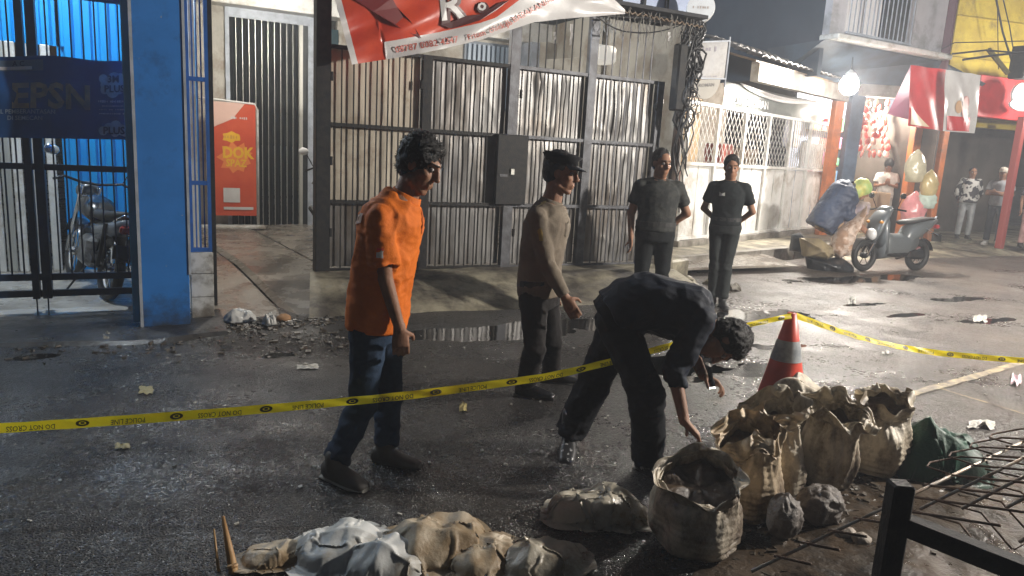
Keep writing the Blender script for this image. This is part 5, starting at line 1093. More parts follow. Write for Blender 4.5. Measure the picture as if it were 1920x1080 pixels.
sack(1303, 1015, 2.84, .18, .30, 'large muddy open sack nearest the camera with its mouth gaping and rim folded outward', 3, SK[3], collar=.085, th0=.6, tha=2.1, rimn=.12, tb_=.12, lean=(.0, .02), ca=-.5, dome=.0)
sack(1405, 960, 3.16, .145, .34, 'brown open sack directly behind the large front sack, the one the bending man touches', 8, SK[2], collar=.12, th0=.1, tha=2.2, lean=(-.1, .08), ca=.2)
sack(1455, 915, 3.42, .128, .36, 'narrow sack with a crumpled knotted mouth, third from the camera', 14, SK[0], collar=.18, th0=-.2, tha=3.4, rimn=.55, lean=(-.08, .08), ca=.9)
sack(1548, 895, 3.52, .122, .38, 'tall pale sack with a pinched folded mouth, fourth from the camera', 21, SK[1], collar=.17, th0=-.3, tha=3., rimn=.4, ca=-.3)
sack(1638, 880, 3.74, .142, .36, 'upright grey beige sack with folded down rim beside the green sack', 27, SK[0], collar=.15, th0=.2, tha=3., ca=.4)
cs_ = D(1498, 805, 4.08); sheet_over('closed_sack', (cs_.x, cs_.y, 0), (.46, .38), [(0, 0, .36, .27, .44)], SK[1], 'big slumped pale sack with loose folds lying in front of the traffic cone', 41, excess=.74, rz=-.45, round_=.5)
GS = M('dark green sack', (.008, .06, .035), .5, (.006, .045, .028), 4, bump=.4, bscale=70, dirt=(.02, .02, .014), dirt_amt=.3, spec=.3)
gp_ = D(1742, 870, 3.76); sheet_over('green_sack', (gp_.x, gp_.y, .0), (.36, .27), [(0, 0, .28, .19, .31)], GS, 'dark green plastic sack lying at the right end of the sack row', 47, excess=.76, rz=-.5, round_=.5)
WS = M('wet pale plastic sacking', (.42, .38, .3), .35, (.5, .47, .4), 3, bump=.4, bscale=50, dirt=(.16, .12, .07), dirt_amt=.4, dscale=4)
def crumple(name, c, size, hh, seed, m, label, rz=0., cat='sack', n=90, edge=.14, ridge_a=1., group=None, tilt=0.):
    n = int(n*1.35); c = Vector(c); cr, sr_ = math.cos(rz), math.sin(rz)
    def f(u, v, th=0.):
        x, y = (u-.5)*2, (v-.5)*2; ang = math.atan2(y, x); R_ = 1+edge*2*nz((math.cos(ang)*1.3, math.sin(ang)*1.3, seed), 1.)+edge*nz((math.cos(ang)*4, math.sin(ang)*4, seed), 1.)
        # square to rounded outline
        X, Y = x*math.sqrt(1-y*y*.38)*R_, y*math.sqrt(1-x*x*.38)*R_; e = max(0, 1-(x**4+y**4)*.5-max(abs(x), abs(y))**6*.5)
        p = Vector((X*1.2, Y*1.2, seed)); dome = e**.6
        z = hh*dome*(.55+.5*nz(p, .9)+ridge_a*(.5*(ridge(p, .6, 2)-.4)+.26*(ridge(p+Vector((nz(p, 1.1, 3), nz(p, 1.1, 7), 0))*.5, .95, 5)**2-.3)+.13*(ridge(p+Vector((nz(p, 2, 1), nz(p, 2, 2), 0))*.3, 1.9, 8)**2-.3)+.035*ridge(p, 4.5, 4)**2))
        return Vector((c.x+X*size[0]*cr-Y*size[1]*sr_, c.y+X*size[0]*sr_+Y*size[1]*cr, c.z+max(z, 0)*1.+.004-th+tilt*X))
    b = MB(); b.grid(lambda u, v: f(u, v), n, n); k = len(b.v); b.grid(lambda u, v: f(u, v, .006), n, n)
    bd = [i for i in range(n)]+[j*n+n-1 for j in range(1, n)]+[n*(n-1)+i for i in range(n-2, -1, -1)]+[j*n for j in range(n-2, 0, -1)]
    b.f += [(bd[i], bd[(i+1) % len(bd)], k+bd[(i+1) % len(bd)], k+bd[i]) for i in range(len(bd))]
    return one(name, b, m, label, cat, group, True)
p = D(1120, 975, 3.02); sheet_over('empty_sack', (p.x, p.y, .01), (.26, .17), [(0, 0, .22, .13, .15)], WS, 'flattened empty pale sack lying left of the large front sack', 5, excess=.72, rz=-.4)
PLW = M('white plastic sheet', (.56, .57, .56), .5, (.42, .43, .42), 3, bump=.3, bscale=30, dirt=(.25, .19, .11), dirt_amt=.25, dscale=4)
PLB = M('brown stained plastic sheet', (.48, .41, .31), .55, (.36, .28, .18), 4, bump=.4, bscale=40, dirt=(.2, .13, .06), dirt_amt=.5, dscale=5)
for (px, py, d_, sx, sy, hh, sd, m, rz, lb) in (
        (640, 1075, 2.62, .17, .14, .17, 11, PLW, .2, 'grey white plastic sack leftmost of the large pieces at the bottom edge'),
        (722, 1082, 2.52, .14, .12, .20, 13, PLW, -.3, 'white crumpled plastic sack in front of the clear brown stained one'),
        (815, 1062, 2.68, .2, .16, .22, 17, PLB, .1, 'brown stained clear plastic bag highest of the heap at the bottom edge'),
        (905, 1085, 2.62, .15, .12, .13, 19, PLB, .4, 'crumpled cream plastic piece right of the brown stained bag'),
        (1010, 1083, 2.62, .16, .11, .14, 23, WS, -.2, 'cream folded sack rightmost of the heap at the bottom edge'),
        (520, 1098, 2.55, .12, .08, .08, 29, PLB, .0, 'small muddy plastic scrap at the left end of the bottom heap')):
    p = D(px, py, d_); sheet_over('plastic_sack', (p.x, p.y, .01), (sx*1.35, sy*1.4), [(0, 0, sx*1.05, sy*1.0, hh*.62)], m, lb, sd, bend=.12, excess=.81, rz=rz, n=56, group='crumpled sacks heaped at the bottom edge')
one('red_label_scrap', MB().grid(lambda u, v: D(985+35*u, 1030+20*v, 2.66)+Vector((0, 0, .012*math.sin(u*7+v*3))), 6, 5), M('dull red print', (.3, .04, .03), .4), 'dull red printed plastic scrap on the bottom heap of sacks', 'scrap')
RKM = M('muddy stone', (.17, .15, .135), .7, (.08, .065, .055), 8, bump=1., bscale=50, rough2=.5)
for (px, py, d_, rx, rz_, lb, sd) in ((1466, 1000, 2.95, .085, .1, 'smooth muddy round bag lump between front sack and black post', 3), (1538, 945, 3.12, .12, .085, 'shaggy muddy lump leaning on the pale fourth sack', 9)):
    p = D(px, py, d_); lump('muddy_lump', (p.x, p.y, rz_*.9), (rx, rx*.85, rz_), RKM, lb, sd, 'mud lump', .22, .6, fine=.05 if sd == 9 else .015)
for (px, py, d_, rx, lb, sd) in ((1622, 968, 2.9, .045, 'small pale cube shaped stone by the black post', 33), (1388, 985, 2.9, .03, 'small pinkish pebble tucked behind the large front sack', 35), (1592, 985, 2.95, .04, 'flat pale broken stone left of the cube shaped stone', 37)):
    p = D(px, py, d_); lump('stone', (p.x, p.y, rx*.6), (rx, rx*.8, rx*.7), M('pale stone', (.36, .31, .26), .7, (.25, .21, .17), 9, bump=.6), lb, sd, 'stone', .3, nu=18, nv=12)

# ================================================================ wire mesh and black frame in the right foreground
wm = thing('wire_mesh_panel', 'rusty welded wire mesh panel lying tilted beside the black post', 'wire mesh', D(1650, 980, 2.3))
a0, a1 = D(1410, 1071, 2.2), D(1918, 829, 2.9); u_ = (a1-a0); LU = u_.length; u_.normalize()
v_ = (D(1495, 1090, 2.0)-D(1465, 1010, 2.35)); v_ = v_-u_*v_.dot(u_); v_.normalize(); WIRE = M('worn grey wire', (.42, .38, .33), .4, (.26, .18, .12), 14, metal=.4)  # white shine of the rods put into the lighter wire colour
for i in range(4):
    s0, s1 = (0, LU*1.25) if i == 0 else (LU*.42+i*.06, LU*1.35)
    build(MB().tube([a0+u_*s0+v_*.115*i, a0+u_*((s0+s1)/2)+v_*(.115*i+.004)+UP*.004, a0+u_*s1+v_*.115*i], .0062, 7), 'wire', WIRE, wm, smooth=True)
k = 0; s = .12
while s < LU*1.3:
    ln = .13 if s < LU*.42 else .42
    build(MB().tube([a0+u_*s-v_*.02+UP*.006, a0+u_*(s+.012)+v_*ln+UP*.006], .0052, 6), 'wire', RUST, wm, smooth=True); s += .132; k += 1
for k in range(4):                                                    # bent loops along the far edge
    c = a0+u_*(LU*.70+k*.14)-v_*.02
    build(MB().tube([c, c-v_*.09+UP*.03-u_*.02, c-v_*.11+UP*.03+u_*.03, c-v_*.06+u_*.16+UP*.02, c+v_*.13+u_*.22], .0042, 6), 'wire', RUST, wm, smooth=True)
for k in range(9):
    c = a0+u_*(LU*.45+k*.12)+v_*.06
    build(MB().tube([c, c+v_*.17+u_*.08-UP*.06, c+v_*.34-UP*.14, c+v_*.36+u_*.08-UP*.12], .004, 6), 'wire', RUST, wm, smooth=True)
for k in range(6):                                                    # upright side of the mesh basket towards the corner
    c = a0+u_*(LU*.62+k*.13)+v_*.40; build(MB().tube([c, c-UP*.16+u_*.03, c-UP*.42+u_*.02], .0048, 6), 'wire', RUST, wm, smooth=True)
for z in (.12, .26): build(MB().tube([a0+u_*(LU*.55)+v_*.40-UP*z, a0+u_*(LU*1.4)+v_*.40-UP*z], .0055, 6), 'wire', WIRE, wm, smooth=True)
bf_ = thing('street_barrier', 'black square steel post with a slanting black beam in the right foreground', 'barrier', D(1690, 1050, 1.9))
pt = D(1690, 905, 1.95); build(MB().box((pt.x, pt.y, pt.z/2-.02), (.06, .06, pt.z+.04), -.5, bev=.006), 'post', BLACKM, bf_)
q0, q1 = D(1696, 983, 1.945), D(1895, 1062, 1.75); build(MB().bar(q0, q0+(q1-q0)*1.6, .045, .055), 'beam', BLACKM, bf_)
q2 = q0+(q1-q0)*1.0; build(MB().box((q2.x, q2.y, q2.z/2-.05), (.06, .06, q2.z), -.5, bev=.005), 'post', BLACKM, bf_)
build(MB().bar(q2-UP*.2, q2-UP*.2+Vector((.6, .1, 0)), .05), 'beam', BLACKM, bf_)
# ================================================================ small litter
st_ = thing('bamboo_stake', 'split yellow bamboo stake sticking up at the bottom left of the sacks', 'stake', D(430, 1090, 2.4))
e0, e1 = D(447, 1120, 2.42), D(418, 968, 2.5); BAM = M('bamboo', (.45, .28, .12), .5, (.36, .2, .08), 8, stretch=(1, 1, .2), bump=.3)
build(MB().tube([e0-(e1-e0)*.8, e0, e0.lerp(e1, .55), e1], [.024, .022, .015, .006], 10), 'stake', BAM, st_, smooth=True)
build(MB().tube([e0-(e1-e0)*.8-XR*.03, D(409, 1065, 2.45), D(401, 992, 2.45)], [.008, .006, .003], 6), 'splinter', BAM, st_, smooth=True)
build(MB().lathe(D(436, 1062, 2.4), [(.018, -.006), (.021, 0), (.018, .006)], 12, e1-e0), 'node_ring', BAM, st_)
def paper(px, py, wpx, hpx, m, label, name='paper_scrap', cat='litter', seed=0, hgt=.02):
    g0, g1 = G(px-wpx/2, py), G(px+wpx/2, py); dy = (G(px, py-hpx/2)-G(px, py+hpx/2)); ex_ = g1-g0
    def f(u, v):
        a = math.atan2(v-.5, u-.5); p = g0+ex_*u*1.0+dy*(v-.5)*(1+.5*nz((u*3, v*3, seed))); p = p+ex_*.1*nz((v*3, seed, 1)); p.z = gh(p.x, p.y)+.006+hgt*max(0, (nz((u*4, v*4, seed))+.35))*math.sin(PI*min(1, max(0, u*.9+.05)))*1.3; return p
    b = MB(); b.grid(f, 12, 8); return one(name, b, m, label, cat, smooth=False)
PW = M('white litter', (.5, .49, .46), .5, (.35, .34, .3), 30); PY_ = M('yellowed litter', (.4, .33, .13), .5, (.3, .25, .1), 20)
paper(577, 691, 40, 9, PW, 'narrow white paper scrap on the asphalt left of the man in orange', seed=1, hgt=.015)
paper(200, 636, 26, 12, PW, 'pale crumpled scrap on the pavement before the blue pillar', seed=2, hgt=.04)
paper(868, 767, 14, 15, PY_, 'small yellow triangular scrap between the man in orange and the bending man', seed=3)
paper(274, 735, 26, 14, PY_, 'dull yellow leaf scrap above the police tape on the left', seed=4, hgt=.008)
paper(230, 840, 28, 9, PY_, 'yellow green leaf lying below the police tape on the left', seed=5, hgt=.008)
paper(1840, 800, 50, 14, PW, 'crumpled pale wrapper on the road right of the green sack', seed=6, hgt=.03)
paper(1838, 598, 26, 10, PW, 'pale litter piece beyond the police tape on the right', seed=7, hgt=.03)
paper(1598, 566, 14, 8, PW, 'white scrap beside the dark wet patch beyond the cone', seed=8, hgt=.04)
paper(1905, 715, 20, 18, M('pink glare wrapper', (.6, .45, .5), .3), 'pinkish wrapper at the right end of the road line', seed=9, hgt=.03)
paper(1660, 663, 14, 6, PW, 'tiny white scrap under the right police tape', seed=10, hgt=.02)
paper(1005, 850, 26, 5, M('grey wet scrap', (.3, .3, .3), .3), 'thin grey wet scrap behind the rear shoe of the bending man', seed=12, hgt=.015)
for (px, py, wp, sd, lb) in ((450, 603, 60, 1, 'white crumpled plastic bag on the debris by the driveway corner'), (505, 612, 26, 3, 'small white wrapper in the debris by the driveway'), (1010, 474, 0, 0, '')):
    if wp: p = G(px, py); crumple('plastic_bag', (p.x, p.y, .02), (wp/2*p.dot(FH)/1376,)*2, .09, sd, M('translucent bag film', (.5, .5, .48), .3), lb, .3, 'plastic bag', 24)
lump('brick_fragment', G(532, 603)+UP*.03, (.06, .04, .04), M('ochre rubble', (.3, .16, .07), .7), 'orange brown rubble fragment in the driveway debris', 3, 'rubble', .3, nu=16, nv=10)
r5 = random.Random(77); db = MB(); DEB = M('wet dark debris', (.035, .028, .02), .4, (.09, .07, .05), 40, bump=.5)
def bits(db, cx, cy, sx, sy, n, s0, s1, z=None):
    for i in range(n):
        x, y = r5.gauss(cx, sx), r5.gauss(cy, sy); s = r5.uniform(s0, s1); zz = (gh(x, y) if z is None else z)+s*.2
        R_ = Matrix.Rotation(r5.random()*6.3, 3, 'Z') @ Matrix.Rotation(r5.uniform(-.5, .5), 3, 'X'); db.box((x, y, zz), (s, s*r5.uniform(.2, .9), s*r5.uniform(.1, .5)), rot=R_)
for px, py, sx, sy, n in ((430, 610, .3, .12, 260), (560, 607, .4, .12, 260), (600, 640, .3, .2, 120), (250, 650, .6, .2, 130), (1700, 930, .25, .2, 200), (1600, 990, .2, .15, 150), (1520, 1040, .3, .15, 130), (1280, 560, .4, .2, 120)):
    p = G(px, py); bits(db, p.x, p.y, sx, sy, n, .008, .045)
tag(build(db, 'fine_debris', DEB), 'fine wet debris and grit scattered on the street', 'debris', kind='stuff')
db = MB()
for px, py, sx, sy, n in ((470, 610, .35, .1, 60), (900, 760, 1.3, .8, 70), (300, 800, 1., .8, 60), (1750, 640, 1.4, 1., 110), (1850, 480, 1.2, .5, 40), (1620, 960, .3, .2, 50), (700, 870, .3, .1, 16), (1300, 760, .6, .4, 40)):
    p = G(px, py); bits(db, p.x, p.y, sx, sy, n, .006, .022)
tag(build(db, 'pale_litter_bits', PW), 'tiny pale chips and litter bits scattered over the wet road', 'litter', kind='stuff')
# mud bank under the sacks and mesh
MB_ = MB(); c0_ = G(1600, 1000); MB_.grid(lambda u, v: Vector((1.55+2.9*u, .9+1.55*v+.1*u, -.03+(.055+.03*nz((u*5, v*4, 0))+.012*nz((u*22, v*14, 1)))*math.sin(PI*min(1, max(0, u)))**.5*math.sin(PI*v)**.6)), 110, 60)
struct('mud_bank', MB_, M('muddy ground', (.07, .048, .03), .5, (.035, .026, .018), 6, rough2=.25, bump=1., bscale=25), True)
# ================================================================ people
SKIN = M('warm brown skin', (.30, .155, .095), .58, (.24, .12, .07), 14, bump=.25, bscale=90, sub=.08, spec=.35)
HAIR = M('black hair', (.012, .010, .009), .45, bump=1., bscale=220, spec=.4)
EYEW = M('eye white', (.35, .32, .3), .4); EYEB = M('eye iris', (.02, .012, .01), .1)
def cloth(n, c, c2=None, rough=.85, **k): return M(n, c, rough, c2 or tuple(x*.75 for x in c), 6, bump=.3, bscale=120, spec=.2, **k)
def lerp(a, b, t): return a+(b-a)*t
def hand(mb, wr, d, n, side, curl=.5, sc=1.):
    """palm and five fingers; d along the hand, n the palm normal, side = direction of the thumb"""
    d, n = d.normalized(), n.normalized(); s = side.normalized()
    mb.loft([(wr-d*.02*sc, s*.026*sc, n*.02*sc), (wr+d*.02*sc, s*.031*sc, n*.018*sc), (wr+d*.055*sc, s*.04*sc, n*.016*sc), (wr+d*.088*sc, s*.041*sc, n*.014*sc)], 14, 2.4)
    for i, (o, L) in enumerate(((.031, .066), (.0105, .076), (-.0105, .071), (-.031, .056))):
        p = wr+d*.085*sc+s*o*sc; a = 0.; r = .0098*sc
        for j, f in enumerate((.45, .32, .26)):
            a += curl*(.55+.25*j); dd = d*math.cos(a)+n*math.sin(a)+s*o*1.2*(1-curl); q = p+dd.normalized()*L*f*sc; mb.cap_(p, r, q, r*.92, 8); p = q; r *= .92
    p = wr+d*.025*sc+s*.03*sc; dd = (d*.55+s*.75+n*.35*(1+curl)).normalized(); q = p+dd*.04*sc; mb.cap_(p, .0125*sc, q, .0108*sc, 8)
    dd = (d*.9+s*.2+n*.5*(1+curl)).normalized(); mb.cap_(q, .0108*sc, q+dd*.034*sc, .009*sc, 8)
def head(mb, c, F, U, sc=1.):
    F = F.normalized(); S = F.cross(U).normalized(); U = S.cross(F).normalized(); R_ = Matrix((S, F, U)).transposed()
    P = lambda s, f, u: c+(S*s+F*f+U*u)*sc
    mb.ell(P(0, -.012, .035), (.073*sc, .093*sc, .09*sc), R_, 20, 14); mb.ell(P(0, .028, -.04), (.058*sc, .062*sc, .072*sc), R_, 18, 12)
    mb.ell(P(0, .06, -.096), (.026*sc, .022*sc, .02*sc), R_, 12, 8); mb.cap_(P(0, .088, .02), .009*sc, P(0, .108, -.022), .013*sc, 10)
    for s in (-1, 1):
        mb.cap_(P(s*.012, .082, .034), .011*sc, P(s*.045, .066, .036), .01*sc, 8); mb.ell(P(s*.042, .052, -.018), (.024*sc, .028*sc, .022*sc), R_, 12, 8)
        mb.cap_(P(s*.05, .01, -.07), .022*sc, P(s*.012, .06, -.098), .02*sc, 8); mb.ell(P(s*.011, .100, -.026), (.009*sc, .01*sc, .007*sc), R_, 8, 6)
        mb.ell(P(s*.074, -.006, -.002), (.011*sc, .02*sc, .031*sc), R_, 12, 8)
    mb.cap_(P(-.018, .084, -.056), .0085*sc, P(.018, .084, -.056), .0085*sc, 8); mb.cap_(P(-.016, .081, -.07), .009*sc, P(.016, .081, -.07), .009*sc, 8)
    return P, R_
def ring_pts(pts, sides, ws, ds):
    out = []
    for i, p in enumerate(pts):
        t = (pts[min(i+1, len(pts)-1)]-pts[max(i-1, 0)]).normalized(); s = sides[i]-t*sides[i].dot(t); s.normalize(); f = s.cross(t).normalized(); out.append((p, s*ws[i], f*ds[i]))
    return out
def spline(P, n):
    out = []
    for i in range(len(P)-1):
        p0, p1, p2, p3 = P[max(i-1, 0)], P[i], P[i+1], P[min(i+2, len(P)-1)]
        for t in range(n): s = t/n; out.append(.5*((2*p1)+(p2-p0)*s+(2*p0-5*p1+4*p2-p3)*s*s+(3*p1-p0-3*p2+p3)*s**3))
    return out+[P[-1]]
def wrinkle(me, amp, seed, fr=9., joints=()):
    js = [Vector(j) for j in joints]
    def f(p, n):
        k = .55
        for j in js: k += 1.1*math.exp(-((p-j).length/.11)**2)
        return amp*k*((ridge(p+Vector((nz(p, 5, seed), nz(p, 5, seed+3), 0))*.06, fr, seed)-.5)*1.2+(ridge((p.x, p.y, p.z*1.8), fr*1.9, seed+9)-.5)*.55)
    displace(me, f)
def F_(J): return J['face'].normalized()
def hair_curls(me, t):
    b = MB(); r = random.Random(len(me.vertices)); vs = me.vertices
    for i in range(1100):
        v = vs[r.randrange(len(vs))]; p = v.co.copy(); n = v.normal+Vector((r.gauss(0, .5), r.gauss(0, .5), r.gauss(0, .5))); n.normalize(); s = n.orthogonal().normalized()*.0022; q = p+n*r.uniform(.003, .009); e = q+(n+s*400*r.uniform(-1, 1)*.001+Vector((r.gauss(0, .8), r.gauss(0, .8), r.gauss(0, .8)))).normalized()*.006
        b.add([p+s, p-s, q+s*.7, q-s*.7, e], [(0, 1, 3, 2), (2, 3, 4)])
    XFp = XF[t.name]; o = MB(); o.v = [tuple(XFp @ Vector(p)) for p in b.v]; o.f = b.f; c = build(o, 'hair_curls', HAIR, t); c['kind'] = 'stuff'
def person(J, label, o):
    """J: joints in world space; o: clothing options"""
    sc = o.get('sc', 1.); vx = o.get('vox', .011); sh, hp = J['side'].normalized(), J.get('hside', J['side']).normalized(); g = o.get('girth', 1.)
    t = thing('person', label, 'person', o['base'], 0, o.get('group'))
    pel, wai, che, nek, hd = J['pel'], J['wai'], J['che'], J['nek'], J['hed']
    sides = [hp, hp.lerp(sh, .4), hp.lerp(sh, .8), sh, sh]
    b = MB(); T0 = [pel-(wai-pel).normalized()*.06*sc, pel, wai, che, nek]
    P_ = spline(T0, 3); N = len(P_); wk = [.13, .155, .135, .165, .075]; dk = [.10, .11, .095, .105, .06]
    def prof(kk, i): x = i/3; a = min(int(x), 3); return kk[a]+(kk[a+1]-kk[a])*(x-a)
    def sd(i): x = i/3; a = min(int(x), 3); return sides[a].lerp(sides[a+1], x-a)
    sdl = [sd(i) for i in range(N)]
    b.loft(ring_pts(P_, sdl, [prof(wk, i)*sc*(g if i < N-3 else 1) for i in range(N)], [prof(dk, i)*sc*g for i in range(N)]), 20, 2.3)
    b.cap_(nek-(nek-che).normalized()*.02, .07*sc, hd-(hd-nek).normalized()*.06*sc-F_(J)*.01, .056*sc)
    F, U = J['face'], J['up']; P, Rh = head(b, hd, F, U, sc*1.03)
    for k in 'LR':
        s, e, w_ = J['sh'+k], J['el'+k], J['wr'+k]; b.cap_(s-UP*.01, .045*sc*g, e, .039*sc*g); b.cap_(e, .04*sc, w_, .027*sc); b.ell(s-UP*.015, (.047*sc*g,)*3)
        hdn = J.get('hd'+k) or (w_-e).normalized(); hn = J.get('hn'+k) or sh*(1 if k == 'L' else -1); th = J.get('ht'+k) or hdn.cross(hn)
        hn = (hn-hdn*hn.dot(hdn)).normalized(); th = (th-hdn*th.dot(hdn)-hn*th.dot(hn)).normalized(); hand(b, w_, hdn, hn, th, o.get('curl', .45), sc*1.05)
        h_, kn, an = J['hp'+k], J['kn'+k], J['an'+k]; b.cap_(h_, .082*sc*g, kn, .055*sc); b.cap_(kn, .055*sc, an, .038*sc)
        to = J['to'+k]; b.cap_(an-UP*.03, .033, an+(to-an).normalized()*.05-UP*.035, .026)
    me = remesh(b, vx*.72 if vx < .012 else vx, 2); link('body', me, SKIN, t, smooth=True)
    # eyes
    for s in (-1, 1):
        ey_ = build(MB().ell(P(s*.031, .0735, .010), (.012*sc,)*3, None, 12, 8), 'eye', EYEW, t, smooth=True)
        build(MB().ell(P(s*.031, .0815, .009), (.0062*sc, .0062*sc, .0062*sc), None, 8, 6), 'pupil', EYEB, ey_, smooth=True)
        build(MB().cap_(P(s*.014, .094, .038), .0042*sc, P(s*.05, .073, .040), .0032*sc, 6), 'eyebrow', HAIR, t)
    # hair
    hr = o.get('hair', .012); hb = MB(); hb.ell(P(0, -.026, .05), ((.076+hr)*sc, (.086+hr)*sc, (.085+hr*1.3)*sc), Rh, 22, 14); hb.ell(P(0, -.05, -.0), ((.068+hr*.6)*sc, (.06+hr*.5)*sc, (.07+hr*.4)*sc), Rh, 18, 12)
    if hr > .016: hb.ell(P(0, .02, .098), ((.062)*sc, .06*sc, .038*sc), Rh, 16, 10)
    hm = remesh(hb, .007 if vx < .012 else .014, 1); displace(hm, lambda p, n: (.0065 if hr > .016 else .003)*(ridge(p, 34, 3)+nz(p, 80))); link('hair', hm, HAIR, t, smooth=True)
    if vx < .012 and hr > .012: hair_curls(hm, t)
    # shirt
    if o.get('shirt'):
        ex = o.get('loose', .018)*sc; b = MB(); pts = [pel-(wai-pel).normalized()*o.get('hem', .06), pel+(wai-pel)*.2, wai, che, nek-(nek-che).normalized()*.01]
        Ps = spline(pts, 3); W = [.158, .165, .152, .176, .088]; Dp = [.118, .12, .118, .124, .084]
        b.loft(ring_pts(Ps, sdl[:len(Ps)], [prof(W, i)*sc*(g if i < N-2 else 1)+ex*(.9 if i < N-2 else .25) for i in range(N)], [prof(Dp, i)*sc*g+ex*.8*(1 if i < N-2 else .3) for i in range(N)]), 24, 2.25)
        for k in 'LR':
            s, e, w_ = J['sh'+k], J['el'+k], J['wr'+k]; b.ell(s-UP*.012, (.060*sc*g+ex*.3,)*3); b.cap_(lerp(che, s, .35), .085*sc, s-UP*.01, .060*sc+ex*.3); b.cap_(nek-(nek-che).normalized()*.035, .066*sc, s, .05*sc)
            if o.get('sleeve', 'short') == 'short': q = s.lerp(e, o.get('slen', .68)); b.lathe(s, [(.060*sc*g+ex*.3, 0), (.058*sc*g+ex*.5, (q-s).length*.5), (.053*sc*g+ex*.75, (q-s).length)], 16, q-s)
            else:
                q = e.lerp(w_, o.get('slen', .92)); b.cap_(s, .062*sc*g+ex*.4, e, .05*sc*g+ex*.4, 14); L_ = (q-e).length; b.lathe(e, [(.05*sc*g+ex*.4, 0), (.046*sc+ex*.3, L_*.5), (.036*sc+ex*.3, L_)], 16, q-e); b.ell(e, (.05*sc*g+ex*.4,)*3)
        me = remesh(b, vx, 3); wrinkle(me, o.get('wr', .006), o.get('seed', 1), 8, [J['elL'], J['elR'], wai, J['shL'].lerp(che, .4), J['shR'].lerp(che, .4)])
        so = link('shirt', me, o['shirt'], t, smooth=True); XF['shirtobj'] = XF[t.name]
        cb = MB(); ax = (hd-nek).normalized(); cb.lathe(nek-ax*.03, [(.095*sc, -.012), (.08*sc, .012), (.073*sc, .04), (.067*sc, .043), (.066*sc, .02)], 24, ax, cap=False); build(cb, 'collar', o.get('collar', o['shirt']), t, smooth=True)
    if o.get('trousers'):
        b = MB(); lo = .012; b.loft(ring_pts([pel-(wai-pel).normalized()*.09*sc, pel, pel.lerp(wai, .5)], [hp]*3, [.165*sc*g, .172*sc*g, .158*sc*g], [.118*sc*g, .122*sc*g, .112*sc*g]), 22, 2.3)
        tw = o.get('tw', 1.)
        for k in 'LR':
            h_, kn, an = J['hp'+k], J['kn'+k], J['an'+k]; b.ell(h_, (.098*sc*g,)*3); b.cap_(h_, .098*sc*g, kn, .068*sc*tw, 14); L_ = (an-kn).length
            b.lathe(kn, [(.069*sc*tw, -.01), (.068*sc*tw, L_*.3), (.062*sc*tw, L_*.7), (.062*sc*tw, L_*o.get('tlen', .97))], 16, an-kn); b.ell(kn, (.069*sc*tw,)*3)
        me = remesh(b, vx, 3); wrinkle(me, o.get('wr', .006), o.get('seed', 1)+20, 8, [J['knL'], J['knR'], pel, J['anL'], J['anR']]); link('trousers', me, o['trousers'], t, smooth=True)
    for k in 'LR':
        an, to = J['an'+k], J['to'+k]; d = (to-an); d.z = min(d.z, 0) if o.get('flat', True) else d.z; hz = Vector((d.x, d.y, 0)).normalized(); s = Vector((-hz.y, hz.x, 0)); gz = an-UP*.075*sc
        dirn = J.get('ft'+k) or hz; nrm = s.cross(dirn)*-1; nrm = nrm if nrm.z > 0 else -nrm
        b = MB(); b.loft([(gz-dirn*.07*sc+nrm*.03, s*.03*sc, nrm*.035), (gz-dirn*.04*sc+nrm*.03, s*.038*sc, nrm*.05), (gz+dirn*.04*sc+nrm*.022, s*.042*sc, nrm*.048), (gz+dirn*.12*sc+nrm*.01, s*.048*sc, nrm*.032), (gz+dirn*.18*sc+nrm*.004, s*.04*sc, nrm*.024), (gz+dirn*.2*sc, s*.022*sc, nrm*.014)], 16, 2.5)
        b.cap_(gz+nrm*.05, .05*sc, an+UP*o.get('boot', .02), .053*sc); me = remesh(b, .008 if vx < .012 else .014, 2); sho = link('shoe', me, o.get('shoes', BLACKG), t, smooth=True)
        build(MB().loft([(gz-dirn*.075*sc-nrm*.012, s*.035*sc, nrm*.01), (gz+dirn*.05*sc-nrm*.012, s*.045*sc, nrm*.01), (gz+dirn*.13*sc-nrm*.012, s*.05*sc, nrm*.01), (gz+dirn*.2*sc-nrm*.008, s*.028*sc, nrm*.009)], 14), 'sole', o.get('sole', BLACK), sho)
    if o.get('belt'):
        ax = (wai-pel).normalized(); c = pel+ax*.075*sc; rr_ = ring_pts([c-ax*.02, c+ax*.02], [hp, hp], [.172*sc*g]*2, [.13*sc*g]*2); b = MB(); b.loft(rr_, 24, 2.3); build(b, 'belt', o['belt'], t)
    return t, P, Rh
def patch(t, nm, o, x, y, w_, h_, m, off=.0):
    n = x.cross(y).normalized(); b = MB(); b.box(Vector(o)+n*off, (w_, h_, .004), rot=Matrix((x.normalized(), y.normalized(), n)).transposed()); return build(b, nm, m, t)
from mathutils.bvhtree import BVHTree
def decal(t, nm, part, c, x, y, w_, h_, m, n=6, off=.004):
    o = [q for q in bpy.data.objects if q.parent == t and q.name.split('.')[0] == part][0]; X0 = XF[t.name]
    bv = BVHTree.FromPolygons([X0 @ v.co for v in o.data.vertices], [tuple(p.vertices) for p in o.data.polygons]); x, y = Vector(x).normalized(), Vector(y).normalized()
    def f(u, v): p, nn_, _, _ = bv.find_nearest(Vector(c)+x*(u-.5)*w_+y*(v-.5)*h_); nn_ = nn_ if nn_.dot(p-Vector(c)) > -1 else nn_; return p+nn_*off
    b = MB(); b.grid(f, n, n); return build(b, nm, m, t, smooth=True)
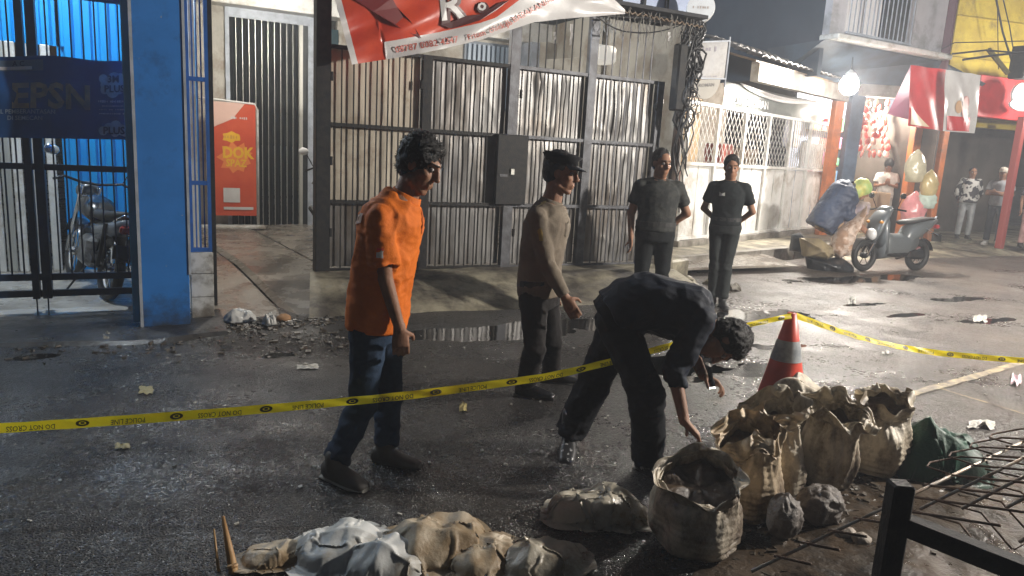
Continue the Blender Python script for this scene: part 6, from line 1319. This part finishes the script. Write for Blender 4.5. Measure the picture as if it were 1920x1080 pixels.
def seg(p, L, px, py, fallback=None):
    """point seen along (px, py) at exactly distance L from p, nearest in depth to p (keeps limb lengths human)"""
    d = rayv(px, py).normalized(); v = CAMP-p; bq = v.dot(d); cq = v.dot(v)-L*L; disc = bq*bq-cq
    if disc < 0: q = CAMP+d*(-bq); return p+(q-p).normalized()*L
    r = math.sqrt(disc); return CAMP+d*((-bq-r) if fallback == 'near' else (-bq+r))
X_, V_ = R0, FH            # image right and away, for side vectors only

# --- man in orange, walking right, head bowed
d0 = 3.47
J = dict(hed=D(788, 312, d0), nek=D(762, 366, d0+.0), che=D(736, 415, d0), wai=D(716, 520, d0), pel=D(708, 600, d0), side=(V_*.97+X_*.25))
hs = J['side'].normalized()
J['face'] = (X_*.86-V_*.32-UP*.36); J['up'] = UP*.88+X_*.4
J['shR'] = J['che']-hs*.165+UP*.035+X_*.01; J['shL'] = J['che']+hs*.165+UP*.035
J['elR'] = J['shR']+(X_*.03-V_*.0-UP*.285); J['wrR'] = J['elR']+(X_*.075-UP*.23+V_*-.01)
J['elL'] = J['shL']+(X_*-.06-UP*.28); J['wrL'] = J['elL']+(X_*-.01-UP*.23)
J['hpR'] = J['pel']-hs*.085-UP*.03; J['hpL'] = J['pel']+hs*.085-UP*.03
J['anL'] = G(722, 868)+UP*.085; J['knL'] = D(728, 748, d0+.10)
J['anR'] = G(628, 903)+UP*.10; J['knR'] = D(680, 760, d0-.12)
J['toL'] = J['anL']+X_*.2-V_*.05-UP*.05; J['toR'] = J['anR']+X_*.2-V_*.12-UP*.05
J['hnR'] = V_.copy()-X_*.3; J['hdR'] = X_*.1-UP*1.; J['htR'] = X_.copy(); J['hnL'] = -V_
ORS = cloth('orange shirt cloth', (.72, .17, .015), (.62, .14, .012), .7); JEAN = cloth('dark blue denim', (.03, .055, .1), (.02, .035, .065))
om, P, Rh = person(J, 'man in an orange short sleeved shirt and dark jeans walking right with bowed head', dict(base=(J['pel'].x, J['pel'].y, 0), shirt=ORS, trousers=JEAN, curl=.6, hair=.017, vox=.0085, hem=.035, loose=.026, slen=.78, shoes=M('grey brown shoe', (.1, .09, .08), .5), sole=M('pale sole', (.3, .29, .26), .6), seed=5, wr=.010, sc=1.0))
a_ = J['shR'].lerp(J['elR'], .52)-V_*.12+X_*.01
decal(om, 'flag_patch', 'shirt', a_+UP*.013, X_, UP, .055, .022, M('flag red', (.6, .04, .04), .6)); decal(om, 'flag_patch', 'shirt', a_-UP*.012, X_, UP, .055, .024, M('flag white', (.7, .7, .68), .6))
decal(om, 'back_print', 'shirt', J['che']-X_*.16-V_*.14+UP*.03, X_*.7-V_*.5, UP, .07, .05, M('faded pale print', (.62, .4, .3), .7))
for k in range(3): decal(om, 'button', 'shirt', J['nek'].lerp(J['che'], .5+.55*k)+X_*.2, V_, UP, .01, .01, M('pale button', (.5, .3, .2), .4), 3, .005)
decal(om, 'placket', 'shirt', J['nek'].lerp(J['che'], .9)+X_*.22, V_, UP, .028, .14, M('darker orange placket', (.55, .11, .01), .8), 8, .003)

# --- police officer walking right behind him
d0 = 4.55
J = dict(hed=D(1052, 326, d0), nek=D(1034, 378, d0), che=D(1026, 420, d0), wai=D(1013, 495, d0), pel=D(1012, 548, d0), side=(V_*.9+X_*.42)); hs = J['side'].normalized()
J['face'] = (X_*.93-V_*.28-UP*.1); J['up'] = UP+X_*.1
J['shR'] = J['che']-hs*.165+UP*.05; J['shL'] = J['che']+hs*.165+UP*.05
J['elR'] = J['shR']+(X_*.07-UP*.27+V_*.0); J['wrR'] = J['elR']+(X_*.13-UP*.205+V_*-.03)
J['elL'] = J['shL']+(X_*-.1-UP*.25); J['wrL'] = J['elL']+(X_*.08-UP*.22)
J['hpR'] = J['pel']-hs*.085-UP*.02; J['hpL'] = J['pel']+hs*.085-UP*.02
J['anR'] = G(985, 742)+UP*.09; J['knR'] = D(1002, 652, d0-.16); J['anL'] = G(1032, 716)+UP*.09; J['knL'] = D(1034, 640, d0+.08)
J['toR'] = J['anR']+X_*.2-V_*.05-UP*.05; J['toL'] = J['anL']+X_*.2-UP*.05; J['hnR'] = V_.copy(); J['hnL'] = -V_
POL = cloth('brown grey uniform cloth', (.2, .165, .125), (.16, .13, .1)); POLT = cloth('dark brown uniform trousers', (.018, .016, .016))
po, P, Rh = person(J, 'police officer in brown uniform shirt and black peaked cap walking right', dict(base=(J['pel'].x, J['pel'].y, 0), shirt=POL, trousers=POLT, hair=.008, vox=.0095, sleeve='long', slen=.95, hem=.02, loose=.014, shoes=BLACKG, belt=M('black belt leather', (.015, .015, .015), .3), seed=8, tw=1.05))
b = MB(); b.loft([(P(0, -.012, .06), Rh@Vector((.088, 0, 0)), Rh@Vector((0, .1, 0))), (P(0, -.012, .085), Rh@Vector((.09, 0, 0)), Rh@Vector((0, .105, 0))), (P(0, -.008, .108), Rh@Vector((.108, 0, 0)), Rh@Vector((0, .128, .0))), (P(0, -.02, .124), Rh@Vector((.08, 0, 0)), Rh@Vector((0, .1, 0)))], 26, 2.1)
CAPB = cloth('black cap cloth', (.012, .012, .014)); build(b, 'cap', CAPB, po, smooth=True)
b = MB(); b.grid(lambda u, v: P(math.sin((u-.5)*PI*.85)*(.085+.0*v), .075*math.cos((u-.5)*PI*.75)+.012+.07*v*math.cos((u-.5)*PI*.8), .062-.022*v), 14, 6); n_ = len(b.v); b.grid(lambda u, v: P(math.sin((u-.5)*PI*.85)*(.085+.0*v), .075*math.cos((u-.5)*PI*.75)+.012+.07*v*math.cos((u-.5)*PI*.8), .056-.022*v), 14, 6)
build(b, 'cap_peak', BLACKG, po, smooth=True); decal(po, 'shoulder_board', 'shirt', J['shR'].lerp(J['nek'], .35)+UP*.12, X_, hs, .045, .1, M('gold edged shoulder board', (.3, .24, .1), .5))
decal(po, 'sleeve_badge', 'shirt', J['shR'].lerp(J['elR'], .38)-V_*.12, X_, UP, .05, .06, M('yellow badge', (.45, .32, .08), .6)); decal(po, 'pocket', 'shirt', J['che']+X_*.2-V_*.08-UP*.02, V_+X_*.1, UP, .09, .1, M('pocket cloth', (.17, .14, .105), .85), 8, .004)

# --- man in black bending over the sacks
J = dict(pel=D(1162, 588, 3.72), wai=D(1205, 565, 3.72), che=D(1290, 588, 3.70), nek=D(1322, 607, 3.68), hed=D(1352, 640, 3.66))
hs = (V_*.93-X_*.1-UP*.12); J['side'] = hs; J['hside'] = (V_*.95+X_*.3); hs = hs.normalized(); hh = J['hside'].normalized()
J['face'] = (UP*-.93-X_*.12-V_*.25); J['up'] = (X_*.93-UP*.12+V_*.1)
J['shR'] = J['che']-hs*.165-UP*.02; J['shL'] = J['che']+hs*.15-UP*.02+X_*.02
J['elR'] = J['shR']+(D(1248, 735, 3.45)-J['shR']).normalized()*.29; J['wrR'] = J['elR']+(D(1290, 822, 3.3)-J['elR']).normalized()*.24
J['elL'] = J['shL']+(D(1305, 690, 3.78)-J['shL']).normalized()*.2; J['wrL'] = D(1318, 704, 3.66)
J['hpR'] = J['pel']-hh*.09-UP*.02; J['hpL'] = J['pel']+hh*.09-UP*.02
J['anR'] = G(1214, 885)+UP*.085; J['knR'] = D(1212, 740, 3.50)
J['anL'] = G(1066, 842)+UP*.10; J['knL'] = D(1118, 708, 3.78)
J['toR'] = J['anR']+X_*.14-V_*.14-UP*.05; J['toL'] = J['anL']-X_*.02-V_*.2-UP*.07; J['ftL'] = (-X_*.12-V_*.9-UP*.12).normalized()
J['hdR'] = (X_*.55-UP*.5-V_*.2); J['hnR'] = (-UP*.8-X_*.5); J['htR'] = V_.copy()
J['hdL'] = (X_*.7-UP*.3-V_*.1); J['hnL'] = (-V_*.2-UP*.6-X_*.4); J['htL'] = UP*1.
BLS = cloth('black navy jacket cloth', (.013, .018, .03), (.01, .013, .022), .7)
bm_, P, Rh = person(J, 'man in black bending down with a small torch, one hand reaching into a sack', dict(base=(J['pel'].x, J['pel'].y, 0), shirt=BLS, trousers=cloth('black trousers cloth', (.007, .008, .011)), hair=.018, vox=.0085, sleeve='long', slen=.32, hem=.04, loose=.026, shoes=M('black white shoe', (.03, .03, .032), .35, (.45, .45, .45), 22, lo=.55, hi=.6), boot=.1, seed=12, tw=1.35, girth=1.12, wr=.013, curl=.75, tlen=1.05))
tc_ = thing('torch', 'small black torch with a lit tip held under the bending man face', 'torch', D(1335, 715, 3.62))
t0, t1 = D(1330, 690, 3.64), D(1336, 732, 3.60)
build(MB().lathe(t0, [(.012, 0), (.013, .06), (.019, .075), (.019, .1)], 14, t1-t0), 'torch_body', BLACKG, tc_); build(MB().lathe(t0, [(.016, .1005), (.016, .106)], 14, t1-t0), 'lens', M('torch light', (1, .97, .9), emit=10.), tc_)

# --- generic standing figure
def stand(base, face, H, arms='down', girth=1., hturn=0., lean=0.):
    s = H/1.7; Fv = Vector((math.cos(face), math.sin(face), 0)); Sv = Vector((-math.sin(face), math.cos(face), 0))   # Sv points to the figure's left
    p = lambda f, l, z: Vector(base)+Fv*(f*s+lean*z)+Sv*l*s+UP*z*s
    J = dict(pel=p(0, 0, .93), wai=p(.0, 0, 1.07), che=p(-.01, 0, 1.32), nek=p(-.01, 0, 1.43), hed=p(.015, 0, 1.575), side=Sv.copy())
    hf = face+hturn; J['face'] = Vector((math.cos(hf), math.sin(hf), -.12)); J['up'] = UP.copy()
    for k, q in (('L', 1), ('R', -1)):
        J['sh'+k] = p(-.01, q*.175*girth**.5, 1.37); J['hp'+k] = p(0, q*.088, .9); J['kn'+k] = p(.02, q*.105, .49); J['an'+k] = p(-.01, q*.11, .085); J['to'+k] = p(.2, q*.14, .03)
        if arms == 'down': J['el'+k] = p(-.03, q*.235, 1.1); J['wr'+k] = p(.03, q*.25, .87)
        elif arms == 'back': J['el'+k] = p(-.09, q*.27, 1.1); J['wr'+k] = p(-.17, q*.08, .93)
        elif arms == 'hips': J['el'+k] = p(-.07, q*.315*girth**.5, 1.11); J['wr'+k] = p(-.13, q*.14, .95)
        elif arms == 'crossed': J['el'+k] = p(.05, q*.24, 1.12); J['wr'+k] = p(.19, -q*.04, 1.14+(.03 if q > 0 else -.02)); J['hd'+k] = (Sv*-q+Fv*-.1); J['hn'+k] = -Fv; J['ht'+k] = UP.copy()
        elif arms == 'phone': J['el'+k] = p(.03, q*.22, 1.12); J['wr'+k] = p(.24, q*.04, 1.17); J['hd'+k] = (Fv*.5+UP*.6-Sv*q*.3); J['hn'+k] = (-Sv*q*.5-Fv*.4+UP*.2); J['ht'+k] = UP*1.
        elif arms == 'one': J['el'+k] = p(-.06, q*.25, 1.1); J['wr'+k] = p(-.12, q*.16, .9)
    return J
face_cam = lambda b: math.atan2(-b.y, -b.x)
# officer in patterned dark uniform
b0 = Vector(D(1213, 600, 6.85)[:2]+(0,)); b0.z = .02
CAM_ = M('dark blotched uniform', (.009, .011, .011), .8, (.026, .028, .025), 16, lo=.45, hi=.55, bump=.3, bscale=120); DKG = cloth('dark green grey cloth', (.015, .018, .019), (.011, .014, .015)); DKT = cloth('dark grey trousers', (.012, .014, .015))
J = stand(b0, face_cam(b0)+.25, 1.66, 'hips', 1.0, .35); J['elR'] = J['shR']-UP*.27-J['side']*.07; J['wrR'] = J['elR']-UP*.22+J['side']*.02+Vector((math.cos(face_cam(b0)), math.sin(face_cam(b0)), 0))*.08; person(J, 'stout man in a dark blotched uniform standing with hands behind him near the pole', dict(base=b0, shirt=CAM_, trousers=DKT, hair=.008, girth=1.1, vox=.012, seed=31, loose=.01, hem=.0, belt=BLACK, shoes=BLACK, boot=.12))
b0 = Vector(D(1343, 577, 8.05)[:2]+(0,)); b0.z = .01
J = stand(b0, face_cam(b0)-.1, 1.66, 'back', .95, .25); J['anL'], J['anR'] = J['anL']-J['side']*.05, J['anR']+J['side']*.05; J['knL'], J['knR'] = J['knL']-J['side']*.04, J['knR']+J['side']*.04
s2, P, Rh = person(J, 'slim man in dark grey green uniform with white name strip standing hands behind back', dict(base=b0, shirt=DKG, trousers=cloth('grey green trousers', (.028, .032, .032)), hair=.012, vox=.012, seed=37, loose=.012, hem=.0, belt=BLACK, shoes=BLACK, boot=.14, sc=.97))
FV = Vector((math.cos(face_cam(b0)-.1), math.sin(face_cam(b0)-.1), 0)); decal(s2, 'name_strip', 'shirt', J['che']+FV*.2-J['side']*.075-UP*.04, -J['side'], UP, .09, .028, WHITEP); decal(s2, 'pocket', 'shirt', J['che']+FV*.2-J['side']*.075-UP*.11, -J['side'], UP, .1, .09, DKT, 6, .004); decal(s2, 'pocket', 'shirt', J['che']+FV*.2+J['side']*.075-UP*.11, -J['side'], UP, .1, .09, DKT, 6, .004)
# bystanders at the shops
b0 = G(1647, 440, .2); b0 = Vector((b0.x, b0.y, .17))
J = stand(b0, face_cam(b0)+.1, 1.68, 'phone', .95, -.1); J['face'] = J['face']+UP*-.6
ph, P, Rh = person(J, 'young man in a white tee shirt standing in the lit kiosk looking at a phone', dict(base=b0, shirt=cloth('white tee cloth', (.6, .58, .54)), trousers=cloth('pale stone trousers', (.5, .47, .43)), hair=.02, vox=.016, seed=41, loose=.02, shoes=BLACK))
pm_ = (J['wrL']+J['wrR'])/2+UP*.07; tph = one('phone', MB().box(pm_, (.075, .012, .14), b0.x and .5, bev=.004), BLACKG, 'dark phone held by the young man in the kiosk', 'phone')
b0 = G(1803, 447, .16); b0 = Vector((b0.x, b0.y, .15))
PLD = M('black and white check cloth', (.5, .5, .48), .8, (.02, .02, .025), 9, lo=.48, hi=.52, detail=1)
J = stand(b0, face_cam(b0)+.3, 1.66, 'one', .95, .0); person(J, 'man in a black and white patterned shirt and light jeans standing at the red shop', dict(base=b0, shirt=PLD, trousers=cloth('light denim', (.3, .32, .33)), hair=.006, vox=.016, seed=43, loose=.03, shoes=BLACK, slen=.9, sleeve='long'))
b0 = G(1858, 457, .16); b0 = Vector((b0.x, b0.y, .14))
J = stand(b0, face_cam(b0)-.15, 1.68, 'crossed', 1., .0)
gm, P, Rh = person(J, 'man in a grey tee shirt, pale cap and dark jeans standing with folded arms', dict(base=b0, shirt=cloth('grey tee cloth', (.3, .31, .33)), trousers=cloth('dark slate jeans', (.035, .045, .06)), hair=.004, vox=.016, seed=47, loose=.02, shoes=M('white trainers', (.5, .5, .48), .5), sole=WHITEP))
b = MB(); b.ell(P(0, -.012, .06), (.09, .105, .085), Rh, 18, 12); b.loft([(P(0, .1, .06), Rh@Vector((.07, 0, 0)), Rh@Vector((0, .05, .0))), (P(0, .105, .066), Rh@Vector((.07, 0, 0)), Rh@Vector((0, .05, 0)))], 14); build(b, 'cap', cloth('pale cap cloth', (.5, .46, .4)), gm, smooth=True)
b0 = G(1922, 462, .16); b0 = Vector((b0.x, b0.y, .14))
J = stand(b0, face_cam(b0)+.5, 1.6, 'down', 1., .0); person(J, 'person in pink trousers and dark top cut off by the right edge of the picture', dict(base=b0, shirt=cloth('dark top cloth', (.06, .06, .07)), trousers=cloth('pink trousers', (.5, .3, .28)), hair=.014, vox=.016, seed=53, loose=.03, shoes=BLACK))

# person crouching at the load beside the scooter
dd_ = 11.9; J = dict(pel=D(1544, 416, dd_), wai=D(1560, 392, dd_), che=D(1584, 363, dd_), nek=D(1600, 353, dd_), hed=D(1617, 357, dd_), side=V_*.95+X_*.2); hs = J['side'].normalized()
J['face'] = X_*.8-UP*.6-V_*.15; J['up'] = UP*.8+X_*.6
for k, q in (('L', 1), ('R', -1)):
    J['sh'+k] = J['che']+hs*q*.2; J['el'+k] = J['sh'+k]+X_*.06-UP*.32; J['wr'+k] = J['el'+k]+X_*.2-UP*.16
    J['hp'+k] = J['pel']+hs*q*.1; J['kn'+k] = D(1586 if q < 0 else 1594, 430, dd_-.1*(q < 0)+.2*(q > 0))-UP*.0; b_ = D(1548 if q < 0 else 1572, 482, dd_-.15*(q < 0)+.2*(q > 0)); b_.z = .11; J['an'+k] = b_; J['to'+k] = b_+X_*.2-UP*.06
cp_, P, Rh = person(J, 'person crouching left of the scooter in a dark blue jacket and yellow green hood', dict(base=(J['pel'].x, J['pel'].y, 0), shirt=M('dark blue rain jacket', (.045, .06, .1), .6, (.03, .04, .07), 3, bump=.5, bscale=20), trousers=cloth('tan shorts', (.36, .25, .16)), tlen=.25, tw=1.2, sleeve='long', hair=.01, vox=.016, seed=61, sc=1.15, girth=1.35, loose=.06, wr=.02, hem=.12, shoes=BLACK))
b = MB(); b.ell(P(0, -.03, .03), (.125, .15, .14), Rh, 20, 14); b.ell(P(0, -.06, -.06), (.13, .13, .12), Rh, 16, 10); hm2 = remesh(b, .02, 2); displace(hm2, lambda p, n: .012*ridge(p, 14, 2)); link('hood', hm2, M('yellow green hood', (.55, .5, .14), .55, (.22, .42, .16), 3.5), cp_, smooth=True)
# ================================================================ haze volume added to give the lens veil around the lamps
hz = MB(); hz.span((-9, -4, -1), (34, 18, 7.2)); ho = build(hz, 'haze', None); ho['kind'] = 'stuff'
hm_ = bpy.data.materials.new('thin night haze'); hm_.use_nodes = True; hn_ = hm_.node_tree.nodes; hn_.remove(hn_['Principled BSDF']); pv = hn_.new('ShaderNodeVolumePrincipled')
pv.inputs['Density'].default_value = .0055; pv.inputs['Color'].default_value = (.85, .9, 1, 1); pv.inputs['Anisotropy'].default_value = .2
hm_.node_tree.links.new(pv.outputs[0], hn_['Material Output'].inputs['Volume']); ho.data.materials.append(hm_)
for o in list(bpy.data.objects):
    if o.name.startswith('faded_marks') or (o.name.startswith('lettering') and o.type == 'MESH' and len(o.data.polygons) > 60): o['kind'] = 'stuff'
bpy.data.scenes.remove(TS)
